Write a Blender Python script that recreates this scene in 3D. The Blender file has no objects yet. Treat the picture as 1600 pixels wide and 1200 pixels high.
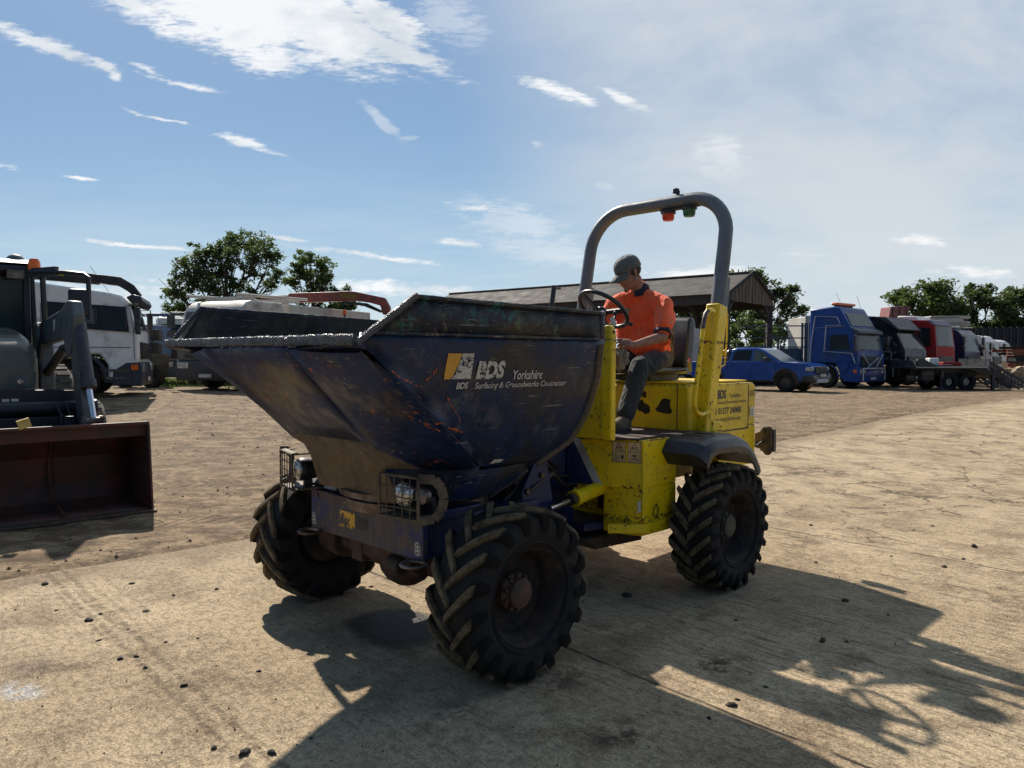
import bpy, bmesh, math, random
import numpy as np
from mathutils import Vector, Matrix, noise as mnoise
from math import sin, cos, pi, radians, sqrt, atan2
random.seed(7)
S = bpy.context.scene
COL = S.collection
# ---------------------------------------------------------------- camera
FPX, CH, PITCH, ROLL = 1164.4, 1.744, -0.0371, 0.0021
cp_, sp_ = cos(PITCH), sin(PITCH)
cF = Vector((0, cp_, sp_)); cU0 = Vector((0, -sp_, cp_)); cR0 = Vector((1, 0, 0))
cR = cR0*cos(ROLL) + cU0*sin(ROLL); cU = cU0*cos(ROLL) - cR0*sin(ROLL)
CAM = Vector((0, 0, CH))
cd = bpy.data.cameras.new('camera'); co = bpy.data.objects.new('camera', cd); COL.objects.link(co)
cd.sensor_width = 36; cd.lens = FPX/1600*36; cd.clip_start = .05; cd.clip_end = 3000
M = Matrix((cR, cU, -cF)).transposed().to_4x4(); M.translation = CAM
co.matrix_world = M; S.camera = co
# ---------------------------------------------------------------- light and exposure
SUN = Vector((-.535, 1.05, 1.0)).normalized()
SUN_EL = math.asin(SUN.z); SUN_AZ = atan2(SUN.x, SUN.y)      # azimuth clockwise from +Y
ld = bpy.data.lights.new('sun', 'SUN'); ld.energy = 5.0; ld.angle = radians(.8); ld.color = (1, .915, .80)
lo = bpy.data.objects.new('sun', ld); COL.objects.link(lo)
lo.rotation_euler = (-SUN).to_track_quat('-Z', 'Y').to_euler(); lo.location = (0, 0, 30)
S.view_settings.view_transform = 'Standard'; S.view_settings.look = 'None'
S.view_settings.exposure = 0.45; S.view_settings.gamma = 1
SKY_STRENGTH = .05

class NT:
    """small wrapper for node trees"""
    def __init__(s, tree): s.t = tree; s.n = tree.nodes; s.l = tree.links
    def new(s, typ, **kw):
        x = s.n.new(typ)
        for k, v in kw.items(): setattr(x, k, v)
        return x
    def put(s, sock, v):
        if v is None: return
        if isinstance(v, bpy.types.NodeSocket): s.l.new(v, sock)
        else:
            if hasattr(sock.default_value, '__len__') and not isinstance(v, (int, float)):
                v = tuple(v)
                if len(sock.default_value) == 4 and len(v) == 3: v = v + (1,)
            elif hasattr(sock.default_value, '__len__'): v = (v,)*len(sock.default_value)
            sock.default_value = v
    def math(s, op, a, b=None, clamp=False):
        x = s.new('ShaderNodeMath', operation=op, use_clamp=clamp); s.put(x.inputs[0], a); s.put(x.inputs[1], b); return x.outputs[0]
    def vm(s, op, a, b=None):
        x = s.new('ShaderNodeVectorMath', operation=op); s.put(x.inputs[0], a); s.put(x.inputs[1], b)
        return x.outputs['Value'] if op in ('LENGTH', 'DOT_PRODUCT') else x.outputs[0]
    def mapping(s, v, loc=(0, 0, 0), rot=(0, 0, 0), sc=(1, 1, 1), typ='POINT'):
        x = s.new('ShaderNodeMapping', vector_type=typ); s.put(x.inputs[0], v)
        x.inputs['Location'].default_value = loc; x.inputs['Rotation'].default_value = rot; x.inputs['Scale'].default_value = sc
        return x.outputs[0]
    def noise(s, v, scale=5, detail=5, rough=.55, dist=0, col=False):
        x = s.new('ShaderNodeTexNoise'); s.put(x.inputs['Vector'], v); x.inputs['Scale'].default_value = scale
        x.inputs['Detail'].default_value = detail; x.inputs['Roughness'].default_value = rough; x.inputs['Distortion'].default_value = dist
        return x.outputs['Color' if col else 'Fac']
    def voro(s, v, scale=5, feature='F1', out='Distance', rnd=1):
        x = s.new('ShaderNodeTexVoronoi', feature=feature); s.put(x.inputs['Vector'], v); x.inputs['Scale'].default_value = scale
        x.inputs['Randomness'].default_value = rnd
        return x.outputs[out]
    def rng(s, v, a, b, c=0, d=1, smooth=True):
        x = s.new('ShaderNodeMapRange', interpolation_type='SMOOTHSTEP' if smooth else 'LINEAR')
        s.put(x.inputs[0], v)
        for i, q in enumerate((a, b, c, d)): x.inputs[i+1].default_value = q
        return x.outputs[0]
    def mix(s, f, a, b, mode='MIX'):
        x = s.new('ShaderNodeMix', data_type='RGBA', blend_type=mode); s.put(x.inputs[0], f); s.put(x.inputs[6], a); s.put(x.inputs[7], b)
        return x.outputs[2]
    def bump(s, h, strength=.3, dist=.01, normal=None):
        x = s.new('ShaderNodeBump'); s.put(x.inputs['Height'], h); x.inputs['Strength'].default_value = strength
        x.inputs['Distance'].default_value = dist
        if normal: s.l.new(normal, x.inputs['Normal'])
        return x.outputs[0]
    def sep(s, v):
        x = s.new('ShaderNodeSeparateXYZ'); s.put(x.inputs[0], v); return x.outputs
    def comb(s, a, b, c):
        x = s.new('ShaderNodeCombineXYZ'); s.put(x.inputs[0], a); s.put(x.inputs[1], b); s.put(x.inputs[2], c); return x.outputs[0]

# ---------------------------------------------------------------- sky
W = bpy.data.worlds.new('World'); S.world = W; W.use_nodes = True
w = NT(W.node_tree); w.n.clear()
sky = w.new('ShaderNodeTexSky'); sky.sky_type = 'NISHITA'; sky.sun_disc = False
sky.sun_elevation = SUN_EL; sky.sun_rotation = SUN_AZ; sky.air_density = 1.0; sky.dust_density = .8; sky.ozone_density = 2.5
geo = w.new('ShaderNodeTexCoord').outputs['Generated']
X_, Y_, Z_ = w.sep(geo)
ysafe = w.math('MAXIMUM', Y_, .02)
A_ = w.math('DIVIDE', X_, ysafe); B_ = w.math('DIVIDE', Z_, ysafe)
ab = w.comb(A_, B_, 0)
wn = w.noise(w.mapping(ab, sc=(6, 13, 1)), 1, 6, .6, col=True)
wn2 = w.noise(w.mapping(ab, sc=(22, 60, 1)), 1, 6, .65, col=True)
warp = w.vm('ADD', ab, w.vm('MULTIPLY', w.vm('SUBTRACT', wn, (.5, .5, .5)), (.03, .018, 0)))
warp = w.vm('ADD', warp, w.vm('MULTIPLY', w.vm('SUBTRACT', wn2, (.5, .5, .5)), (.012, .008, 0)))
tex = w.noise(w.mapping(ab, rot=(0, 0, .22), sc=(13, 46, 1)), 1, 10, .66, .35)
tex2 = w.noise(w.mapping(ab, rot=(0, 0, .1), sc=(7, 12, 1)), 1, 9, .62, .2)
front = w.rng(Y_, .03, .15)
def cloud(u, v, ru, rv, ang, dens, soft):
    m = w.mapping(warp, loc=((u-800)/1164, (557-v)/1164, 0), rot=(0, 0, radians(-ang)), sc=(ru/1164, rv/1164, 1), typ='TEXTURE')
    r = w.vm('LENGTH', w.vm('MULTIPLY', m, (1, 1, 0)))
    return w.math('MULTIPLY', w.math('SUBTRACT', 1.12, r), dens)
# u, v, half length, half height, slope (down to the right is positive), density, softness
CL = [(330, -20, 280, 78, 14, 1.7, .35), (400, 40, 155, 64, 10, 1.6, .35), (470, 30, 195, 62, 24, 1.7, .3), (600, 76, 135, 20, 24, 1.4, .5), (600, 40, 95, 28, 30, 1.5, .5), (230, 25, 120, 24, 28, .9, .5), (420, 100, 60, 26, 10, .95, .5), (495, 98, 60, 16, 4, .9, .6), (200, -5, 130, 26, 14, .95, .5),
      (90, 84, 100, 13, 19, 1, .5), (30, 62, 60, 12, 22, .9, .6), (165, 110, 36, 9, 28, .8, .8), (190, 130, 12, 7, 20, .6, .9), (290, 138, 62, 4.5, 12, .95, .6), (240, 120, 36, 5, 22, .7, .9), (262, 192, 56, 3.2, 15, .95, .5), (385, 227, 44, 9, 14, 1, .5), (440, 244, 26, 3, 10, .5, .9),
      (862, 146, 56, 12, 18, .95, .6), (905, 158, 26, 9, 16, .8, .8), (975, 160, 46, 10, 26, .9, .6), (130, 284, 28, 3, 8, .8, .7), (10, 262, 34, 4, 8, .7, .8), (215, 386, 100, 4.5, 6, .95, .5),
      (448, 375, 34, 2.6, 6, .8, .6), (585, 402, 105, 6, 7, 1, .4), (745, 330, 40, 9, 10, .6, .8), (715, 382, 50, 5, 6, .8, .7), (60, 462, 260, 24, -2, .6, 1),
      (600, 452, 80, 13, 3, .85, .6), (680, 455, 70, 8, 3, .6, .8), (1080, 428, 90, 11, -4, .9, .5), (1440, 378, 44, 9, 2, .7, .7), (1520, 425, 60, 10, 0, .7, .8), (1255, 398, 46, 4, 2, .5, .8),
      (800, 350, 130, 40, 14, .5, 1), (850, 395, 130, 26, 12, .45, 1), (700, 40, 70, 50, 30, .42, 1), (1130, 250, 60, 40, 30, .35, 1), (940, 292, 20, 8, 10, .45, .9), (600, 195, 60, 10, 40, .35, 1), (640, 218, 30, 5, -4, .45, .9), (838, 232, 14, 8, 20, .4, 1)]
tot = None
faint = None
for c in CL:
    k = cloud(*c[:5], 1 if c[5] < .6 else c[5], c[6])
    if c[5] < .6: faint = k if faint is None else w.math('MAXIMUM', faint, k)
    else: tot = k if tot is None else w.math('MAXIMUM', tot, k)
big_ = w.rng(tot, .15, .55)
tex3 = w.noise(w.mapping(ab, rot=(0, 0, .24), sc=(38, 150, 1)), 1, 8, .70, .3)
nz = w.math('ADD', w.math('ADD', w.math('MULTIPLY', w.math('SUBTRACT', tex, .5), 2.0), w.math('MULTIPLY', w.math('SUBTRACT', tex3, .5), 2.4)), w.math('MULTIPLY', w.math('SUBTRACT', tex2, .5), 1.3))
tot = w.math('MULTIPLY', w.rng(w.math('ADD', tot, nz), -.12, .85), w.rng(tot, -.55, .30))
faint = w.math('MULTIPLY', w.math('MULTIPLY', w.rng(w.math('ADD', faint, nz), 0, 1.0), w.rng(faint, -.1, .5)), .38)
tot = w.math('MAXIMUM', tot, faint)
# thin veil of high cloud over the right part of the sky and low haze near the horizon
vn = w.noise(w.mapping(ab, rot=(0, 0, -.9), sc=(2.2, 5.5, 1)), 1, 7, .6, .4)
va = w.math('ADD', A_, w.math('MULTIPLY', B_, .3))
veil = w.math('MULTIPLY', w.rng(va, -.02, .32), w.rng(vn, .30, .64, .50, 1))
lowveil = w.math('MULTIPLY', w.rng(B_, .30, 0), w.rng(w.noise(w.mapping(ab, sc=(3, 22, 1)), 1, 6, .6), .3, .65, .25, .95))
cm = w.math('MULTIPLY', tot, front, clamp=True)
vm_ = w.math('MULTIPLY', veil, front, clamp=True); lm_ = w.math('MULTIPLY', lowveil, front, clamp=True)
skc = w.mix(1.0, sky.outputs[0], (SKY_STRENGTH,)*3, 'MULTIPLY')
el = w.rng(B_, 0, .52, smooth=False)
clear = w.mix(el, w.mix(w.rng(B_, 0, .13), (.50, .62, .68), (.29, .46, .60)), (.155, .295, .51))
clear = w.mix(w.rng(B_, .10, .45), clear, (.165, .29, .475))
back = w.rng(Y_, -.3, .25, .60, 1)          # sky away from the sun is deeper
skc = w.mix(.80, skc, clear)
skc = w.mix(w.math('MULTIPLY', vm_, .88), skc, (.50, .53, .56))
skc = w.mix(w.math('MULTIPLY', lm_, .6), skc, (.52, .58, .60))
shade = w.rng(w.noise(w.mapping(ab, sc=(4, 8, 1)), 1, 7, .6), .38, .58)
skc = w.mix(w.math('MULTIPLY', cm, .92), skc, w.mix(shade, (.50, .54, .58), (.72, .73, .735)))
skc = w.mix(1.0, skc, w.comb(back, back, back), 'MULTIPLY')
bg = w.new('ShaderNodeBackground'); w.put(bg.inputs[0], skc); bg.inputs[1].default_value = 1
wo = w.new('ShaderNodeOutputWorld'); w.l.new(bg.outputs[0], wo.inputs[0])

# ---------------------------------------------------------------- frames
def at(u, v, Y):
    """point seen in direction (u, v) at world depth Y"""
    r = cF + cR*((u-800)/FPX) - cU*((v-600)/FPX)
    return CAM + r*(Y/r.y)
BX, BY, YAW = -.7011, 4.7187, -2.3521          # dumper: front axle centre on the ground, heading
bc_, bs_ = cos(YAW), sin(YAW)
def b2w(p): return Vector((BX + p[0]*bc_ - p[1]*bs_, BY + p[0]*bs_ + p[1]*bc_, p[2]))

def sm(a, b, t): t = max(0., min(1., (t-a)/(b-a))); return t*t*(3-2*t)
def G(x, y):
    """height of the yard"""
    if y <= 9: return 0.
    a = x/max(y, 1); k = .68 + (.33-.68)*sm(-.5, .25, a)
    return k*sm(9, 21, y)

# ---------------------------------------------------------------- objects
def link(name, data, parent=None):
    o = bpy.data.objects.new(name, data); COL.objects.link(o)
    if parent is not None: o.parent = parent
    return o
def tag(o, label=None, cat=None, group=None, kind=None):
    if label: o['label'] = label
    if cat: o['category'] = cat
    if group: o['group'] = group
    if kind: o['kind'] = kind
    return o
def thing(name, label, cat, loc, rz=0, group=None, rot=None):
    o = link(name, None); o.empty_display_size = .2
    o.location = loc; o.rotation_euler = rot or (0, 0, rz)
    return tag(o, label, cat, group)
def copy_tree(o, parent=None):
    c = o.copy(); COL.objects.link(c)
    if parent is not None: c.parent = parent
    for ch in list(o.children): copy_tree(ch, c)
    return c

class MB:
    """collects shapes in one bmesh"""
    def __init__(s): s.b = bmesh.new()
    def v(s, p): return s.b.verts.new(p)
    def face(s, pts, mi=0):
        f = s.b.faces.new([s.v(p) for p in pts]); f.material_index = mi; return f
    def box(s, c, d, rot=None, mi=0, taper=1.0):
        c = Vector(c); R = rot if rot is not None else Matrix.Identity(3)
        vs = []
        for z in (-1, 1):
            t = taper if z > 0 else 1
            for x, y in ((-1, -1), (1, -1), (1, 1), (-1, 1)):
                vs.append(s.v(c + R @ Vector((x*d[0]/2*t, y*d[1]/2*t, z*d[2]/2))))
        for f in ((3, 2, 1, 0), (4, 5, 6, 7), (0, 1, 5, 4), (1, 2, 6, 5), (2, 3, 7, 6), (3, 0, 4, 7)):
            s.b.faces.new([vs[i] for i in f]).material_index = mi
        return s
    def bar(s, p, q, w, h, mi=0, up=(0, 0, 1)):
        p, q = Vector(p), Vector(q); d = q-p; x = d.normalized(); u = Vector(up)
        if abs(x.dot(u)) > .98: u = Vector((1, 0, 0))
        y = u.cross(x).normalized(); z = x.cross(y)
        return s.box((p+q)/2, (d.length, w, h), Matrix((x, y, z)).transposed(), mi)
    def prism(s, pts, a, b, mi=0, axis='y', f=None):
        """polygon in the plane normal to axis, from a to b; f(p, side) may move points"""
        def mk(p, t):
            if axis == 'y': return Vector((p[0], t, p[1]))
            if axis == 'x': return Vector((t, p[0], p[1]))
            return Vector((p[0], p[1], t))
        A = [s.v(f(mk(p, a), 0) if f else mk(p, a)) for p in pts]; B = [s.v(f(mk(p, b), 1) if f else mk(p, b)) for p in pts]
        n = len(pts)
        s.b.faces.new(A).material_index = mi; s.b.faces.new(B[::-1]).material_index = mi
        for i in range(n): s.b.faces.new((A[(i+1) % n], A[i], B[i], B[(i+1) % n])).material_index = mi
        return s
    def cyl(s, p, q, r, r2=None, n=16, mi=0, cap=True):
        p, q = Vector(p), Vector(q); r2 = r if r2 is None else r2
        x = (q-p).normalized(); u = Vector((0, 0, 1)) if abs(x.z) < .9 else Vector((1, 0, 0))
        y = x.cross(u).normalized(); z = x.cross(y)
        A = [s.v(p + (y*cos(t) + z*sin(t))*r) for t in (2*pi*i/n for i in range(n))]
        B = [s.v(q + (y*cos(t) + z*sin(t))*r2) for t in (2*pi*i/n for i in range(n))]
        for i in range(n): s.b.faces.new((A[i], A[(i+1) % n], B[(i+1) % n], B[i])).material_index = mi
        if cap: s.b.faces.new(A[::-1]).material_index = mi; s.b.faces.new(B).material_index = mi
        return s
    def tube(s, path, r, n=12, mi=0, closed=False):
        P = [Vector(p) for p in path]; m = len(P); rings = []; prev = None
        rr = r if hasattr(r, '__len__') else [r]*m
        for i, p in enumerate(P):
            if closed: t = (P[(i+1) % m]-P[i-1]).normalized()
            else: t = (P[min(i+1, m-1)]-P[max(i-1, 0)]).normalized()
            if prev is None:
                u = Vector((0, 0, 1)) if abs(t.z) < .9 else Vector((1, 0, 0)); y = t.cross(u).normalized()
            else: y = (prev - t*prev.dot(t)).normalized()
            prev = y; z = t.cross(y)
            rings.append([s.v(p + (y*cos(a) + z*sin(a))*rr[i]) for a in (2*pi*k/n for k in range(n))])
        for i in range(m if closed else m-1):
            A, B = rings[i], rings[(i+1) % m]
            for k in range(n): s.b.faces.new((A[k], A[(k+1) % n], B[(k+1) % n], B[k])).material_index = mi
        if not closed: s.b.faces.new(rings[0][::-1]).material_index = mi; s.b.faces.new(rings[-1]).material_index = mi
        return s
    def lathe(s, prof, axis='y', c=(0, 0, 0), n=32, mi=0, close=False, cap=False):
        """profile of (radius, position along the axis)"""
        c = Vector(c); rings = []
        for r, h in prof:
            ring = []
            for k in range(n):
                t = 2*pi*k/n
                if axis == 'y': p = Vector((r*cos(t), h, r*sin(t)))
                elif axis == 'x': p = Vector((h, r*cos(t), r*sin(t)))
                else: p = Vector((r*cos(t), r*sin(t), h))
                ring.append(s.v(c+p))
            rings.append(ring)
        m = len(rings)
        for i in range(m if close else m-1):
            A, B = rings[i], rings[(i+1) % m]
            for k in range(n): s.b.faces.new((A[k], A[(k+1) % n], B[(k+1) % n], B[k])).material_index = mi
        if cap:
            if prof[0][0] > 1e-4: s.b.faces.new(rings[0][::-1]).material_index = mi
            if prof[-1][0] > 1e-4: s.b.faces.new(rings[-1]).material_index = mi
        return s
    def ell(s, c, r, rot=None, n=16, mi=0):
        R = rot if rot is not None else Matrix.Identity(3)
        g = bmesh.ops.create_uvsphere(s.b, u_segments=n, v_segments=max(6, n//2), radius=1)
        for vv in g['verts']: vv.co = Vector(c) + R @ Vector((vv.co.x*r[0], vv.co.y*r[1], vv.co.z*r[2]))
        return s
    def build(s, name, mats, parent=None, bevel=0, smooth=35, mods=None, norm=True):
        b = s.b
        bmesh.ops.remove_doubles(b, verts=b.verts, dist=1e-5)
        if norm: bmesh.ops.recalc_face_normals(b, faces=b.faces)
        me = bpy.data.meshes.new(name); b.to_mesh(me); b.free()
        for m in (mats if isinstance(mats, (list, tuple)) else [mats]): me.materials.append(m)
        if smooth:
            me.polygons.foreach_set('use_smooth', [True]*len(me.polygons))
            if smooth < 180: me.set_sharp_from_angle(angle=radians(smooth))
        o = link(name, me, parent)
        if bevel:
            m = o.modifiers.new('bevel', 'BEVEL'); m.width = bevel; m.segments = 2; m.limit_method = 'ANGLE'; m.angle_limit = radians(40)
            m.harden_normals = False
        return o

# ---------------------------------------------------------------- materials
def mat(name, f):
    m = bpy.data.materials.new(name); m.use_nodes = True; t = NT(m.node_tree); t.n.clear()
    out = t.new('ShaderNodeOutputMaterial'); b = t.new('ShaderNodeBsdfPrincipled'); t.l.new(b.outputs[0], out.inputs[0])
    t.out = out; t.b = b
    oc = t.new('ShaderNodeTexCoord').outputs['Object']
    f(t, b, oc); return m
def P(t, b, **kw):
    nm = dict(col='Base Color', rough='Roughness', metal='Metallic', normal='Normal', alpha='Alpha', ior='IOR', coat='Coat Weight', crough='Coat Roughness', trans='Transmission Weight', emit='Emission Color', estr='Emission Strength', spec='Specular IOR Level', sheen='Sheen Weight')
    for k, v in kw.items(): t.put(b.inputs[nm[k]], v)
def simple(name, col, rough=.5, metal=0, var=.25, scale=6, dirt=None, dirtamt=.4, bump=.1, bs=40, coat=0, spec=.5):
    """surface with colour and gloss variation, optional dirt"""
    def f(t, b, oc):
        n = t.noise(oc, scale, 6, .6)
        c = t.mix(t.rng(n, .3, .7), tuple(x*(1-var) for x in col), tuple(min(1, x*(1+var)) for x in col))
        if dirt:
            n2 = t.noise(oc, scale*.6, 8, .7)
            c = t.mix(t.math('MULTIPLY', t.rng(n2, .62-dirtamt*.4, .8-dirtamt*.3), .85), c, dirt)
        P(t, b, col=c, rough=t.rng(n, .2, .8, max(.03, rough-.12), min(1, rough+.15)), metal=metal, coat=coat, spec=spec)
        if bump: P(t, b, normal=t.bump(t.noise(oc, bs, 4, .6), bump, .01))
    return mat(name, f)
def chipped(name, col, chip=(.02, .018, .015), amt=.5, scale=30, dirt=(.08, .06, .04), dirtamt=.35, rough=.42, rust=(.09, .03, .012), bands=()):
    """painted steel: faded paint, grime, small chips down to dark metal and rust"""
    def f(t, b, oc):
        big = t.noise(oc, 2.2, 5, .6); fine = t.noise(oc, scale, 4, .6); mid = t.noise(oc, 7, 6, .7)
        c = t.mix(t.rng(big, .3, .7), tuple(x*.82 for x in col), tuple(min(1, x*1.12) for x in col))
        c = t.mix(t.math('MULTIPLY', t.rng(mid, .50, .78), dirtamt), c, dirt)
        st = t.noise(t.mapping(oc, sc=(14, 14, 1.2)), 1, 5, .6)
        c = t.mix(t.math('MULTIPLY', t.rng(st, .52, .75), dirtamt*.8), c, dirt)
        k = t.math('MULTIPLY', t.rng(fine, .72-amt*.1, .735-amt*.1, smooth=False), t.rng(mid, .42, .55))
        z_ = t.sep(oc)[2]; c3 = t.noise(oc, scale*1.5, 6, .75)
        for z0, hw in bands:       # worn lines along folded edges
            m_ = t.rng(t.math('ABSOLUTE', t.math('SUBTRACT', z_, z0)), hw, hw*.3)
            k = t.math('MAXIMUM', k, t.math('MULTIPLY', m_, t.rng(c3, .50, .53)))
        c = t.mix(k, c, t.mix(t.rng(big, .45, .55), chip, rust))
        P(t, b, col=c, rough=t.math('ADD', t.rng(mid, .3, .7, rough-.08, rough+.2), t.math('MULTIPLY', k, .3)), metal=0)
        P(t, b, normal=t.bump(t.math('SUBTRACT', t.math('MULTIPLY', t.noise(oc, 12, 4, .5), .3), t.math('MULTIPLY', k, .5)), .25, .006))
    return mat(name, f)
def glass(name, col, rough=.06, coat=0):
    def f(t, b, oc): P(t, b, col=t.mix(t.rng(t.noise(oc, 2, 3, .5), .3, .7), tuple(x*.7 for x in col), col), rough=t.rng(t.noise(oc, 5, 4, .6), .3, .8, rough, rough+.12), spec=.2, coat=coat)
    return mat(name, f)
MT = {}
MT['yellow'] = chipped('yellow_paint', (.86, .585, .003), amt=1.15, dirtamt=.3, rough=.36, bands=((.575, .035), (1.146, .014), (1.86, .02)))
MT['yellow2'] = chipped('yellow_paint_clean', (.80, .54, .004), amt=.35, dirtamt=.25, rough=.38, bands=((1.515, .010),))
MT['navy'] = chipped('navy_paint', (.007, .017, .085), amt=.8, dirt=(.05, .04, .03), dirtamt=.7, rough=.38)
MT['black'] = simple('black_steel', (.012, .012, .014), .5, dirt=(.06, .05, .038), dirtamt=.5)
MT['plastic'] = simple('black_plastic', (.022, .024, .028), .42, var=.3, dirt=(.07, .065, .055), dirtamt=.35, bs=120, bump=.08)
MT['vinyl'] = simple('black_vinyl', (.018, .017, .018), .34, bs=160, bump=.15, dirt=(.07, .06, .05), dirtamt=.3)
MT['greysteel'] = chipped('grey_painted_tube', (.125, .14, .155), amt=.3, dirt=(.09, .07, .055), dirtamt=.45, rough=.45)
MT['steel'] = simple('bright_steel', (.6, .6, .62), .18, 1, .15, bump=.03)
MT['dullsteel'] = simple('dull_steel', (.22, .2, .18), .45, .8, .3, dirt=(.07, .04, .025), dirtamt=.6)
MT['rust'] = simple('rusty_steel', (.085, .045, .025), .8, 0, .5, 14, dirt=(.03, .025, .02), dirtamt=.6, bump=.5, bs=60)
MT['white'] = simple('white_paint', (.80, .765, .71), .35, 0, .06, 3, dirt=(.34, .3, .25), dirtamt=.35, bump=.02)
MT['whitedull'] = simple('dull_white', (.55, .52, .46), .55, 0, .1, 3, dirt=(.25, .21, .16), dirtamt=.5, bump=.02)
MT['dirtyglass'] = glass('dark_glass', (.02, .028, .03), .05)
MT['paleglass'] = glass('dusty_glass', (.10, .125, .125), .12)
MT['redlens'] = simple('red_lens', (.55, .04, .02), .2, bump=0)
MT['greenlens'] = simple('green_lens', (.01, .12, .05), .2, bump=0)
MT['amber'] = simple('amber_lens', (.85, .16, .01), .2, var=.15, bump=0)
MT['rubber'] = simple('tyre_rubber', (.009, .0085, .008), .92, var=.35, scale=5, dirt=(.12, .095, .06), dirtamt=.12, bump=.25, bs=70)
MT['tan_rubber'] = simple('dusty_tyre', (.07, .06, .048), .9, var=.4, bump=.2)
def _tread(t, b, oc):
    x, y, z = t.sep(oc); r = t.math('SQRT', t.math('ADD', t.math('MULTIPLY', x, x), t.math('MULTIPLY', z, z)))
    top = t.rng(r, .435, .462)
    n = t.noise(oc, 16, 6, .65)
    k = t.math('MULTIPLY', top, t.rng(n, .30, .62, .25, .95))
    d2 = t.math('MULTIPLY', t.rng(t.noise(oc, 7, 6, .7), .5, .75), .35)
    c = t.mix(d2, (.009, .0085, .008), (.05, .04, .028)); c = t.mix(k, c, (.17, .13, .08))
    P(t, b, col=c, spec=.15, rough=t.rng(n, .3, .7, .8, .95), normal=t.bump(t.noise(oc, 60, 5, .6), .35, .006))
MT['tread'] = mat('tread_rubber', _tread)
def text_obj(name, s, size, m, parent, fmap, shear=0, sx=1.0, bold=0.0, thick=.0015):
    """lettering as real mesh: fmap turns flat (x, y) into a point of the surface, with offset"""
    cu = bpy.data.curves.new(name, 'FONT'); cu.body = s; cu.size = size; cu.resolution_u = 3; cu.offset = bold; cu.shear = shear
    tmp = bpy.data.objects.new('tmp', cu); COL.objects.link(tmp)
    dg = bpy.context.evaluated_depsgraph_get(); me = bpy.data.meshes.new_from_object(tmp.evaluated_get(dg))
    bpy.data.objects.remove(tmp)
    me.name = name
    for v in me.vertices: v.co = fmap(v.co.x*sx, v.co.y)
    me.materials.clear(); me.materials.append(m)
    return link(name, me, parent)
# ================================================================ ground
RD = Vector((.732, .681, 0)); RN = Vector((.681, -.732, 0)); RO = Vector((0, 9.5, 0))
def road_local(p): d = Vector((p[0], p[1], 0))-RO; return d.dot(RD), d.dot(RN)
def hn(x, y, s=1, o=4): return mnoise.fractal(Vector((x*s, y*s, 0)), 1.0, 2.0, o)
def grid_mesh(name, xs, ys, zf, m, parent=None, xf=None):
    vs = []
    for y in ys:
        for x in xs:
            p = (x, y) if xf is None else xf(x, y)
            vs.append((p[0] if xf is None else x, p[1] if xf is None else y, zf(*p)))
    nx = len(xs); fs = [(j*nx+i, j*nx+i+1, (j+1)*nx+i+1, (j+1)*nx+i) for j in range(len(ys)-1) for i in range(nx-1)]
    me = bpy.data.meshes.new(name); me.from_pydata(vs, [], fs); me.materials.append(m)
    me.polygons.foreach_set('use_smooth', [True]*len(me.polygons))
    return link(name, me, parent)
def _dirt(t, b, oc):
    o2 = t.vm('MULTIPLY', oc, (1, 1, 0))
    rd = t.mapping(o2, rot=(0, 0, radians(-14)), sc=(.85, 1.6, 1))
    n1 = t.noise(rd, 1.9, 12, .76, .15); n2 = t.noise(o2, .22, 5, .6); n3 = t.noise(o2, 15, 8, .75); n4 = t.noise(o2, 3.1, 9, .74)
    c = t.mix(t.rng(n1, .40, .60), (.10, .064, .036), (.31, .22, .13))
    c = t.mix(t.math('MULTIPLY', t.rng(n4, .49, .60), .85), c, (.075, .048, .029))
    c = t.mix(t.math('MULTIPLY', t.rng(n4, .45, .28), .5), c, (.46, .37, .26))
    c = t.mix(t.rng(n2, .3, .7, 0, .35), c, (.30, .23, .15))
    c = t.mix(t.math('MULTIPLY', t.rng(n3, .52, .60), .75), c, (.07, .05, .033))
    # tyre prints: short herring-bone bars pressed along a few wandering bands
    w_ = t.vm('ADD', o2, t.vm('MULTIPLY', t.vm('SUBTRACT', t.noise(o2, .25, 3, .5, col=True), (.5, .5, .5)), (0, 2.2, 0)))
    wx, wy, _ = t.sep(t.mapping(w_, rot=(0, 0, radians(-10))))
    band = t.math('ABSOLUTE', t.math('SUBTRACT', t.math('FRACT', t.math('MULTIPLY', wy, .42)), .5))
    bars = t.math('SINE', t.math('MULTIPLY', t.math('ADD', wx, t.math('ABSOLUTE', t.math('MULTIPLY', t.math('SUBTRACT', t.math('FRACT', t.math('MULTIPLY', wy, .42)), .5), 1.6))), 38))
    inb = t.math('MULTIPLY', t.rng(band, .14, .08), t.rng(t.noise(o2, .35, 3, .5), .45, .6))
    tr = t.math('MULTIPLY', inb, t.rng(bars, -.2, .5))
    c = t.mix(t.math('MULTIPLY', tr, .55), c, (.12, .085, .052))
    h = t.math('ADD', t.math('MULTIPLY', n1, .5), t.math('ADD', t.math('MULTIPLY', n4, .7), t.math('MULTIPLY', n3, .30)))
    h = t.math('SUBTRACT', h, t.math('MULTIPLY', tr, .35))
    P(t, b, col=c, rough=.93, spec=.2, normal=t.bump(h, .9, .06))
MT['dirt'] = mat('packed_earth', _dirt)
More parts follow.
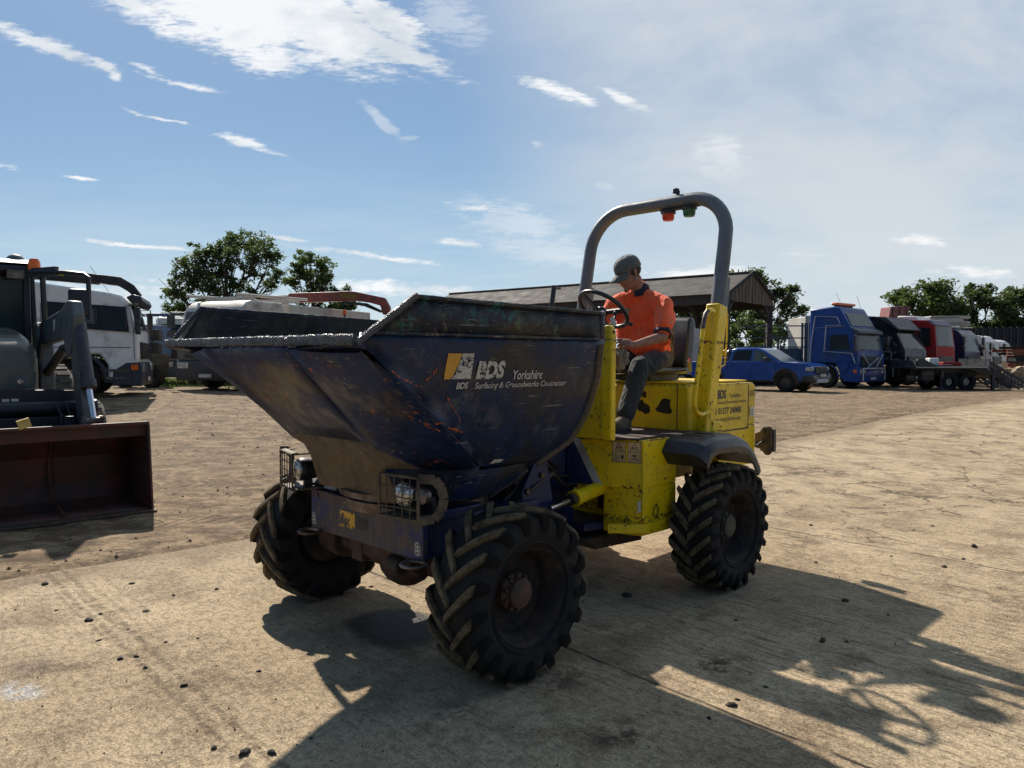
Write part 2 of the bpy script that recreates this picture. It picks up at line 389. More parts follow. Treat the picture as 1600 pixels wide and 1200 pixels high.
def _conc(t, b, oc):
    o2 = t.vm('MULTIPLY', oc, (1, 1, 0)); u, vneg, _ = t.sep(o2); v = t.math('MULTIPLY', vneg, -1)
    wob = t.vm('MULTIPLY', t.vm('SUBTRACT', t.noise(o2, 1.1, 5, .6, col=True), (.5, .5, .5)), (.5, .5, 0))
    ow = t.vm('ADD', o2, wob)
    big = t.noise(o2, .45, 6, .62, .4); mid = t.noise(o2, 2.1, 7, .68); fine = t.noise(o2, 26, 6, .7); grit = t.noise(o2, 110, 3, .6)
    br = t.noise(t.mapping(t.vm('ADD', o2, t.vm('MULTIPLY', wob, (.3, .3, 0))), sc=(8, .8, 1)), 1.5, 8, .74)       # brushed across the slab
    br2 = t.noise(t.mapping(t.vm('ADD', o2, t.vm('MULTIPLY', wob, (.25, .25, 0))), sc=(30, 1.7, 1)), 1.3, 5, .72)
    c = t.mix(t.rng(big, .3, .7), (.42, .318, .195), (.56, .435, .28))
    c = t.mix(t.math('MULTIPLY', t.rng(mid, .46, .66), .7), c, (.22, .155, .095)); c = t.mix(t.math('MULTIPLY', t.rng(t.noise(o2, .8, 8, .72), .52, .64), .5), c, (.20, .14, .09))
    c = t.mix(t.math('MULTIPLY', t.rng(br, .54, .66), t.rng(u, -5, -2, .2, .5)), c, (.15, .112, .074))
    c = t.mix(t.math('MULTIPLY', t.rng(br2, .52, .62), t.rng(u, -5, -2, .15, .62)), c, (.11, .082, .055))
    c = t.mix(t.math('MULTIPLY', t.rng(fine, .55, .66), .45), c, (.10, .075, .05))
    c = t.mix(t.math('MULTIPLY', t.rng(fine, .42, .30), .3), c, (.56, .48, .36))
    c = t.mix(t.math('MULTIPLY', t.rng(grit, .58, .66), .45), c, (.07, .052, .036))
    pit = t.noise(t.mapping(o2, sc=(85, 55, 1)), 1, 5, .72); pit2 = t.noise(t.mapping(o2, loc=(3, 1, 0), sc=(26, 14, 1)), 1, 6, .75)
    c = t.mix(t.math('MULTIPLY', t.math('MULTIPLY', t.rng(pit, .555, .64), t.rng(mid, .35, .6, .2, 1)), .42), c, (.085, .06, .038)); c = t.mix(t.math('MULTIPLY', t.rng(pit2, .57, .65), .45), c, (.12, .085, .052)); c = t.mix(t.math('MULTIPLY', t.rng(pit, .43, .36), .30), c, (.60, .49, .35))
    # joints every 4.6 m across and one along, broken up
    ju = t.math('ABSOLUTE', t.math('SUBTRACT', t.math('FRACT', t.math('DIVIDE', t.math('ADD', t.sep(t.vm('ADD', o2, t.vm('MULTIPLY', wob, (.22, .22, 0))))[0], 1.325), 3.85)), .5))
    jl = t.rng(ju, .0042, .0015)
    jo = t.math('MULTIPLY', jl, t.rng(t.noise(o2, 2.2, 4, .6), .36, .54, .3, 1))
    # crazing in the worn part of the slab
    cr = t.voro(t.vm('ADD', o2, t.vm('MULTIPLY', wob, (2.4, 2.4, 0))), .75, 'DISTANCE_TO_EDGE')
    cr2 = t.voro(t.vm('ADD', o2, t.vm('MULTIPLY', wob, (1.3, 1.3, 0))), 2.0, 'DISTANCE_TO_EDGE')
    area = t.math('MULTIPLY', t.rng(t.noise(o2, .3, 3, .5), .38, .52), t.rng(u, -2.0, 1.5))
    ck = t.math('MULTIPLY', t.math('MAXIMUM', t.math('MULTIPLY', t.rng(cr, .022, .004), t.rng(mid, .40, .52)), t.math('MULTIPLY', t.rng(cr2, .022, .005), t.rng(mid, .50, .60))), area)
    crk = t.math('MAXIMUM', jo, t.math('MULTIPLY', ck, .7))
    c = t.mix(crk, c, (.055, .042, .03))
    # mud carried over from the earth side
    ed = t.rng(t.math('ADD', v, t.math('MULTIPLY', t.math('SUBTRACT', t.noise(o2, .8, 6, .7), .5), 1.6)), .75, .05)
    c = t.mix(t.math('MULTIPLY', ed, .75), c, (.22, .16, .10))
    # wheel track smears parallel to the brushing, at the left
    tw = t.math('ADD', u, t.math('MULTIPLY', t.sep(wob)[0], .18))
    tk = t.rng(t.math('ABSOLUTE', t.math('SUBTRACT', t.math('FRACT', t.math('MULTIPLY', tw, 8.5)), .5)), .22, .06)
    inr = t.math('MULTIPLY', t.rng(tw, -5.35, -5.2), t.rng(tw, -4.7, -4.9)); dots = t.rng(t.noise(t.mapping(o2, sc=(12, 14, 1)), 1, 3, .6), .38, .56)
    tk = t.math('MULTIPLY', t.math('MULTIPLY', tk, inr), t.math('MULTIPLY', dots, t.rng(t.noise(o2, .9, 3, .5), .48, .62)))
    tk2 = t.math('MULTIPLY', t.rng(t.math('ABSOLUTE', t.math('SUBTRACT', t.math('ABSOLUTE', t.math('ADD', tw, 5.13)), .055)), .035, .008), dots)
    tk = t.math('MAXIMUM', tk, tk2)
    c = t.mix(t.math('MULTIPLY', tk, .6), c, (.13, .095, .06))
    def spot(pu, pv, ru, rv, soft=.5):
        m = t.mapping(t.vm('ADD', o2, t.vm('MULTIPLY', wob, (.8, .8, 0))), loc=(pu, -pv, 0), sc=(ru, rv, 1), typ='TEXTURE')
        return t.rng(t.vm('LENGTH', m), 1, 1-soft)
    rough = .88
    oil = t.math('MULTIPLY', spot(*OIL, .34, .40, .35), t.rng(fine, .2, .4, .8, 1))
    c = t.mix(oil, c, (.012, .008, .006))
    oil2 = spot(*OIL2, .35, .30, .9); c = t.mix(t.math('MULTIPLY', t.math('MULTIPLY', oil2, t.rng(mid, .45, .6)), .75), c, (.05, .03, .02))
    pd = t.math('MULTIPLY', spot(*PUD, .13, .22, .7), t.rng(t.noise(o2, 9, 6, .7), .38, .52)); c = t.mix(t.math('MULTIPLY', pd, .85), c, (.42, .41, .40))
    pd2 = spot(*PUD2, .22, .26, .9); c = t.mix(t.math('MULTIPLY', pd2, .6), c, (.16, .12, .09))
    for (sp_, ru, rv, a_) in STAINS:
        c = t.mix(t.math('MULTIPLY', t.math('MULTIPLY', spot(*sp_, ru, rv, .9), t.rng(t.noise(o2, 6, 7, .75), .44, .56)), a_), c, (.075, .05, .03))
    P(t, b, col=c, rough=t.math('SUBTRACT', .9, t.math('ADD', t.math('MULTIPLY', pd, .5), t.math('MULTIPLY', oil, .35))), spec=.25)
    h = t.math('ADD', t.math('MULTIPLY', br, .35), t.math('ADD', t.math('MULTIPLY', fine, .42), t.math('MULTIPLY', mid, .35)))
    h = t.math('ADD', h, t.math('MULTIPLY', br2, .30)); h = t.math('SUBTRACT', h, t.math('MULTIPLY', crk, .7)); h = t.math('ADD', h, t.math('MULTIPLY', grit, .16)); h = t.math('SUBTRACT', h, t.math('MULTIPLY', t.rng(pit, .5, .63), .14)); h = t.math('SUBTRACT', h, t.math('MULTIPLY', t.rng(pit2, .5, .64), .25)); h = t.math('SUBTRACT', h, t.math('MULTIPLY', tk, .35))
    P(t, b, normal=t.bump(h, .9, .022))
def gpt(u, v):
    r = cF + cR*((u-800)/FPX) - cU*((v-600)/FPX); p = CAM - r*(CH/r.z); return p
OIL = road_local(gpt(612, 982)); OIL2 = road_local(gpt(970, 1145)); PUD = road_local(gpt(32, 1082)); PUD2 = road_local(gpt(60, 1040))
STAINS = [(road_local(gpt(u, v)), a, b_, k) for u, v, a, b_, k in ((1130, 1040, .3, .22, .9), (960, 1150, .3, .2, .9), (1080, 970, .5, .12, .7), (700, 1120, .4, .2, .6), (1260, 740, 1.2, .5, .55), (1430, 770, 1.4, .35, .6), (1390, 650, 2.0, .6, .4), (300, 840, .9, .25, .5), (120, 1040, .4, .15, .6), (1250, 850, .7, .25, .5), (870, 1060, .3, .25, .7))]
MT['conc'] = mat('brushed_concrete', _conc)
def ax(segs):
    r = []
    for a, b, st in segs:
        n = max(1, int(round((b-a)/st))); r += [a+(b-a)*i/n for i in range(n)]
    return r + [segs[-1][1]]
def zdirt(x, y):
    u, v = road_local((x, y)); z = G(x, y)
    if v < -.02:
        k = min(1, -v/1.2)
        c, s = cos(radians(12)), sin(radians(12)); xr = x*c+y*s; yr = -x*s+y*c
        z += k*(.016*mnoise.fractal(Vector((xr*.5, yr*1.5, 3)), .8, 2.1, 5) + .020*mnoise.fractal(Vector((x*2.6, y*2.6, 9)), .7, 2.1, 4))
    else: z -= .03
    return z
ground = grid_mesh('ground', ax([(-160, -30, 10), (-30, -14, 1), (-14, 14, .12), (14, 40, .6), (40, 220, 10)]), ax([(-40, 4, 2), (4, 20, .1), (20, 34, .4), (34, 80, 3), (80, 900, 60)]), zdirt, MT['dirt'])
tag(ground, kind='structure')
def road_mesh():
    us = ax([(-30, -8, 1), (-8, 34, .12), (34, 70, 1)]); vs_ = ax([(0, .6, .1), (.6, 8, .25), (8, 13, .5)])
    vs = []; nx = len(us)
    for j, v in enumerate(vs_):
        for u in us:
            vv = v
            if j < 4: vv = v + .10*hn(u, 0, .9, 5)*(1-j/4)
            p = RO + RD*u + RN*vv; z = G(p.x, p.y)
            z += .004 if j else -.03
            vs.append((u, -vv, z + .006*hn(u, v, .5, 3)*(j > 0)))
    fs = [(j*nx+i, (j+1)*nx+i, (j+1)*nx+i+1, j*nx+i+1) for j in range(len(vs_)-1) for i in range(nx-1)]
    me = bpy.data.meshes.new('concrete_road'); me.from_pydata(vs, [], fs); me.materials.append(MT['conc'])
    me.polygons.foreach_set('use_smooth', [True]*len(me.polygons))
    o = link('concrete_road', me); o.matrix_world = Matrix.Translation(RO) @ Matrix((RD, -RN, (0, 0, 1))).transposed().to_4x4()
    return o
road = road_mesh(); tag(road, kind='structure')
# soil clods lying on the slab
def clod(u, v, s, k):
    p = gpt(u, v); mb = MB(); g = bmesh.ops.create_icosphere(mb.b, subdivisions=2, radius=1)
    for q in g['verts']:
        n = mnoise.noise(q.co*1.7 + Vector((k*7, 0, 0)))*.45 + mnoise.noise(q.co*4 + Vector((k*3, 5, 0)))*.2
        q.co = Vector((q.co.x*(1+.35*sin(k)), q.co.y*(1+.3*cos(k*2)), q.co.z*.7))*(1+n)*s
    o = mb.build('soil_clod', MT['clod'], smooth=60); o.location = (p.x, p.y, s*.35); o.rotation_euler = (0, 0, k*1.3)
    return o
MT['clod'] = simple('dark_soil', (.045, .034, .025), .95, 0, .4, 30, bump=.6)
CLODS = [(382, 1178, .022, 'round dark clod at the bottom edge, left of its twin'), (425, 1178, .019, 'round dark clod at the bottom edge, right of its twin'),
         (139, 971, .024, 'dark clod on the sunlit slab left of the wheels, larger than its neighbours'), (70, 914, .024, 'dark clod near the muddy slab edge under the loader bucket'),
         (1522, 856, .034, 'largest dark clod on the sunlit slab at far right'), (1143, 1104, .022, 'dark clod in the shadow strip edge at lower middle right'),
         (980, 932, .030, 'flat dark clod in the shade between the two near wheels'), (1285, 1003, .024, 'dark clod inside the machine shadow at right'),
         (1320, 940, .022, 'dark clod inside the shadow near its far corner')]
for k, (u, v, s, lab) in enumerate(CLODS):
    tag(clod(u, v, s, k+1), lab, 'soil clod', 'soil clods on the slab')
small = [(155, 1002), (200, 985), (188, 1031), (24, 954), (157, 961), (213, 1027), (309, 999), (288, 1073), (404, 1050), (334, 1170), (486, 1155), (259, 1005), (338, 922), (271, 932), (1197, 1075), (1152, 1095), (1108, 1124), (1267, 822), (1457, 823), (1382, 790), (1475, 887), (1392, 870), (1505, 875), (1388, 962), (1150, 970), (1323, 1004), (580, 918), (228, 957), (88, 955), (227, 1045), (206, 913), (1275, 880)]
for k, (u, v) in enumerate(small):
    o = clod(u, v, .011+.009*random.random(), k+20); tag(o, 'small dark crumb of soil on the slab', 'soil clod', 'small crumbs of soil on the slab')
# loose grit scattered over the slab
gm = MB()
for k in range(4200):
    u = random.uniform(-9, 12); v = random.uniform(.2, 8.5)
    p = RO + RD*u + RN*v; r = random.choice((.002, .003, .004, .006)); z = G(p.x, p.y)+.006
    a = random.random()*6; pts = [p + Vector((cos(a+q)*r*random.uniform(.7, 1.3), sin(a+q)*r*random.uniform(.7, 1.3), 0)) for q in (0, 2.1, 4.2)]
    top = (p.x, p.y, z+r*1.1)
    for i in range(3): gm.face([(pts[i].x, pts[i].y, z-.004), (pts[(i+1) % 3].x, pts[(i+1) % 3].y, z-.004), top])
tag(gm.build('grit', MT['clod'], smooth=0), 'fine dark grit scattered over the concrete', 'grit', kind='stuff')

MT['soil'] = simple('loose_soil', (.13, .09, .055), .95, 0, .6, 2, bump=.6)
gm = MB(); random.seed(77)
for k in range(6500):
    x = random.uniform(-9, 12); y = 5.5+16*random.random()**1.4
    if road_local((x, y))[1] > -.05 or mnoise.noise(Vector((x*.7, y*.7, 4))) < -.12: continue
    r = random.choice((.006, .008, .010, .014, .022)); z = zdirt(x, y); a = random.random()*6; q0 = random.uniform(.6, 1.4)
    pts = [(x+cos(a+q)*r*random.uniform(.7, 1.4)*q0, y+sin(a+q)*r*random.uniform(.7, 1.4), z-.004) for q in (0, 1.57, 3.14, 4.7)]
    top = (x+random.uniform(-.3, .3)*r, y+random.uniform(-.3, .3)*r, z+r*random.uniform(.6, 1.1))
    for i in range(4): gm.face([pts[i], pts[(i+1) % 4], top])
tag(gm.build('loose_soil', MT['soil'], smooth=0), 'loose crumbs and lumps of soil over the unpaved yard', 'soil', kind='stuff')
# ================================================================ site dumper (local frame: x forward, y left, z up, origin under the front axle)
DL = 'blue and yellow articulated site dumper carrying a battered blue swivel skip'
D = thing('site_dumper', DL, 'dumper', (BX, BY, 0), YAW)
TR, TW, TY, WB = .475, .345, .98, -2.2646
TS = 2*TY
def tyre(style):
    """agricultural tyre lying on its axle along y"""
    mb = MB(); w = TW; R = TR-.032
    prof = [(.255, -.40*w), (.30, -.47*w), (.36, -.5*w), (R-.03, -.46*w), (R-.004, -.36*w), (R+.004, 0), (R-.004, .36*w), (R-.03, .46*w), (.36, .5*w), (.30, .47*w), (.255, .40*w), (.245, .30*w), (.245, -.30*w)]
    mb.lathe(prof, 'y', n=72, close=True)
    for rr in (.285, .325):
        for sd in (-1, 1): mb.lathe([(rr, sd*.475*w), (rr+.006, sd*.492*w), (rr+.013, sd*.480*w)], 'y', n=72)
    def lug(a0, sd, y0, y1, da, wd0, wd1, wrap=True):
        secs = []
        N = 5
        for i in range(N+1):
            f = i/N; y = y0+(y1-y0)*f; a = a0+da*f; rt = TR-.012*(abs(y)/(w/2))**3; rb = R-.02; wd = wd0+(wd1-wd0)*f
            secs.append((y, a, rb, rt, wd))
        if wrap:
            a = a0+da*1.10
            secs.append((y1+.012, a, R-.05, TR-.05, wd1*.95)); secs.append((y1+.014, a+.01, R-.10, TR-.10, wd1*.7))
        rings = []
        for y, a, rb, rt, wd in secs:
            q = []
            for r_, s_ in ((rb, -1), (rt, -.8), (rt, .8), (rb, 1)):
                aa = a + s_*wd/2/r_; q.append(mb.v((r_*cos(aa), y*sd, r_*sin(aa))))
            rings.append(q)
        for A, B in zip(rings, rings[1:]):
            for k in range(4): mb.b.faces.new((A[k], A[(k+1) % 4], B[(k+1) % 4], B[k])).material_index = 1
        mb.b.faces.new(rings[0]).material_index = 1; mb.b.faces.new(rings[-1][::-1]).material_index = 1
    if style == 'chevron':
        n = 17
        for k in range(n):
            for sd in (-1, 1):
                a0 = 2*pi*(k+(.5 if sd > 0 else 0))/n
                lug(a0, sd, -.014, .475*w, .40, .044, .064)
    else:
        n = 21
        for k in range(n):
            for sd in (-1, 1):
                a0 = 2*pi*(k+(.5 if sd > 0 else 0))/n
                lug(a0+.02, sd, .004, .20*w, .13, .062, .062, False); lug(a0+.17, sd, .225*w, .475*w, .17, .058, .052)
    return mb
def rim_mb():
    mb = MB(); w = TW   # outer side is +y
    mb.lathe([(.262, .42*w), (.268, .435*w), (.255, .40*w), (.243, .33*w), (.225, .25*w), (.215, .05*w), (.17, .0), (.12, -.01), (.05, .0), (.0, .0)], 'y', n=48)
    mb.lathe([(.262, -.42*w), (.243, -.33*w), (.215, -.1*w), (.20, -.3*w), (0, -.32*w)], 'y', n=48)
    return mb
def hub_mb():
    mb = MB()
    mb.lathe([(.105, -.005), (.105, .035), (.085, .05), (.08, .085), (.055, .1), (0, .1)], 'y', n=28)
    for k in range(10):
        a = 2*pi*k/10; mb.cyl((.092*cos(a), .03, .092*sin(a)), (.092*cos(a), .062, .092*sin(a)), .012, n=6)
    return mb
MT['rimdark'] = simple('dirty_rim', (.014, .011, .009), .85, 0, .5, 12, dirt=(.065, .036, .023), dirtamt=.45, bump=.3)
MT['hubred'] = simple('rusty_hub', (.13, .065, .042), .8, 0, .4, 14, dirt=(.05, .04, .03), dirtamt=.5, bump=.4)
MT['hubgrey'] = simple('muddy_hub', (.10, .085, .06), .85, 0, .3, 14, bump=.4)
wheels = []
for k, (x, sd, style) in enumerate(((0, 1, 'chevron'), (0, -1, 'chevron'), (WB, 1, 'block'), (WB, -1, 'block'))):
    wh = rim_mb().build('wheel', MT['rimdark'], D, smooth=40)
    ty = tyre(style).build('tyre', [MT['rubber'], MT['tread']], wh, smooth=30)
    hb = hub_mb().build('hub', MT['hubred' if k < 2 else 'hubgrey'], wh, smooth=35)
    wh.location = (x, sd*TY, TR-.008); wh.rotation_euler = (0, (.3, .9, 1.7, .2)[k], 0) if sd > 0 else (0, (.3, .9, 1.7, .2)[k], pi)
    if sd < 0: wh.rotation_euler = (pi, (.3, .9, 1.7, .2)[k], 0)
    wh['label'] = ('near front wheel with bold chevron tread', 'far front wheel in deep shade', 'rear wheel with worn split blocks', 'far rear wheel')[k]

# ---- skip
ZS = [.9, 1.12, 1.22, 1.4, 1.6, 1.84, 2.3]; YS_ = [.55, .72, .79, .87, .94, 1.0, 1.0]
def lerp(x, xs, ys):
    if x <= xs[0]: return ys[0]
    for i in range(len(xs)-1):
        if x <= xs[i+1]: return ys[i]+(ys[i+1]-ys[i])*(x-xs[i])/(xs[i+1]-xs[i])
    return ys[-1]
def yS(z): return lerp(z, ZS, YS_)
def dent(x, z, sd): return .010*mnoise.noise(Vector((x*3.1, z*3.1, 2+sd)))+.005*mnoise.noise(Vector((x*9, z*9, 5+sd)))
XR = ([1.095, 1.116, 1.23, 1.412, 1.614, 1.81, 2.01], [-.50, -.556, -.709, -.768, -.774, -.742, -.781])
def scratch(t, oc, rot, sc, lo, hi, scale=1):
    return t.rng(t.noise(t.mapping(oc, rot=rot, sc=sc), scale, 5, .65, .5), lo, hi)
def skipmat(name, base, brown, amt, orange=0, green=0, rough=.38, zlo=None):
    def f(t, b, oc):
        zm = 1 if zlo is None else t.rng(t.math('ADD', t.sep(oc)[2], t.math('MULTIPLY', t.math('SUBTRACT', t.noise(oc, 3, 5, .6), .5), .5)), zlo, zlo+.16, .06, 1)
        big = t.noise(oc, 1.7, 6, .6, .5); mid = t.noise(oc, 6, 7, .7, .3); fine = t.noise(oc, 28, 6, .7)
        st = t.noise(t.mapping(oc, rot=(0, radians(-40), 0), sc=(1.2, 9, 9)), 2.2, 7, .72)
        c = t.mix(t.rng(mid, .35, .65), tuple(x*.6 for x in base), base)
        c = t.mix(t.math('MULTIPLY', t.math('MULTIPLY', t.rng(big, .60-amt*.3, .78-amt*.3), .88), zm), c, t.mix(t.rng(fine, .3, .7), tuple(x*.6 for x in brown), brown))
        c = t.mix(t.math('MULTIPLY', t.math('MULTIPLY', t.rng(st, .57, .70), .6), zm), c, tuple(x*1.2 for x in brown))
        run = t.noise(t.mapping(oc, sc=(9, 9, .9)), 1.5, 5, .6)
        c = t.mix(t.math('MULTIPLY', t.rng(run, .55, .72), .55), c, (.018, .017, .018))
        dp = t.noise(t.vm('ADD', oc, (4, 1, 7)), 4.5, 9, .75); c = t.mix(t.math('MULTIPLY', t.rng(dp, .53, .66), .38), c, (.13, .13, .13))
        # pale hair scratches in several directions
        for k, r_ in enumerate(((0, radians(-38), 0), (0, radians(62), .4), (0, radians(100), .2))):
            s1 = t.noise(t.mapping(oc, loc=(k*3, 0, k), rot=r_, sc=(3.0, 40, 70)), 1, 3, .6)
            s1 = t.math('MULTIPLY', t.rng(s1, .665, .69), t.rng(t.noise(t.vm('ADD', oc, (k*5, 0, 0)), 5, 3, .5), .50, .60))
            c = t.mix(t.math('MULTIPLY', s1, .6), c, (.30, .30, .30))
        if green:
            g = t.math('MULTIPLY', t.rng(t.noise(oc, 11, 8, .78), .50, .60), t.rng(t.noise(oc, 1.8, 4, .6), .42, .55))
            c = t.mix(t.math('MULTIPLY', g, .8), c, t.mix(t.rng(t.noise(oc, 3, 3, .5), .45, .55), (.03, .17, .14), (.09, .13, .065)))
            g2 = t.math('MULTIPLY', t.rng(t.noise(oc, 15, 8, .8), .52, .60), t.rng(t.noise(t.vm('ADD', oc, (9, 2, 1)), 2.2, 4, .6), .48, .6))
            c = t.mix(t.math('MULTIPLY', g2, .85), c, (.17, .13, .085))
            g3 = t.rng(t.noise(t.mapping(oc, sc=(20, 20, 50)), 1.5, 5, .7), .64, .68)
            c = t.mix(t.math('MULTIPLY', g3, .6), c, (.30, .31, .30))
        if orange:
            o_ = t.noise(t.mapping(oc, rot=(0, radians(-38), 0), sc=(2.5, 16, 22)), 1.2, 5, .7)
            o_ = t.math('MULTIPLY', t.rng(o_, .62, .65), t.rng(t.noise(oc, 3.2, 4, .6), .47, .58))
            c = t.mix(t.math('MULTIPLY', o_, orange), c, (.50, .13, .025))
        P(t, b, col=c, rough=t.rng(mid, .3, .7, rough-.1, rough+.25), spec=.3)
        h = t.math('ADD', t.math('MULTIPLY', big, 1.2), t.math('ADD', t.math('MULTIPLY', mid, .35), t.math('MULTIPLY', fine, .06)))
        P(t, b, normal=t.bump(h, .45, .03))
    return mat(name, f)
MT['skipblue'] = skipmat('skip_blue', (.007, .024, .080), (.040, .035, .031), .50, orange=.15, rough=.36)
MT['skipfront'] = skipmat('skip_front_blue', (.007, .022, .080), (.080, .060, .044), .62, orange=.7, zlo=1.36)
MT['chute'] = skipmat('skip_chute_blue', (.004, .015, .062), (.10, .075, .054), .62, orange=.5, zlo=1.45)
MT['skipband'] = skipmat('skip_scraped_band', (.012, .018, .035), (.07, .055, .04), .60, green=1, rough=.5)
MT['skipbase'] = skipmat('skip_muddy_base', (.105, .082, .056), (.15, .11, .065), .7, rough=.6)
MT['skipinner'] = skipmat('skip_inside', (.022, .020, .020), (.11, .09, .068), .72, rough=.5)
def _tar(t, b, oc):
    n = t.noise(oc, 80, 4, .6, 1.2); n2 = t.noise(oc, 22, 5, .6)
    P(t, b, col=t.mix(t.rng(n, .42, .58), (.008, .008, .007), (.12, .115, .11)), rough=t.rng(n2, .35, .65, .12, .36), spec=1.0, normal=t.bump(t.math('ADD', n, n2), 1.0, .035))
MT['tar'] = mat('tar_caked_edge', _tar)
def skip():
    mb = MB()
    rows = [1.095, 1.12, 1.17, 1.23, 1.32, 1.42, 1.52, 1.62, 1.72, 1.80, 1.85]
    nx = 14
    def xf(z): return lerp(z, [1.10, 1.121, 1.768, 1.80, 1.85], [-.10, -.012, .92, .96, .96])
    def xr(z): return lerp(z, *XR)
    def sideP(x, z, sd): return (x, sd*(yS(z)+dent(x, z, sd)), z)
    for sd in (1, -1):
        G_ = []
        for z in rows:
            a, b_ = xf(z), xr(z); r0 = .05
            G_.append([mb.v(sideP(a+(b_-a)*i/nx, z, sd)) for i in range(nx+1)])
        for A, B in zip(G_, G_[1:]):
            for i in range(nx): mb.b.faces.new((A[i], A[i+1], B[i+1], B[i])).material_index = 0
        # rounded rear corner: from the side rear edge round to the rear wall
        Rr = []
        for j, z in enumerate(rows):
            x0, y0 = xr(z), yS(z); rc = .16
            Rr.append([G_[j][-1]] + [mb.v((x0-rc*sin(a), sd*(y0-rc+rc*cos(a)+dent(x0, z, sd)), z)) for a in (.35, .75, 1.15, 1.57)])
        for A, B in zip(Rr, Rr[1:]):
            for i in range(4): mb.b.faces.new((A[i], A[i+1], B[i+1], B[i])).material_index = 0
        if sd == 1: RL = Rr
        else:
            for (A, B), (A2, B2) in zip(zip(RL, RL[1:]), zip(Rr, Rr[1:])): mb.b.faces.new((A[-1], B[-1], B2[-1], A2[-1])).material_index = 0
        # front corner: chute edge, step, swept facet up to the crease
        A1, A2 = Vector((1.03, sd*.44, 1.79)), Vector((.5, sd*.39, 1.275))
        B1, B2 = Vector((1.045, sd*.50, 1.785)), Vector((.50, sd*.455, 1.245))
        Wp = Vector((.276, sd*.55, 1.125)); Vp = Vector(sideP(xf(1.12), 1.12, sd))
        K = [Vector(sideP(xf(z), z, sd)) for z in (1.12, 1.23, 1.42, 1.62, 1.768)]
        mb.face((A1, A2, B2, B1), 1); mb.face((A1+Vector((-.06, -sd*.015, .0)), A2+Vector((-.05, -sd*.01, .03)), A2, A1), 3)
        # the facet is ruled between the line B1-B2-W and the crease
        lowline = [Wp, B2, B2+(B1-B2)*.33, B2+(B1-B2)*.66, B1]
        LC = Vector((1.035, sd*1.07, 1.79))
        n_ = 8
        for i in range(4):
            P0, P1, Q0, Q1 = lowline[i], lowline[i+1], K[i], K[i+1]
            for k in range(n_):
                f0, f1 = k/n_, (k+1)/n_
                def pt(a, b_, f): return a+(b_-a)*f + Vector((1, 0, -.5))*(.02*sin(pi*f))
                mb.face((pt(P0, Q0, f0), pt(P0, Q0, f1), pt(P1, Q1, f1), pt(P1, Q1, f0)), 1)
        mb.face((B1, K[4], LC), 1)
        mb.face((K[4], Vector(sideP(.96, 1.85, sd)), LC), 1)
        # lower band down to the base
        base = [Vector((.33, sd*.42, .93)), Vector((.15, sd*.55, .925)), Vector((-.15, sd*.60, .92)), Vector((-.5, sd*.45, .93))]
        r0 = [Vector(sideP(xf(1.12)+(xr(1.095)-xf(1.12))*f, 1.095, sd)) for f in (0, .5, 1)]
        mb.face((A2, B2, Wp, Vector((.40, sd*.40, 1.12))), 3)
        mb.face((Vector((.40, sd*.40, 1.12)), Wp, base[1], base[0]), 0)
        mb.face((Wp, Vp, r0[0], base[1]), 0); mb.face((r0[0], r0[1], base[2], base[1]), 0); mb.face((r0[1], r0[2], base[3], base[2]), 0)
        mb.face((r0[2], Vector((-.66, sd*.55, 1.10)), Vector((-.55, sd*.3, .95)), base[3]), 0)
        # upper band
        top = [Vector((.66, sd*1.0, 2.025)), Vector((.0, sd*1.0, 2.016)), Vector((-.74, sd*1.0, 2.008))]
        n2 = 16
        for i in range(n2):
            f0, f1 = i/n2, (i+1)/n2
            pk = .66 if sd > 0 else .84
            def tp(f): x = pk+(-.742-pk)*f; return Vector((x, sd*(1.0+.006*mnoise.noise(Vector((x*6, 3, sd)))), 2.024+(0 if sd > 0 else .026*(1-f))-.018*f+.007*mnoise.noise(Vector((x*9, 1, sd)))))
            def bt(f): x = .90+(-.742-.90)*f; return Vector((x, sd*1.004, 1.85))
            mb.face((bt(f0), bt(f1), tp(f1), tp(f0)), 2)
        mb.face((Vector((.96, sd*1.0, 1.85)), Vector((.90, sd*1.004, 1.85)), Vector((.66 if sd > 0 else .84, sd*1.0, 2.025 if sd > 0 else 2.05))), 2)
        for j in range(4):
            a0, a1 = (0, .35, .75, 1.15, 1.57)[j:j+2]; rc = .16
            q = [Vector((-.742-rc*sin(a), sd*(1.0-rc+rc*cos(a)), z)) for a, z in ((a0, 1.85), (a1, 1.85), (a1, 2.006), (a0, 2.006))]
            mb.face(q, 2)
    # rear upper band, chute, front plate, rear lower part, floor
    mb.face([(-.902, .84, 1.85), (-.902, -.84, 1.85), (-.902, -.84, 2.006), (-.902, .84, 2.006)], 2)
    for i in range(8):
        for j in range(6):
            def cp(f, g):
                y0 = .44+(.39-.44)*g; y = (f*2-1)*y0
                return (1.03-.53*g+.012*sin(pi*g), y, 1.79-.515*g - .012*sin(pi*f)*sin(pi*g))
            mb.face([cp(i/8, j/6), cp((i+1)/8, j/6), cp((i+1)/8, (j+1)/6), cp(i/8, (j+1)/6)], 1)
    mb.face([(.5, .39, 1.275), (.5, -.39, 1.275), (.40, -.40, 1.12), (.40, .40, 1.12)], 3)
    mb.face([(.40, .40, 1.12), (.40, -.40, 1.12), (.33, -.42, .93), (.33, .42, .93)], 3)
    mb.face([(-.66, .55, 1.10), (-.66, -.55, 1.10), (-.55, -.3, .95), (-.55, .3, .95)], 0)
    mb.face([(.33, .42, .93), (.33, -.42, .93), (.15, -.55, .925), (-.15, -.6, .92), (-.5, -.45, .93), (-.55, -.3, .95), (-.55, .3, .95), (-.5, .45, .93), (-.15, .6, .92), (.15, .55, .925)], 3)
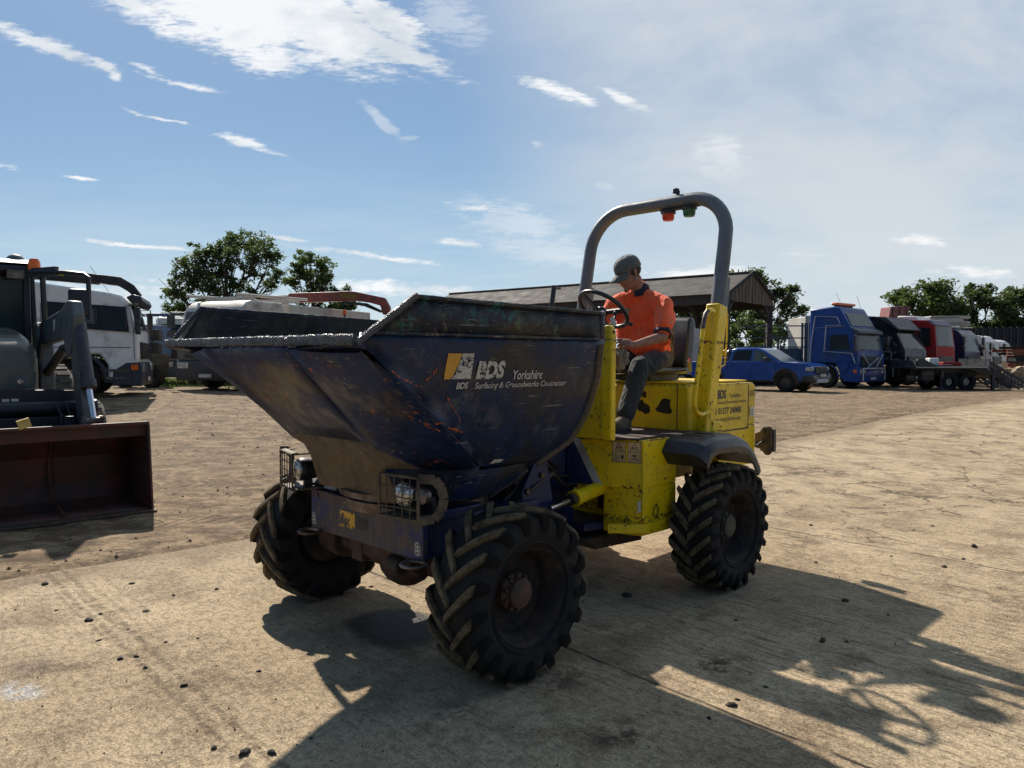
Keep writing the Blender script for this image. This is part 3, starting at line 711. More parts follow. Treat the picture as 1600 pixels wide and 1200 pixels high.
    mb.face([(-.66, .55, 1.10), (-.66, -.55, 1.10), (-.73, -.63, 1.12), (-.73, .63, 1.12)], 0)
    o = mb.build('skip', [MT['skipblue'], MT['skipfront'], MT['skipband'], MT['skipbase'], MT['chute']], D, smooth=28)
    m = o.modifiers.new('thick', 'SOLIDIFY'); m.thickness = .014; m.offset = -1
    return o
SK = skip()
# inner load floor / inner walls
mb = MB()
for sd in (1, -1):
    mb.face([(.96, sd*.975, 1.84), (-.74, sd*.975, 1.84), (-.74, sd*.975, 2.0), (.67 if sd > 0 else .83, sd*.975, 2.015 if sd > 0 else 2.04)])
    mb.face([(.96, sd*.975, 1.84), (-.74, sd*.975, 1.84), (-.45, sd*.6, 1.15), (.1, sd*.6, 1.15)])
mb.face([(-.86, .9, 2.0), (-.86, -.9, 2.0), (-.45, -.6, 1.15), (-.45, .6, 1.15)])
mb.face([(-.45, .6, 1.15), (-.45, -.6, 1.15), (.1, -.6, 1.15), (.1, .6, 1.15)])
mb.face([(.1, .6, 1.15), (.1, -.6, 1.15), (.96, -.97, 1.815), (.96, .97, 1.815)])
mb.build('inner_lining', MT['skipinner'], SK, smooth=0)
# front lip: heavy plate standing up, caked with tar; raised cheeks at both ends
def strip(P0, P1, w_, h_, n, amp, seed, taper=False):
    """knobbly bar from P0 to P1"""
    m_ = MB(); P0, P1 = Vector(P0), Vector(P1); d = P1-P0; x = d.normalized(); y = Vector((0, 0, 1)).cross(x).normalized(); z = x.cross(y); R = []
    for i in range(n+1):
        c = P0+d*i/n; r = []
        for a in range(10):
            t_ = 2*pi*a/10; e = (abs(cos(t_))**.6*(1 if cos(t_) > 0 else -1), abs(sin(t_))**.6*(1 if sin(t_) > 0 else -1))
            q = c+y*e[0]*w_/2+z*e[1]*h_/2; nn = mnoise.noise(Vector((q.x*28+seed, q.y*28, q.z*28)))+.5*mnoise.noise(Vector((q.x*60, q.y*60+seed, q.z*60)))
            r.append(m_.v(q+(y*e[0]+z*e[1])*nn*amp))
        R.append(r)
    for A, B in zip(R, R[1:]):
        for a in range(10): m_.b.faces.new((A[a], A[(a+1) % 10], B[(a+1) % 10], B[a]))
    m_.b.faces.new(R[0][::-1]); m_.b.faces.new(R[-1]); return m_
strip((1.035, -1.09, 1.822), (1.035, 1.05, 1.817), .026, .052, 170, .004, 3).build('front_lip', MT['tar'], SK, smooth=60)
for sd in (1, -1):
    pk = (.66, 2.03) if sd > 0 else (.84, 2.055)
    strip((1.035, sd*1.06, 1.80), (pk[0], sd*1.005, pk[1]), .028, .032, 40, .003, 8+sd).build('cheek_edge', MT['tar'], SK, smooth=60)
    strip((pk[0], sd*1.005, pk[1]-.004), (-.74, sd*1.005, 2.008), .024, .022, 60, .003, 18+sd).build('top_rim', MT['skipband'], SK, smooth=60)
strip((-.9, .86, 2.006), (-.9, -.86, 2.006), .03, .03, 50, .005, 31).build('top_rim', MT['tar'], SK, smooth=60)
mb = MB(); mb.tube([(-.74, 1.003, 2.008), (-.80, .985, 2.012), (-.86, .93, 2.01), (-.9, .86, 2.006)], .014); mb.build('top_rim', MT['tar'], SK)
# folded seam between flank and upper band
for sd in (1, -1):
    strip((.96, sd*1.008, 1.85), (-.74, sd*1.008, 1.848), .012, .016, 40, .003, 5).build('seam', MT['skipband'], SK, smooth=60)
# rear edge flange, brown
for sd in (1, -1):
    pts = [Vector((lerp(z, *XR)-.02, sd*(yS(z)-.005), z)) for z in (1.82, 1.7, 1.6, 1.5, 1.4, 1.3, 1.22, 1.16, 1.11, 1.08)]
    mb = MB(); mb.tube(pts, .026, n=8); mb.build('rear_flange', MT['skipbase'], SK)
# worn lettering on both flanks
def lettermat(name, col, lo, sc):
    def f(t, b, oc):
        n = t.noise(oc, sc, 6, .75); big = t.noise(oc, 5.5, 4, .6)
        k = t.rng(t.math('ADD', t.math('MULTIPLY', n, .6), t.math('MULTIPLY', big, .4)), lo, lo+.012)
        P(t, b, col=t.mix(t.rng(n, .5, .65), col, tuple(x*.6 for x in col)), rough=.5, alpha=k)
    return mat(name, f)
MT['wornwhite'] = lettermat('worn_white_vinyl', (.55, .52, .47), .475, 38)
MT['wornwhite2'] = lettermat('scuffed_white_vinyl', (.55, .53, .49), .43, 30)
MT['wornorange'] = lettermat('worn_orange_vinyl', (.60, .30, .03), .36, 20)
def flank(x0, z0, sd=1, off=.005):
    return lambda a, b_: Vector((x0-sd*a, sd*(yS(z0+b_)+dent(x0-sd*a, z0+b_, sd)+off), z0+b_))
for sd in (1,):
    text_obj('lettering', 'BDS', .122, MT['wornwhite'], SK, flank(.236, 1.630, sd), sx=.92, bold=.006, shear=.1)
    text_obj('lettering', 'Yorkshire', .072, MT['wornwhite2'], SK, flank(-.035, 1.618, sd), sx=.86, bold=.001)
    text_obj('lettering', 'BDS', .046, MT['wornwhite2'], SK, flank(.358, 1.577, sd), sx=.95, bold=.0012)
    text_obj('lettering', 'Surfacing & Groundworks Contractor', .046, MT['wornwhite2'], SK, flank(.228, 1.574, sd), sx=1.02, bold=.0006)
mb = MB()
fm = flank(.452, 1.628)
N = 10
for i in range(N):
    for j in range(4):
        pass
def poly_on(fm, pts, m_, name, parent, thick=0):
    mb = MB(); mb.face([fm(*p) for p in pts]); return mb.build(name, m_, parent, smooth=0)
for j in range(6):
    z0, z1 = j/6*.13, (j+1)/6*.13
for nm, mm, fx0, fx1 in (('logo_patch', MT['wornorange'], lambda g: .004*(1-g)+.008*g, lambda g: .042+.062*g**.6), ('logo_patch', MT['wornwhite'], lambda g: .046+.062*g**.6, lambda g: .186)):
    mb = MB()
    for j in range(6):
        g0, g1 = j/6, (j+1)/6
        mb.face([fm(fx0(g0), g0*.13), fm(fx1(g0), g0*.13), fm(fx1(g1), g1*.13), fm(fx0(g1), g1*.13)])
    mb.build(nm, mm, SK, smooth=0)
poly_on(flank(-.085, 1.125), [(0, 0), (.08, .002), (.10, .018), (.06, .024), (.02, .026)], MT['wornwhite2'], 'logo_patch', SK)
# a few bare orange scrapes on the flank, thin and irregular
MT['scrape'] = simple('orange_primer', (.42, .10, .02), .7, var=.3, scale=40)
def scrape(pts, w_, seed):
    mb = MB(); random.seed(seed)
    for a, b_ in zip(pts, pts[1:]):
        n = 6
        for i in range(n):
            if random.random() < .25: continue
            f0, f1 = i/n, (i+1)/n; p = [a[k]+(b_[k]-a[k])*f0 for k in (0, 1)]; q = [a[k]+(b_[k]-a[k])*f1 for k in (0, 1)]
            ww = w_*random.uniform(.3, 1.2)
            def S_(x, z): return Vector((x, yS(z)+dent(x, z, 1)+.005, z))
            mb.face([S_(p[0], p[1]), S_(q[0], q[1]), S_(q[0]+random.uniform(-.006, .006), q[1]+ww), S_(p[0], p[1]+ww)])
    mb.build('scrape', MT['scrape'], SK, smooth=0)
scrape([(.79, 1.68), (.70, 1.63), (.62, 1.60), (.57, 1.59)], .006, 1); scrape([(.56, 1.62), (.53, 1.64), (.50, 1.665)], .022, 9); scrape([(.55, 1.42), (.47, 1.39), (.40, 1.355)], .007, 12); scrape([(.60, 1.55), (.52, 1.50)], .004, 13); scrape([(.40, 1.53), (.31, 1.44), (.25, 1.37)], .006, 2); scrape([(.36, 1.375), (.30, 1.355), (.23, 1.335)], .012, 3)
# ---- turntable and front chassis
mb = MB(); mb.lathe([(0, .80), (.46, .80), (.47, .83), (.47, .865), (.44, .87), (.44, .885), (.50, .89), (.50, .925), (0, .93)], 'z', c=(-.13, 0, 0), n=48)
for k in range(16):
    a = 2*pi*k/16; mb.cyl((-.13+.46*cos(a), .46*sin(a), .925), (-.13+.46*cos(a), .46*sin(a), .95), .014, n=6)
mb.build('turntable', MT['dullsteel'], D, smooth=30)
FC = MB()
FC.prism([(.25, .62), (.25, .80), (-.75, .80), (-.75, .45), (-.1, .45)], -.50, .50)
FC.prism([(.0, .80), (.26, .80), (.26, .86), (-.2, .86)], -.56, .56)
FC.build('front_chassis', MT['navy'], D, bevel=.008)
def _plate(t, b, oc):
    x, y, z = t.sep(oc); n = t.noise(oc, 9, 7, .7); st = t.noise(t.mapping(oc, sc=(10, 22, 2)), 1, 5, .65); fine = t.noise(oc, 50, 4, .6)
    c = t.mix(t.rng(st, .35, .62), (.040, .036, .045), (.085, .065, .05))
    c = t.mix(t.math('MULTIPLY', t.rng(n, .50, .56), t.rng(t.math('ABSOLUTE', y), .25, .5, .25, .9)), c, (.010, .022, .11))
    c = t.mix(t.math('MULTIPLY', t.rng(fine, .60, .66), .6), c, (.10, .04, .02)); c = t.mix(t.math('MULTIPLY', t.rng(z, .80, .85), .6), c, (.07, .035, .02))
    P(t, b, col=c, rough=.62, normal=t.bump(n, .4, .01))
MT['plate'] = mat('scraped_blue_plate', _plate)
PLT = MB().prism([(-.585, .605), (.60, .605), (.60, .855), (-.585, .865)], .27, .305, axis='x').build('front_plate', MT['plate'], D, bevel=.006)
MT['stickyellow'] = lettermat('torn_yellow_sticker', (.68, .38, .03), .47, 26)
MT['stickblack'] = lettermat('torn_black_sticker', (.01, .01, .01), .45, 30)
MT['stickwhite'] = simple('white_sticker', (.6, .58, .52), .5, dirt=(.2, .18, .15), dirtamt=.3, bump=0)
MT['ink'] = simple('black_ink', (.012, .012, .016), .5, bump=0)
def front(x0, y0, z0): return lambda a, b_: Vector((x0, y0+a, z0+b_))
fr = front(.3075, -.25, .675)
poly_on(fr, [(0, .0), (.185, .0), (.185, .10), (0, .10)], MT['stickyellow'], 'sticker', PLT)
poly_on(front(.3075, -.05, .69), [(0, 0), (.12, 0), (.12, .07), (0, .07)], MT['stickblack'], 'sticker', PLT)
for y0, z0 in ((-.575, .635), (.525, .632)):
    s_ = poly_on(front(.3075, y0, z0), [(.01, 0), (.05, 0), (.055, .015), (.055, .065), (.045, .08), (.015, .08), (.002, .065), (.002, .015)], MT['stickwhite'], 'sticker', PLT)
    mb = MB(); f2 = front(.3085, y0, z0)
    for a, b_ in ((.014, .01), (.032, .012), (.012, .035), (.03, .033), (.016, .056), (.034, .058)): mb.face([f2(a, b_), f2(a+.011, b_), f2(a+.012, b_+.014), f2(a+.002, b_+.013)])
    mb.tube([f2(a, b_) for a, b_ in ((.01, .004), (.048, .004), (.051, .06), (.043, .076), (.015, .076), (.005, .06))], .0012, n=5, closed=True)
    mb.build('print', MT['ink'], s_)
for y0 in (-.50, .60):   # lashing rings under the plate
    mb = MB(); mb.tube([(.37+.065*cos(a), y0+.075*sin(a), .605) for a in (2*pi*k/20 for k in range(20))], .011, closed=True); mb.build('lashing_ring', MT['dullsteel'], D)
# axle and lower iron
mb = MB(); mb.cyl((0, -.86, TR), (0, .86, TR), .075, n=20); mb.ell((0, .05, TR-.01), (.17, .2, .17)); mb.cyl((0, -.8, TR), (0, -.6, TR), .13, n=20); mb.cyl((0, .6, TR), (0, .8, TR), .13, n=20)
mb.prism([(.2, .61), (.2, .50), (.12, .42), (-.2, .42), (-.2, .61)], -.30, .34); mb.cyl((.22, .16, .50), (.22, .30, .50), .05); mb.box((.16, -.2, .52), (.1, .12, .16))
mb.build('front_axle', MT['rust'], D, bevel=.01)
mb = MB(); mb.cyl((WB, -.86, TR), (WB, .86, TR), .075, n=20); mb.ell((WB, 0, TR), (.17, .2, .17)); mb.build('rear_axle', MT['rust'], D)
mb = MB(); mb.prism([(-.75, .80), (-.75, .42), (-1.15, .32), (-1.42, .36), (-1.42, .80)], -.24, .24)
mb.build('centre_pivot', MT['navy'], D, bevel=.01)
mb = MB(); mb.prism([(-1.0, .46), (-1.16, .24), (-1.26, .26), (-1.45, .44)], .05, .30); mb.prism([(-1.3, .42), (-1.42, .33), (-2.0, .30), (-2.0, .42)], -.3, .45); mb.build('underside', MT['rust'], D, bevel=.01)
# blue tower behind the skip
mb = MB()
mb.prism([(-.78, .55), (-.72, 1.0), (-.80, 1.16), (-1.05, 1.18), (-1.32, 1.12), (-1.32, .55)], -.24, .24)
mb.prism([(-.62, .50), (-.62, .86), (-.74, 1.06), (-.86, 1.06), (-.98, .5)], .43, .47); mb.prism([(-.62, .50), (-.62, .86), (-.74, 1.06), (-.86, 1.06), (-.98, .5)], -.47, -.43)
mb.build('tipping_tower', MT['navy'], D, bevel=.01)
mb = MB(); mb.cyl((-.70, .30, .70), (-.62, .30, 1.05), .045); mb.cyl((-.62, .30, 1.05), (-.60, .30, 1.14), .022); mb.build('tipping_ram', MT['dullsteel'], D)
# steering ram
mb = MB(); mb.cyl((-1.60, .42, .785), (-1.10, .50, .755), .052, n=24); mb.cyl((-1.15, .492, .758), (-1.10, .50, .755), .058, n=24)
sr = mb.build('steering_ram', MT['yellow'], D); MB().cyl((-1.10, .50, .755), (-1.055, .507, .752), .04, n=20).build('gland', MT['black'], sr); MB().cyl((-1.06, .506, .752), (-.80, .548, .735), .02, n=16).build('ram_rod', MT['steel'], sr)
# headlamps in mesh guards
def headlamp(c, sd, yawd):
    R = Matrix.Rotation(radians(yawd), 3, 'Z')
    def q(x, y, z): return Vector(c)+R @ Vector((x, y, z))
    mb = MB(); mb.lathe([(.0, -.16), (.06, -.15), (.075, -.03), (.075, .0), (.068, .012), (.0, .012)], 'x', n=28)
    mb.box((-.05, 0, -.10), (.05, .05, .06)); mb.bar((-.15, 0, -.12), (.02, 0, -.12), .08, .012)
    h = mb.build('headlamp', MT['black'], D); h.location = c; h.rotation_euler = (0, 0, radians(yawd))
    mb = MB(); mb.lathe([(.072, .008), (.072, .018), (.055, .034), (.0, .045)], 'x', n=28); mb.build('lens', MT['lens'], h)
    mb = MB(); mb.lathe([(.030, .0), (.045, .01), (.045, .05), (.03, .058), (0, .06)], 'x', c=(-.04, sd*.125, 0), n=20); mb.build('side_lamp', MT['dullsteel'], h)
    g = MB(); W_, H_ = .24, .115     # frame of the guard, with a D-shaped side plate
    x1 = .085
    fr_ = [(x1, -sd*.12, H_), (x1, sd*(W_-.06), H_), (x1, sd*(W_-.06), -H_), (x1, -sd*.12, -H_)]
    for a, b_ in zip(fr_, fr_[1:]+fr_[:1]): g.bar(a, b_, .014, .010)
    for k in range(1, 5): yy = -sd*.12+sd*(W_+.06)*k/5; g.tube([(x1+.003, yy, H_), (x1+.003, yy, -H_)], .0035, n=6)
    for k in range(1, 4): zz = -H_+2*H_*k/4; g.tube([(x1+.006, -sd*.12, zz), (x1+.006, sd*(W_-.06), zz)], .0035, n=6)
    for z in (H_, -H_): g.bar((x1, -sd*.12, z), (-.13, -sd*.12, z), .012, .008); g.bar((x1, sd*(W_-.07), z), (-.02, sd*(W_-.0), z*.96), .03, .006)
    arc = [(.085, sd*(W_-.06), H_), (.02, sd*(W_-.005), H_*.92), (-.01, sd*(W_+.02), H_*.55), (-.02, sd*(W_+.03), 0), (-.01, sd*(W_+.02), -H_*.55), (.02, sd*(W_-.005), -H_*.92), (.085, sd*(W_-.06), -H_)]
    for a, b_ in zip(arc, arc[1:]): g.bar(a, b_, .012, .05)
    for z in (H_+.004, -H_-.004): g.prism([(x1, -sd*.12), (x1, sd*.18), (.0, sd*.235), (-.10, sd*.20), (-.12, -sd*.12)] if z < 0 else [(x1, -sd*.12), (x1, sd*.18), (.045, sd*.2), (.045, -sd*.12)], z-.004, z+.004, axis='z')
    g.build('guard', MT['guard'], h, smooth=30)
    return h
MT['guard'] = simple('muddy_guard', (.13, .10, .065), .7, .2, .4, 14, dirt=(.03, .025, .02), dirtamt=.5, bump=.3)
def _lens(t, b, oc):
    n = t.voro(oc, 60); P(t, b, col=t.mix(t.rng(t.noise(oc, 20, 4, .6), .4, .6), (.25, .24, .22), (.6, .6, .6)), rough=.15, metal=.7, normal=t.bump(n, .6, .005))
MT['lens'] = mat('lamp_lens', _lens)
headlamp((.34, .49, .975), 1, 8); headlamp((.34, -.66, .99), -1, -14)
mb = MB(); mb.bar((.22, .58, .86), (.24, .58, .96), .06, .03); mb.bar((.16, -.62, .84), (.22, -.62, .92), .2, .1); mb.build('lamp_bracket', MT['black'], D, bevel=.006)
mb = MB(); mb.prism([(.16, .868), (.26, .868), (.26, .90), (.20, .93), (.16, .91)], -.50, -.36); mb.build('grease_pot', simple('blue_grey_enamel', (.25, .33, .42), .3, dirt=(.1, .08, .06)), D, bevel=.008)
# ---- rear body of the dumper
RB = MB()
fl = [(-1.54, .767), (-1.50, .64), (-1.343, .282), (-1.343, -.282), (-1.50, -.64), (-1.54, -.767), (-3.30, -.70), (-3.30, .70), (-1.98, .767)]
RB.prism([(-1.343, .25), (-1.54, .767), (-1.98, .767), (-1.98, .66), (-2.72, .66), (-2.72, .70), (-3.36, .70), (-3.36, -.70), (-2.72, -.70), (-2.72, -.66), (-1.98, -.66), (-1.98, -.767), (-1.54, -.767), (-1.343, -.25)], .80, 1.148, axis='z')
body = RB.build('rear_body', MT['yellow'], D, bevel=.008)
# lower front corner box with the recess for the steering ram
mb = MB()
mb.prism([(-1.50, .64), (-1.545, .765), (-1.80, .775), (-1.98, .767), (-1.98, .45), (-1.50, .45)], .46, .80, axis='z')
mb.prism([(-1.50, -.64), (-1.545, -.765), (-1.98, -.767), (-1.98, -.45), (-1.50, -.45)], .46, .80, axis='z')
mb.prism([(-1.70, -.45), (-1.70, .45), (-1.98, .45), (-1.98, -.45)], .46, .80, axis='z')
mb.build('side_tank', MT['yellow'], body, bevel=.008)
mb = MB(); mb.prism([(-1.36, .60), (-1.56, .80), (-1.62, .79), (-1.98, .775), (-1.98, .74), (-1.58, .74), (-1.40, .57)], .485, .55, axis='z'); mb.build('bottom_flange', MT['yellow'], body, bevel=.004)
mb = MB(); mb.box((-1.655, .45, .70), (.06, .30, .22)); mb.build('recess', MT['black'], body)
# pressed line, folded rib and worn marks on the chamfer and side
mb = MB(); mb.tube([(-1.544, .771, .56), (-1.544, .771, 1.14)], .008); mb.build('corner_fold', MT['yellow'], body)
# dash panel standing at the front of the platform, with channel post
mb = MB()
mb.prism([(-.55, 1.15), (.56, 1.15), (.56, 1.80), (.47, 1.86), (-.40, 1.86), (-.55, 1.7)], -1.385, -1.36, axis='x')
dash = mb.build('dash_panel', MT['yellow'], D, bevel=.004)
mb = MB(); mb.prism([(-1.335, .56), (-1.335, .632), (-1.345, .642), (-1.39, .642), (-1.39, .56)], 1.15, 1.93, axis='z')
mb.cyl((-1.39, .60, 1.93), (-1.335, .60, 1.93), .036, n=20); mb.build('channel_post', MT['yellow'], dash, bevel=.008)
MB().cyl((-1.36, .643, 1.915), (-1.36, .636, 1.915), .014, n=14).build('bolt_hole', MT['black'], dash)
mb = MB(); mb.prism([(-1.40, -.3), (-1.40, .5), (-1.62, .45), (-1.70, .3), (-1.70, -.1), (-1.6, -.3)], 1.80, 1.96, axis='z'); mb.box((-1.50, .49, 1.86), (.16, .04, .12)); mb.build('instrument_cowl', MT['black'], dash, bevel=.02)
mb = MB(); mb.box((-1.52, .516, 2.0), (.006, .035, .07), Matrix.Rotation(.5, 3, 'X')); mb.build('card_tag', MT['stickwhite'], dash)
# steering column and wheel
sc_ = Vector((-1.74, .255, 2.108)); sn = Vector((-.62, .10, .78)).normalized()
mb = MB(); mb.cyl((-1.50, .20, 1.84), sc_-sn*.05, .035, n=16); mb.cyl((-1.50, .20, 1.84), sc_-sn*.16, .055, .042, n=16); mb.build('steering_column', MT['black'], D)
su = sn.cross(Vector((0, 1, 0))).normalized(); sv = sn.cross(su)
mb = MB(); mb.tube([sc_+(su*cos(a)+sv*sin(a))*.205 for a in (2*pi*k/48 for k in range(48))], .0175, n=12, closed=True)
for a in (.5, 2.6, 4.7): e = su*cos(a)+sv*sin(a); mb.bar(sc_+e*.03-sn*.03, sc_+e*.20, .040, .014, up=sn)
mb.lathe([(0, 0), (.05, 0), (.05, .03), (.035, .045), (0, .05)], 'z', n=20)
vs = [v for v in mb.b.verts if v.co.length < .1]
Rz = sn.to_track_quat('Z', 'Y').to_matrix()
for v in vs: v.co = sc_-sn*.045+Rz @ v.co
mb.build('steering_wheel', MT['vinyl'], D, smooth=40)
# levers and column loom
mb = MB(); mb.tube([(-1.60, .38, 1.93), (-1.66, .42, 2.02), (-1.70, .40, 2.06)], .008); mb.ell((-1.70, .40, 2.07), (.018, .018, .022)); mb.tube([(-1.62, .30, 1.9), (-1.75, .42, 1.98), (-1.80, .46, 1.99)], .007); mb.ell((-1.81, .465, 1.99), (.02, .016, .016))
mb.tube([(-1.55, .30, 1.20), (-1.57, .31, 1.5), (-1.55, .26, 1.80)], .03); mb.build('levers', MT['black'], D)
mb = MB(); mb.tube([(-1.74, -.05, 2.10), (-1.80, -.02, 2.02)], .02); mb.build('loom', MT['black'], D)
# thin stanchion left of the frame, seen beside the far leg
mb = MB(); mb.tube([(-1.95, -.52, 1.85), (-2.02, -.52, 2.25), (-2.04, -.52, 2.36)], .022); mb.tube([(-2.04, -.52, 2.34), (-2.14, -.54, 2.345)], .012); mb.build('work_lamp_stalk', MT['plastic'], D)
# footplate
MT['footplate'] = simple('red_brown_footplate', (.05, .02, .018), .7, dirt=(.05, .04, .03), dirtamt=.6, bump=.6, bs=150)
mb = MB(); mb.prism([(-1.38, .26), (-1.38, .55), (-1.52, .74), (-2.24, .745), (-2.24, -.70), (-1.52, -.7), (-1.38, -.5)], 1.151, 1.164, axis='z'); mb.build('footplate', MT['footplate'], body)
# engine bonnet
mb = MB(); mb.prism([(-2.25, 1.15), (-2.25, 1.50), (-2.27, 1.525), (-3.31, 1.52), (-3.36, 1.49), (-3.36, 1.15)], -.70, .70)
bon = mb.build('engine_bonnet', MT['yellow2'], D, bevel=.012)
mb = MB(); mb.box((-2.78, 0, 1.535), (1.02, 1.30, .012)); mb.build('bonnet_top', MT['yellow2'], bon, bevel=.004)
mb = MB(); mb.prism([(-2.48, 1.150), (-2.48, 1.50), (-3.21, 1.50), (-3.21, 1.138), (-3.19, 1.138), (-3.19, 1.12), (-2.5, 1.12)], .7015, .7055); mb.build('side_panel', MT['yellow2'], bon, bevel=.001)
mb = MB(); mb.prism([(-2.47, 1.118), (-3.225, 1.118), (-3.225, 1.50), (-3.213, 1.50), (-3.213, 1.130), (-2.47, 1.130)], .7005, .7062); mb.build('panel_gap', MT['black'], bon)
# worn-through black patches on the riser
MT['patch'] = simple('bare_black_patch', (.008, .008, .009), .6, bump=.2)
PATCH = [[(0.199, 1.329), (0.23, 1.378), (0.27, 1.391), (0.287, 1.365), (0.341, 1.341), (0.345, 1.289), (0.293, 1.272), (0.271, 1.291), (0.231, 1.298)],
         [(0.394, 1.318), (0.435, 1.367), (0.454, 1.4), (0.492, 1.41), (0.535, 1.403), (0.536, 1.345), (0.555, 1.308), (0.534, 1.286), (0.48, 1.288), (0.408, 1.3)],
         [(0.269, 1.457), (0.305, 1.46), (0.309, 1.417), (0.284, 1.404), (0.264, 1.419), (0.213, 1.383), (0.198, 1.388), (0.241, 1.432)]]
for k, pp in enumerate(PATCH):
    pts = []
    for (a_, b_), (c_, d_) in zip(pp, pp[1:]+pp[:1]):
        for i in range(4):
            f = i/4; j = .010*(f > 0); q = Vector((a_*30, b_*30, k)); pts.append((-2.2485, a_+(c_-a_)*f+j*mnoise.noise(q+Vector((f*3, 0, 0))), b_+(d_-b_)*f+j*mnoise.noise(q+Vector((0, f*3, 2)))))
    mb = MB(); mb.face(pts); mb.build('worn_patch', MT['patch'], bon, smooth=0)
mb = MB(); mb.tube([(-2.249, .60, 1.16), (-2.249, .60, 1.52)], .004); mb.build('riser_seam', MT['black'], bon)
# lettering on the bonnet side
MT['letter_navy'] = lettermat('navy_vinyl', (.02, .02, .05), .30, 30)
def bside(x0, z0): return lambda a, b_: Vector((x0-a, .7075, z0+b_))
text_obj('lettering', 'BDS', .100, MT['letter_navy'], bon, bside(-2.685, 1.398), sx=.80, bold=.004)
text_obj('lettering', 'Yorkshire', .058, MT['letter_navy'], bon, bside(-2.875, 1.398), sx=.86)
text_obj('lettering', 'Surfacing & Groundworks Contractor', .040, MT['letter_navy'], bon, bside(-2.685, 1.352), sx=.80)
text_obj('lettering', 'tel: 01377 240405', .074, MT['letter_navy'], bon, bside(-2.60, 1.268), sx=.92, bold=.0018)
text_obj('lettering', 'www.bdsyorkshire.com', .055, MT['letter_navy'], bon, bside(-2.61, 1.206), sx=.90)
mb = MB()
for k in range(4):
    a = .035*k; mb.face([bside(-3.245, 1.40)(a-.012, 0), bside(-3.245, 1.40)(a, 0), bside(-3.245, 1.40)(a+.04, .055), bside(-3.245, 1.40)(a+.028, .055)])
mb.build('hazard_bars', MT['ink'], bon, smooth=0)
s_ = poly_on(bside(-3.255, 1.22), [(0, 0), (.07, 0), (.07, .085), (0, .085)], MT['stickwhite'], 'sticker', bon)
mb = MB(); q = lambda a, b_: bside(-3.255, 1.22)(a, b_)+Vector((0, .001, 0))
for a, b_, w_, h_ in ((.02, .012, .03, .012), (.024, .032, .02, .01), (.02, .052, .03, .006), (.03, .05, .006, .02)): mb.face([q(a, b_), q(a+w_, b_), q(a+w_, b_+h_), q(a, b_+h_)])
mb.build('print', MT['ink'], s_, smooth=0)
# lower side below the bonnet and the number plate bit
mb = MB(); mb.box((-2.70, .702, 1.095), (.10, .006, .035)); mb.build('label_plate', MT['stickwhite'], body)
# safety decals on the chamfer: plane through (-1.343,.25) and (-1.54,.767)
c0, c1 = Vector((-1.343, .25, 0)), Vector((-1.54, .767, 0)); cx = (c1-c0).normalized(); cn = Vector((cx.y, -cx.x, 0)); CLn = (c1-c0).length
def cham(s0, z0, off=.0025): return lambda a, b_: Vector((c0.x, c0.y, 0))+cx*(s0+a)+cn*off+Vector((0, 0, z0+b_))
MT['decal'] = simple('faded_orange_decal', (.70, .46, .22), .55, dirt=(.25, .18, .1), dirtamt=.3, bump=0)
MT['stripe'] = simple('dirty_white_stripe', (.42, .40, .36), .55, dirt=(.2, .17, .14), dirtamt=.4, bump=0)
for s0 in (.335, .448):
    d_ = poly_on(cham(s0, .985), [(0, 0), (.095, 0), (.095, .148), (0, .148)], MT['decal'], 'safety_decal', body)
    mb = MB(); f3 = cham(s0, .985, .0035)
    for a, b_ in (((.015, .09), (.08, .09)), ((.08, .09), (.048, .14)), ((.048, .14), (.015, .09)), ((.0, .076), (.095, .076)), ((0, 0), (.095, 0)), ((0, .148), (.095, .148)), ((0, 0), (0, .148)), ((.095, 0), (.095, .148))):
        mb.bar(f3(*a), f3(*b_), .003, .0008, up=cn)
    for a, b_ in ((.034, .098), (.046, .098), (.06, .098)): mb.face([f3(a-.004, b_), f3(a+.004, b_), f3(a+.004, b_+.014), f3(a-.004, b_+.014)])
    if s0 < .4:
        for a, b_, r_ in ((.073, .042, .010), (.073, .028, .006)): mb.face([f3(a+r_*cos(t_), b_+r_*1.3*sin(t_)) for t_ in (k*pi/4 for k in range(8))])
        for a, b_ in (((.014, .060), (.028, .045)), ((.028, .045), (.022, .03)), ((.034, .034), (.058, .034)), ((.014, .060), (.008, .05))): mb.bar(f3(*a), f3(*b_), .003, .0008, up=cn)
    else:
        mb.face([f3(.048+.014*cos(t_), .05+.007*sin(t_)) for t_ in (k*pi/4 for k in range(8))])
        for a, b_ in (((.02, .05), (.045, .058)), ((.045, .058), (.065, .05)), ((.012, .014), (.045, .03)), ((.045, .03), (.08, .014))): mb.bar(f3(*a), f3(*b_), .0025, .0008, up=cn)
    mb.build('print', MT['ink'], d_, smooth=0)
# diagonal white stripe and the blue triangle in front of it
f3 = cham(0, 0, .0025)
poly_on(f3, [(.025, 1.146), (.085, 1.146), (.262, .81), (.20, .81)], MT['stripe'], 'white_stripe', body)
poly_on(f3, [(.0, 1.12), (.025, 1.146), (.197, .81), (.0, .81)], MT['navy'], 'blue_panel', body)
mb = MB(); mb.prism([(-.30, .80), (-.30, 1.146), (.25, 1.146), (.25, .80)], -1.345, -1.335, axis='x'); mb.build('blue_panel', MT['navy'], body)
mb = MB(); mb.prism([(-1.340, .40), (-1.36, .20), (-1.345, -.3), (-1.7, -.3), (-1.72, .45), (-1.50, .45)], .47, .52, axis='z'); mb.build('blue_beam', MT['navy'], body)
f4 = lambda s0, z0: (lambda a, b_: Vector((-1.60-a-s0, .7775, z0+b_)))
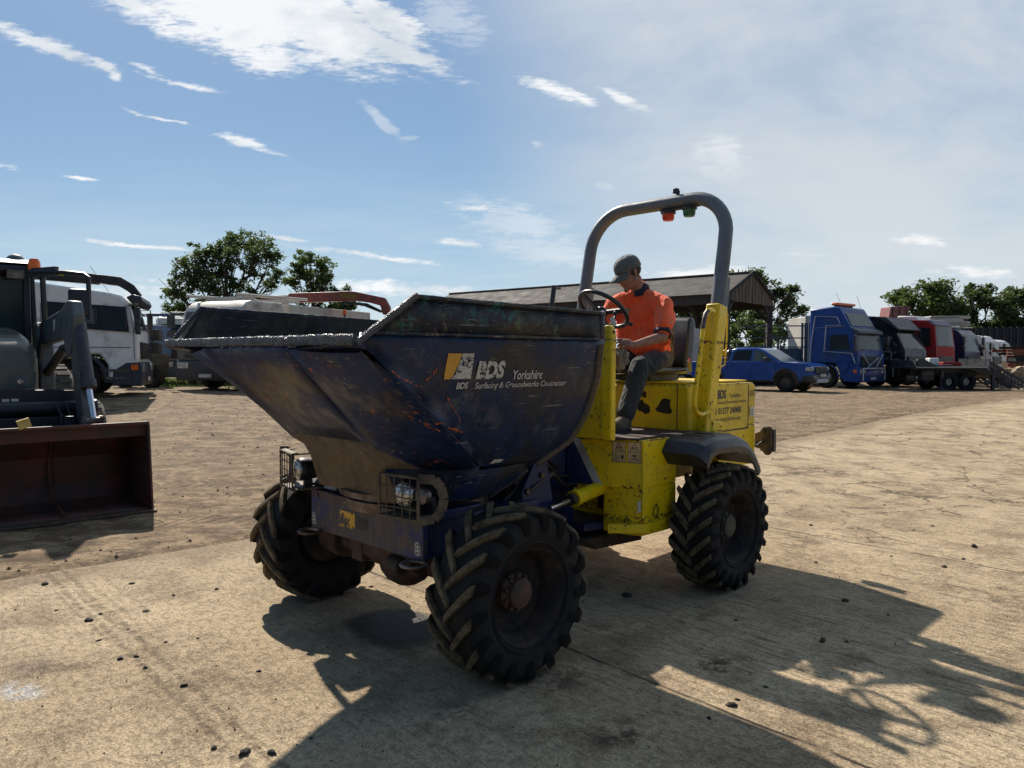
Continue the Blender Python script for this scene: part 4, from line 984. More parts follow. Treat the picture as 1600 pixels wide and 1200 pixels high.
# torn white mark beside a latch
mb = MB(); q = cham(CLn-.035, .63, .004); mb.face([q(0, 0), q(.03, .01), q(.024, .04), q(.03, .085), q(.0, .08), (q(.006, .045))]); mb.build('torn_label', MT['stickwhite'], body, smooth=0)
mb = MB(); mb.tube([(-1.66, .782, .60), (-1.655, .79, .65), (-1.69, .79, .68), (-1.72, .785, .64), (-1.72, .782, .60)], .004); mb.build('tie_loop', MT['black'], body)
# ROPS frame: two yellow sockets, grey bent tube, lights and camera
def rp(y, z): return Vector((-2.55-.2*(z-1.6), y, z))
rc, hz, hy = .36, 3.105, .712
path = [rp(hy, z) for z in (1.2, 1.6, 2.0, 2.4, 2.66)]
path += [rp(hy-rc+rc*cos(a), hz-rc+rc*sin(a)) for a in (pi/2*k/10 for k in range(1, 11))]
path += [rp(-hy+rc+rc*cos(a), hz-rc+rc*sin(a)) for a in (pi/2+pi/2*k/10 for k in range(0, 11))]
path += [rp(-hy, z) for z in (2.5, 2.2, 2.0, 1.6, 1.2)]
mb = MB(); mb.tube(path, .058, n=24); rops = mb.build('roll_bar', MT['greysteel'], D)
for y in (hy, -hy):
    a_, b_ = rp(y, 1.02), rp(y, 2.165); dd = (b_-a_).normalized()
    mb = MB()
    cs = [(.075, .058), (-.075, .058), (-.075, -.058), (.075, -.058)]
    mb.bar(a_+Vector((.012, 0, 0)), b_+Vector((.012, 0, 0)), .125, .135)
    if y > 0: mb.prism([(-2.46, 1.00), (-2.60, 1.00), (-2.64, 1.22), (-2.47, 1.24)], y+.0, y+.075); 
    so = mb.build('socket', MT['yellow'], rops, bevel=.014)
    mb = MB(); mb.bar(rp(y, 1.60)+Vector((-.085, 0, 0)), rp(y, 2.13)+Vector((-.085, 0, 0)), .07, .05); mb.cyl(rp(y, 1.78)+Vector((-.13, -.04, 0)), rp(y, 1.78)+Vector((-.13, .05, 0)), .022, n=12)
    mb.tube([rp(y, 1.66)+Vector((-.11, .03, 0)), rp(y, 1.68)+Vector((-.17, .03, .0)), rp(y, 1.86)+Vector((-.16, .03, .0)), rp(y, 2.1)+Vector((-.12, .03, 0))], .007)
    mb.build('strut', MT['yellow'], so, bevel=.006)
    mb = MB(); mb.bar(rp(y, 2.12)+Vector((-.085, 0, 0)), rp(y, 2.40)+Vector((-.07, 0, 0)), .075, .045); mb.build('stay', MT['greysteel'], rops, bevel=.006)
def beacon(c, m_, nm):
    mb = MB(); mb.lathe([(0, 0), (.066, 0), (.066, -.018), (.058, -.02)], 'z', c=c, n=28); b_ = mb.build(nm, MT['black'], rops)
    MB().lathe([(.056, -.018), (.052, -.06), (.044, -.078), (0, -.082)], 'z', c=c, n=28).build('lens', m_, b_)
beacon(rp(.12, 3.025), MT['redlens'], 'red_beacon'); beacon(rp(.33, 3.035), MT['greenlens'], 'green_beacon')
mb = MB(); mb.bar(rp(.05, 3.035), rp(.42, 3.042), .06, .012); mb.build('beacon_bracket', MT['rust'], rops)
mb = MB(); mb.bar(rp(.20, 3.14), rp(.20, 3.205), .02, .026); mb.box(rp(.185, 3.20)+Vector((.015, 0, 0)), (.045, .04, .045)); mb.tube([rp(.14, 3.195), rp(.17, 3.20)], .006); mb.build('switch_stub', MT['black'], rops, bevel=.004)
mb = MB(); mb.bar(rp(-.39, 3.165), rp(-.345, 3.10)+Vector((.058, 0, 0)), .016, .01); mb.build('tape_mark', MT['black'], rops)
# hand rail
mb = MB(); hr = [(-2.52, .76, 2.105), (-2.42, .80, 2.112), (-2.33, .82, 2.10), (-2.275, .82, 2.05), (-2.255, .82, 1.96), (-2.20, .82, 1.70), (-2.14, .82, 1.44), (-2.14, .82, 1.37), (-2.18, .82, 1.315), (-2.26, .81, 1.295), (-2.40, .78, 1.305)]
mb.tube(hr, .0165, n=14); mb.build('hand_rail', MT['yellow'], D)
mb = MB(); mb.tube([(-2.32, .822, 2.102), (-2.285, .822, 2.075), (-2.262, .822, 2.02), (-2.25, .821, 1.96)], .0172, n=14); mb.build('worn_grip', MT['dullsteel'], D)
# mudguards
def guard(sd):
    mb = MB(); prof = [(-1.84, .97), (-1.78, 1.05), (-1.84, 1.13), (-1.95, 1.16), (-2.30, 1.165), (-2.48, 1.12), (-2.62, 1.02), (-2.72, .90)]
    n = len(prof)
    ys = [(.70, 0), (.76, 0), (1.02, 0), (1.08, -.03), (1.11, -.085), (1.108, -.13)]
    G_ = []
    cxz = Vector((-2.26, 0, .50))
    for i, (x, z) in enumerate(prof):
        r = []
        for y, dz in ys:
            d_ = (Vector((x, 0, z))-cxz).normalized(); k = dz
            if i == 0: r.append(mb.v((x-.02, sd*y, z-.02+k*.3)))
            else: r.append(mb.v((x+d_.x*k, sd*y, z+d_.z*k)))
        G_.append(r)
    for A, B in zip(G_, G_[1:]):
        for i in range(len(ys)-1): mb.b.faces.new((A[i], A[i+1], B[i+1], B[i]))
    # turned-down front end
    o = mb.build('mudguard', MT['plastic'], D, smooth=65); m = o.modifiers.new('thick', 'SOLIDIFY'); m.thickness = .016; m.offset = -1
    m = o.modifiers.new('bevel', 'BEVEL'); m.width = .006; m.segments = 2; m.limit_method = 'ANGLE'; m.angle_limit = radians(30)
    return o
mg = guard(1); guard(-1)
mb = MB(); mb.tube([(-1.93, .84, 1.167), (-1.93, 1.02, 1.167), (-2.10, 1.02, 1.170), (-2.10, .84, 1.170)], .004, n=6, closed=True); mb.build('pressed_panel', MT['plastic'], mg)
# rear lamp board
mb = MB(); mb.prism([(.66, .93), (.66, 1.06), (.71, 1.08), (.74, 1.125), (.80, 1.125), (.82, 1.11), (.82, .90), (.80, .87), (.76, .87), (.72, .92)], -3.46, -3.43, axis='x')
lb = mb.build('lamp_board', MT['guard'], D, bevel=.008); mb = MB(); mb.box((-3.485, .765, 1.0), (.05, .13, .2)); mb.cyl((-3.43, .745, 1.0), (-3.418, .745, 1.0), .016); mb.build('rear_lamp', MT['black'], lb, bevel=.01)
mb = MB(); mb.tube([(-3.41, .745, .99), (-3.40, .71, .955), (-3.39, .65, .95), (-3.37, .60, .98), (-3.36, .57, 1.03)], .009); mb.build('lamp_cable', MT['black'], lb)
# seat
mb = MB(); mb.prism([(-2.25, 1.60), (-2.23, 1.635), (-2.30, 1.665), (-2.62, 1.64), (-2.74, 1.66), (-2.74, 1.60)], -.12, .40); seat = mb.build('seat', MT['vinyl'], D, bevel=.025)
mb = MB(); mb.box((-2.5, .14, 1.57), (.42, .36, .05)); mb.build('seat_base', MT['black'], seat)
mb = MB(); bk = [(-2.70, 1.66), (-2.74, 1.63), (-2.82, 1.66), (-2.92, 2.05), (-2.90, 2.085), (-2.85, 2.09), (-2.82, 2.05)]
def sb(p, s_):
    e = (p.z-1.64)/.45; q = Vector(p); c = .14; q.y = c+(q.y-c)*(1-.16*max(0, e)**3); return q
mb.prism(bk, -.11, .39, f=sb); mb.build('backrest', MT['vinyl'], seat, bevel=.03)
mb = MB(); mb.bar((-2.72, .43, 1.62), (-2.66, .45, 1.71), .022, .012); mb.build('belt_buckle', MT['steel'], seat); mb = MB(); mb.box((-2.665, .452, 1.715), (.014, .010, .018), Matrix.Rotation(.5, 3, 'Y')); mb.build('belt_button', MT['redlens'], seat)

# hoses and fittings between chassis, tower and rear body
mb = MB()
for k, (y, z, dy) in enumerate(((.36, .84, .0), (.30, .90, .03), (.42, .78, -.02))):
    mb.tube([(-.55, y, z-.05), (-.72, y+.06, z+.10), (-.95, y+.02, z+.16), (-1.15, y-.04+dy, z+.05), (-1.34, y-.10, z+.02)], .016, n=8)
mb.tube([(-.35, .44, .86), (-.5, .50, .95), (-.66, .47, 1.0)], .014, n=8)
mb.build('hoses', MT['black'], D)
mb = MB()
for x, y, z in ((-.60, .476, .60), (-.66, .476, .86), (-.80, .476, .60), (-.80, .476, .95)): mb.cyl((x, y-.006, z), (x, y+.012, z), .02, n=6)
for k in range(4): mb.cyl((.305, -.5+.34*k, .83), (.316, -.5+.34*k, .83), .012, n=6)
mb.build('bolts', MT['dullsteel'], D)
mb = MB(); random.seed(4)
for k in range(9): mb.box((-.36+.02*random.random(), .50+.02*random.random(), .94+.012*k), (.05, .04, .012), Matrix.Rotation(random.random()*3, 3, 'Z') @ Matrix.Rotation(random.random()-.5, 3, 'X'))
mb.build('bright_bracket', MT['steel'], D)
# ================================================================ driver (same local frame as the dumper, own origin on the footplate)
PO = Vector((-2.45, .2, 1.165)); pw = b2w(PO)
PER = thing('person', 'man in grey cap and orange polo shirt sitting at the dumper steering wheel', 'person', pw, YAW)
def capsule(mb, a, b_, r0, r1, n=14, flat=None):
    """round cone"""
    a, b_ = Vector(a)-PO, Vector(b_)-PO; d = b_-a; L = d.length; x = d/L if L > 1e-6 else Vector((0, 0, 1))
    q = x.to_track_quat('Z', 'Y').to_matrix(); rings = []
    for k in range(5): t = -pi/2+pi/2*k/5; rings.append((r0*cos(t), r0*sin(t)))
    rings.append((r0, 0)); rings.append((r1, L))
    for k in range(1, 6): t = pi/2*k/5; rings.append((r1*cos(t), L+r1*sin(t)))
    R = []
    for r, h in rings:
        if r < 1e-5: R.append([mb.v(a+q @ Vector((0, 0, h)))]); continue
        R.append([mb.v(a+q @ Vector((r*cos(2*pi*i/n), r*sin(2*pi*i/n), h))) for i in range(n)])
    for A, B in zip(R, R[1:]):
        for i in range(n):
            f = [A[i % len(A)], A[(i+1) % n % len(A)], B[(i+1) % n % len(B)], B[i % len(B)]]
            u = []
            for v in f:
                if v not in u: u.append(v)
            if len(u) > 2: mb.b.faces.new(u)
def ellp(mb, c, r, rot=None): mb.ell(Vector(c)-PO, tuple(q*1.10 for q in r) if rot is not None else r, rot, n=20)
def fused(mb, name, m_, parent, vox, smooth=3, fac=.6):
    o = mb.build(name, m_, parent, smooth=0, norm=True)
    r = o.modifiers.new('fuse', 'REMESH'); r.mode = 'VOXEL'; r.voxel_size = vox; r.use_smooth_shade = True
    s_ = o.modifiers.new('soft', 'SMOOTH'); s_.factor = fac; s_.iterations = smooth
    return o
def _skin(t, b, oc):
    n = t.noise(oc, 22, 5, .6); n2 = t.noise(oc, 90, 4, .6)
    P(t, b, col=t.mix(t.rng(n, .3, .7), (.26, .115, .075), (.40, .20, .14)), rough=.55, normal=t.bump(t.math('ADD', n2, n), .12, .004))
    t.put(b.inputs['Subsurface Weight'], .06); b.inputs['Subsurface Radius'].default_value = (.01, .004, .002)
MT['skin'] = mat('tanned_skin', _skin)
def cloth(name, col, folds=.5, var=.25, dirt=None):
    def f(t, b, oc):
        n = t.noise(oc, 4, 5, .6); w1 = t.noise(t.mapping(oc, rot=(.5, .5, .2), sc=(13, 13, 4)), 1, 3, .55, 1.6); wv = t.noise(oc, 260, 2, .5)
        c = t.mix(t.rng(n, .3, .7), tuple(x*(1-var) for x in col), col)
        if dirt: c = t.mix(t.math('MULTIPLY', t.rng(t.noise(oc, 9, 6, .7), .5, .7), .6), c, dirt)
        P(t, b, col=c, rough=.85, sheen=.15, normal=t.bump(t.math('ADD', w1, t.math('MULTIPLY', wv, .03)), min(1, folds*1.6), .045))
    return mat(name, f)
MT['hivis'] = cloth('orange_cloth', (1.0, .125, .03), .55, .06)
MT['navycloth'] = cloth('navy_cloth', (.016, .018, .04), .3)
MT['trouser'] = cloth('dark_grey_cloth', (.030, .034, .036), .7, .3, (.07, .068, .06))
MT['boot'] = simple('dusty_suede', (.17, .125, .085), .9, 0, .35, 20, dirt=(.06, .05, .04), dirtamt=.5, bump=.4)
MT['capcloth'] = cloth('grey_green_cap_cloth', (.105, .115, .105), .2, .25)
hc = Vector((-2.245, .12, 2.440))                         # head centre
fd = Vector((.80, -.38, -.42)).normalized()               # where the face points
hs = fd.cross(Vector((0, 0, 1))).normalized(); hu = hs.cross(fd).normalized()   # right side, up of head
HS = 1.10
def hp(f, s_, u): return hc+(fd*f+hs*s_+hu*u)*HS
HR = Matrix((fd, -hs, hu)).transposed()
shL, shR = Vector((-2.38, .380, 2.165)), Vector((-2.31, -.075, 2.18))
elL, elR = Vector((-2.22, .475, 1.90)), Vector((-2.16, -.12, 1.93))
wrL, wrR = Vector((-1.985, .375, 1.835)), Vector((-1.93, .08, 1.86))
hipL, hipR = Vector((-2.50, .28, 1.72)), Vector((-2.50, .06, 1.72))
knL, knR = Vector((-2.06, .38, 1.665)), Vector((-2.00, -.10, 1.66))
anL, anR = Vector((-1.845, .385, 1.275)), Vector((-1.66, -.36, 1.275))
nk = Vector((-2.37, .14, 2.325))
B_ = MB()
# head
ellp(B_, hp(-.012, 0, .03), (.100, .078, .092), HR); ellp(B_, hp(.018, 0, -.035), (.078, .066, .088), HR)
capsule(B_, hp(.045, 0, -.085), hp(.062, 0, -.105), .036, .026)       # chin
for s_ in (1, -1):
    capsule(B_, hp(.0, s_*.055, -.06), hp(.045, s_*.025, -.095), .024, .022)   # jaw
    ellp(B_, hp(.060, s_*.036, -.028), (.022, .024, .020), HR)                 # cheek
    ellp(B_, hp(.078, s_*.030, .012), (.012, .020, .010), HR)                  # brow
    capsule(B_, hp(-.018, s_*.078, .010), hp(-.012, s_*.080, -.028), .014, .010)   # ear
capsule(B_, hp(.086, 0, .004), hp(.110, 0, -.030), .009, .0135)       # nose
ellp(B_, hp(.100, 0, -.036), (.012, .017, .009), HR)
capsule(B_, hp(.083, -.018, -.060), hp(.083, .018, -.060), .009, .009); capsule(B_, hp(.080, -.014, -.073), hp(.080, .014, -.073), .009, .009)
capsule(B_, nk-Vector((.01, 0, .05)), hp(-.03, 0, -.07), .064, .058)
# trunk inside the clothes
ellp(B_, (-2.44, .155, 2.10), (.10, .17, .14)); ellp(B_, (-2.50, .165, 1.88), (.10, .14, .16)); capsule(B_, (-2.42, .145, 2.15), nk, .08, .06)
for a, b_, r0, r1 in ((shL, elL, .052, .044), (elL, wrL, .046, .030), (shR, elR, .052, .044), (elR, wrR, .046, .030), (shL, Vector((-2.44, .155, 2.12)), .06, .09), (shR, Vector((-2.44, .155, 2.12)), .06, .09)): capsule(B_, a, b_, r0, r1)
def hand(wr, d, up, side, curl, sgn):
    """palm and five bent fingers; d = direction of the hand, up = back of the hand, side = towards the little finger"""
    d, up, side = Vector(d).normalized(), Vector(up).normalized(), Vector(side).normalized()
    pc = wr+d*.052
    Rm = Matrix((d, side, up)).transposed(); ellp(B_, pc, (.052, .040, .019), Rm)
    capsule(B_, wr, wr+d*.03, .026, .024)
    for k, (o_, L_) in enumerate(((-.030, .068), (-.010, .078), (.011, .072), (.030, .056))):
        p0 = wr+d*.088+side*o_; c_ = curl[k]; seg = [.42, .33, .25]; p = p0; dr = d.copy(); ang = 0
        B_a = wr+d*.05+side*o_*.8
        capsule(B_, B_a, p0, .011, .0105)
        for q, f in enumerate(seg):
            ang += c_*(.7, 1.0, .7)[q]; dr = (d*cos(ang)-up*sin(ang)+side*o_*1.5).normalized(); p1 = p+dr*L_*f; capsule(B_, p, p1, .0098-.0010*q, .0090-.0012*q, n=10); p = p1
    t0 = wr+d*.022-side*.028; t1 = t0+(d*.6-side*.7-up*.35).normalized()*.038; t2 = t1+(d*.85-side*.15-up*.5).normalized()*.032
    capsule(B_, t0, t1, .014, .0115, n=10); capsule(B_, t1, t2, .0112, .009, n=10)
hand(wrL, (.78, -.42, .22), (.35, .55, .75), (.25, .5, -.6), (.35, .45, .5, .6), 1)
hand(wrR, (.75, .55, .12), (.2, -.35, .9), (.4, -.6, -.35), (.5, .6, .65, .7), -1)
body_ = fused(B_, 'body', MT['skin'], PER, .0048, 2, .5)
# short hair at the back and temples
hb = MB(); ellp(hb, hp(-.022, 0, .012), (.088, .0815, .072), HR); hair = fused(hb, 'hair', simple('grey_brown_hair', (.06, .045, .035), .9, bump=.8, bs=200), PER, .006, 1)
# eyes and dark stubble
eb = MB()
for s_ in (1, -1): ellp(eb, hp(.074, s_*.030, -.004), (.012, .013, .008), HR)
eb.build('eyes', simple('eye_white', (.35, .3, .27), .3, bump=0), PER)
bb_ = MB(); capsule(bb_, hp(.050, 0, -.090), hp(.070, 0, -.112), .034, .020); fused(bb_, 'beard', simple('grey_stubble', (.12, .085, .07), .95, bump=.6, bs=220), PER, .005, 1)
# cap
cb = MB(); n_ = 28; rows_ = []
for j in range(8):
    t_ = pi/2*j/7; r = []
    for i in range(n_):
        a = 2*pi*i/n_; rr = cos(t_) if j < 7 else .0
        rr = rr**.75 if rr > 0 else 0
        r.append(cb.v((hp(-.010+.108*rr*cos(a), .090*rr*sin(a), .042+.088*sin(t_)))-PO))
    rows_.append(r)
for A, B in zip(rows_, rows_[1:]):
    for i in range(n_): cb.b.faces.new((A[i], A[(i+1) % n_], B[(i+1) % n_], B[i]))
low = [cb.v(hp(-.010+.109*cos(2*pi*i/n_), .0905*sin(2*pi*i/n_), .018)-PO) for i in range(n_)]
for i in range(n_): cb.b.faces.new((low[i], low[(i+1) % n_], rows_[0][(i+1) % n_], rows_[0][i]))
cap = cb.build('cap', MT['capcloth'], PER, smooth=60); m_ = cap.modifiers.new('thick', 'SOLIDIFY'); m_.thickness = .003
cb = MB(); Rr = []
for j in range(7):
    f = j/6; r = []
    for i in range(13):
        s_ = (i/12*2-1); out = .095+.085*f*(1-abs(s_)**2.6*.85); sid = s_*(.084-.006*f)
        drop = .022-.030*f-.030*s_*s_*(.4+.6*f)
        r.append(cb.v(hp(out-.035*abs(s_)**2*(1-f)-.03*abs(s_)**3, sid, drop+.002)-PO))
    Rr.append(r)
for A, B in zip(Rr, Rr[1:]):
    for i in range(12): cb.b.faces.new((A[i], A[i+1], B[i+1], B[i]))
vs_ = cb.build('peak', MT['capcloth'], cap, smooth=80); m_ = vs_.modifiers.new('thick', 'SOLIDIFY'); m_.thickness = .005
cb = MB(); ellp(cb, hp(-.010, 0, .131), (.008, .008, .005))
for k in range(6):
    a = pi*k/3+.3; cb.tube([hp(-.010+.1085*(cos(t_)**.75)*cos(a), .0905*(cos(t_)**.75)*sin(a), .0425+.0885*sin(t_))-PO for t_ in (.0, .3, .6, .9, 1.2, 1.45)], .0013, n=5)
cb.build('cap_seams', simple('pale_seam', (.2, .21, .19), .8, bump=0), cap)
# polo shirt
sb_ = MB()
ellp(sb_, (-2.425, .155, 2.12), (.115, .195, .13)); ellp(sb_, (-2.47, .16, 1.98), (.128, .195, .16)); ellp(sb_, (-2.50, .17, 1.82), (.145, .190, .14))
ellp(sb_, (-2.43, .17, 1.85), (.12, .15, .10))
capsule(sb_, (-2.44, .15, 2.16), nk-Vector((.012, 0, .01)), .10, .074)
for sh, el in ((shL, elL), (shR, elR)):
    mid_ = sh+(el-sh)*.62
    capsule(sb_, Vector((-2.42, .152, 2.225)), sh, .085, .080); capsule(sb_, sh, mid_, .076, .076); capsule(sb_, mid_, sh+(el-sh)*.80, .078, .070)
ellp(sb_, (-2.40, .03, 1.98), (.115, .125, .20)); ellp(sb_, (-2.42, .20, 1.86), (.15, .185, .13)); capsule(sb_, (-2.40, .14, 2.26), shL+Vector((0, -.06, .02)), .075, .085); capsule(sb_, (-2.38, .14, 2.26), shR+Vector((0, .05, .02)), .07, .08)
# soft folds
random.seed(5)
for k in range(9):
    a = random.uniform(.1, 1.5); z = 1.78+.04*k; y = .16+.19*sin(a*2-1.2); capsule(sb_, (-2.40+.03*cos(k), y-.05, z), (-2.375, y+.09, z+random.uniform(-.05, .05)), .030, .022)
for k in range(5): capsule(sb_, shL+Vector((.03-.02*k, .035, .02-.03*k)), shL+(elL-shL)*.7+Vector((.045-.02*k, .035, .03)), .045, .044)
shirt = fused(sb_, 'polo_shirt', MT['hivis'], PER, .008, 4, .5)
cbk = MB()
nkb = nk-Vector((.005, 0, .02)); Rr = []
for j in range(3):
    r = []
    for i in range(25):
        a = radians(-150)+radians(300)*i/24        # opening at the front
        dirv = (Vector((-.9, .35, 0)).normalized()*cos(a)+Vector((.35, .9, 0)).normalized()*sin(a))
        rad = (.072, .080, .100)[j]; zz = (.050, .045, -.012)[j]-.045*(1-cos(a))*.5*(j > 0)-(0, 0, .01)[j]
        r.append(cbk.v(nkb+dirv*rad+Vector((0, 0, zz))-PO))
    Rr.append(r)
for A, B in zip(Rr, Rr[1:]):
    for i in range(24): cbk.b.faces.new((A[i], A[i+1], B[i+1], B[i]))
col_ = cbk.build('collar', MT['navycloth'], shirt, smooth=70); m_ = col_.modifiers.new('thick', 'SOLIDIFY'); m_.thickness = .005
for sh, el in ((shL, elL), (shR, elR)):     # dark ribbed cuffs
    a, b_ = sh+(el-sh)*.82, sh+(el-sh)*.95; cf = MB(); cf.cyl(a-PO, b_-PO, .072, .068, n=24, cap=False); c_ = cf.build('cuff', MT['navycloth'], shirt, smooth=80); m_ = c_.modifiers.new('thick', 'SOLIDIFY'); m_.thickness = .006
MT['reflect'] = simple('grey_print', (.42, .24, .20), .6, bump=0)
ax_ = (elL-shL).normalized(); outv = Vector((.15, .95, .25)); outv = (outv-ax_*outv.dot(ax_)).normalized(); tv = ax_.cross(outv).normalized()
mb = MB()
for k, (f, ww) in enumerate(((.60, .05), (.70, .065))):
    c_ = shL+(elL-shL)*f
    for i in range(6):
        a0, a1 = (-.5+i/6)*ww/.04, (-.5+(i+.72)/6)*ww/.04
        def q(a, e): return c_+(outv*cos(a)+tv*sin(a))*.0885+ax_*e-PO
        mb.face([q(a0, 0), q(a1, 0), q(a1, .011), q(a0, .011)])
mb.build('sleeve_print', MT['reflect'], shirt)
# camouflage side panel under the arm
def _camo(t, b, oc):
    n = t.noise(t.mapping(oc, sc=(18, 18, 9)), 1, 3, .5, 1.5)
    c = t.mix(t.rng(n, .47, .5), (.02, .018, .018), (.16, .12, .075)); c = t.mix(t.rng(n, .56, .58), c, (.05, .035, .025)); P(t, b, col=c, rough=.9)
MT['camo'] = mat('camouflage_cloth', _camo)
mb = MB(); ellp(mb, (-2.545, .245, 1.90), (.10, .125, .17)); capsule(mb, (-2.52, .30, 2.02), (-2.60, .24, 1.74), .06, .09); fused(mb, 'side_panel', MT['camo'], shirt, .01, 3)
# trousers
tb = MB(); ellp(tb, (-2.53, .17, 1.735), (.135, .185, .10))
for hp_, kn, an in ((hipL, knL, anL), (hipR, knR, anR)):
    capsule(tb, hp_, kn, .105, .086); capsule(tb, kn, kn+(an-kn)*.88, .086, .072); capsule(tb, kn+(an-kn)*.76, kn+(an-kn)*.92, .074, .076)
    capsule(tb, kn+Vector((-.05, .04, -.02)), kn+Vector((-.20, .06, .05)), .06, .06)
fused(tb, 'trousers', MT['trouser'], PER, .009, 8, .5)
for an in (anL, anR):
    bt = MB(); fdv = Vector((.95, .12, 0)).normalized(); sdv = Vector((-.12, .95, 0)).normalized()
    kn_ = knL if an is anL else knR; capsule(bt, an+(kn_-an)*.24, an+Vector((-.005, 0, -.03)), .056, .054); capsule(bt, an+Vector((-.01, 0, -.055)), an+fdv*.13+Vector((0, 0, -.063)), .050, .045); capsule(bt, an+Vector((0, 0, -.02)), an+fdv*.10+Vector((0, 0, -.05)), .05, .045)
    bo = fused(bt, 'boot', MT['boot'], PER, .007, 7)
    so = MB(); pts = [(-.055, -.036), (-.062, 0), (-.055, .036), (.04, .04), (.12, .046), (.165, .03), (.178, 0), (.165, -.03), (.12, -.046), (.04, -.04)]
    so.prism([((an+fdv*a+sdv*b_-PO).x, (an+fdv*a+sdv*b_-PO).y) for a, b_ in pts], .001, .022, axis='z'); so.build('sole', MT['black'], bo)
# crumpled rag held in his lap
rg = MB(); random.seed(11); g = bmesh.ops.create_icosphere(rg.b, subdivisions=4, radius=1)
for q in g['verts']:
    n = 1+.5*mnoise.noise(q.co*2.2)+.35*abs(mnoise.noise(q.co*5))+.15*mnoise.noise(q.co*11); q.co = Vector((q.co.x*.055, q.co.y*.05, q.co.z*.085))*n
rag = rg.build('crumpled_rag', simple('dirty_rag', (.34, .27, .22), .9, 0, .3, 20, dirt=(.1, .08, .06), bump=.5, bs=60), smooth=50)
rag.location = b2w((-1.92, .29, 1.735)); tag(rag, 'crumpled pale rag held below the driver\'s hands', 'rag')
# ================================================================ vehicles parked round the yard (local frame: x forward with 0 at the front, y left, z up)
def vehicle_wheel(parent, x, y, r, w_, rimr=.55, rimm='whitedull', tyrem='rubber'):
    """wheel with its outer face away from the vehicle"""
    sd = 1 if y > 0 else -1
    mb = MB(); mb.lathe([(r*rimr, .5*w_), (r*rimr*.93, .40*w_), (r*rimr*.8, .12*w_), (r*rimr*.45, .10*w_), (r*rimr*.4, .30*w_), (0, .32*w_)], 'y', n=24)
    for k in range(8): a = 2*pi*k/8; mb.cyl((r*rimr*.6*cos(a), .10*w_, r*rimr*.6*sin(a)), (r*rimr*.6*cos(a), .17*w_, r*rimr*.6*sin(a)), r*.035, n=6)
    wh = mb.build('wheel', MT[rimm], parent, smooth=35)
    mb = MB(); mb.lathe([(r*rimr, -.5*w_), (r*.93, -.5*w_), (r, -.38*w_), (r, .38*w_), (r*.93, .5*w_), (r*rimr*1.04, .51*w_), (r*rimr, .45*w_)], 'y', n=36, close=True)
    for k in range(30):
        a = 2*pi*k/30
        for s_ in (-1, 1): mb.box((r*cos(a+s_*.05), s_*.24*w_, r*sin(a+s_*.05)), (r*.03, w_*.34, r*.10), Matrix.Rotation(-(a+s_*.05), 3, 'Y'))
    mb.build('tyre', MT[tyrem], wh, smooth=35)
    wh.location = (x, y, r); wh.rotation_euler = (0, random.random()*3, 0) if sd > 0 else (0, random.random()*3, pi)
    return wh
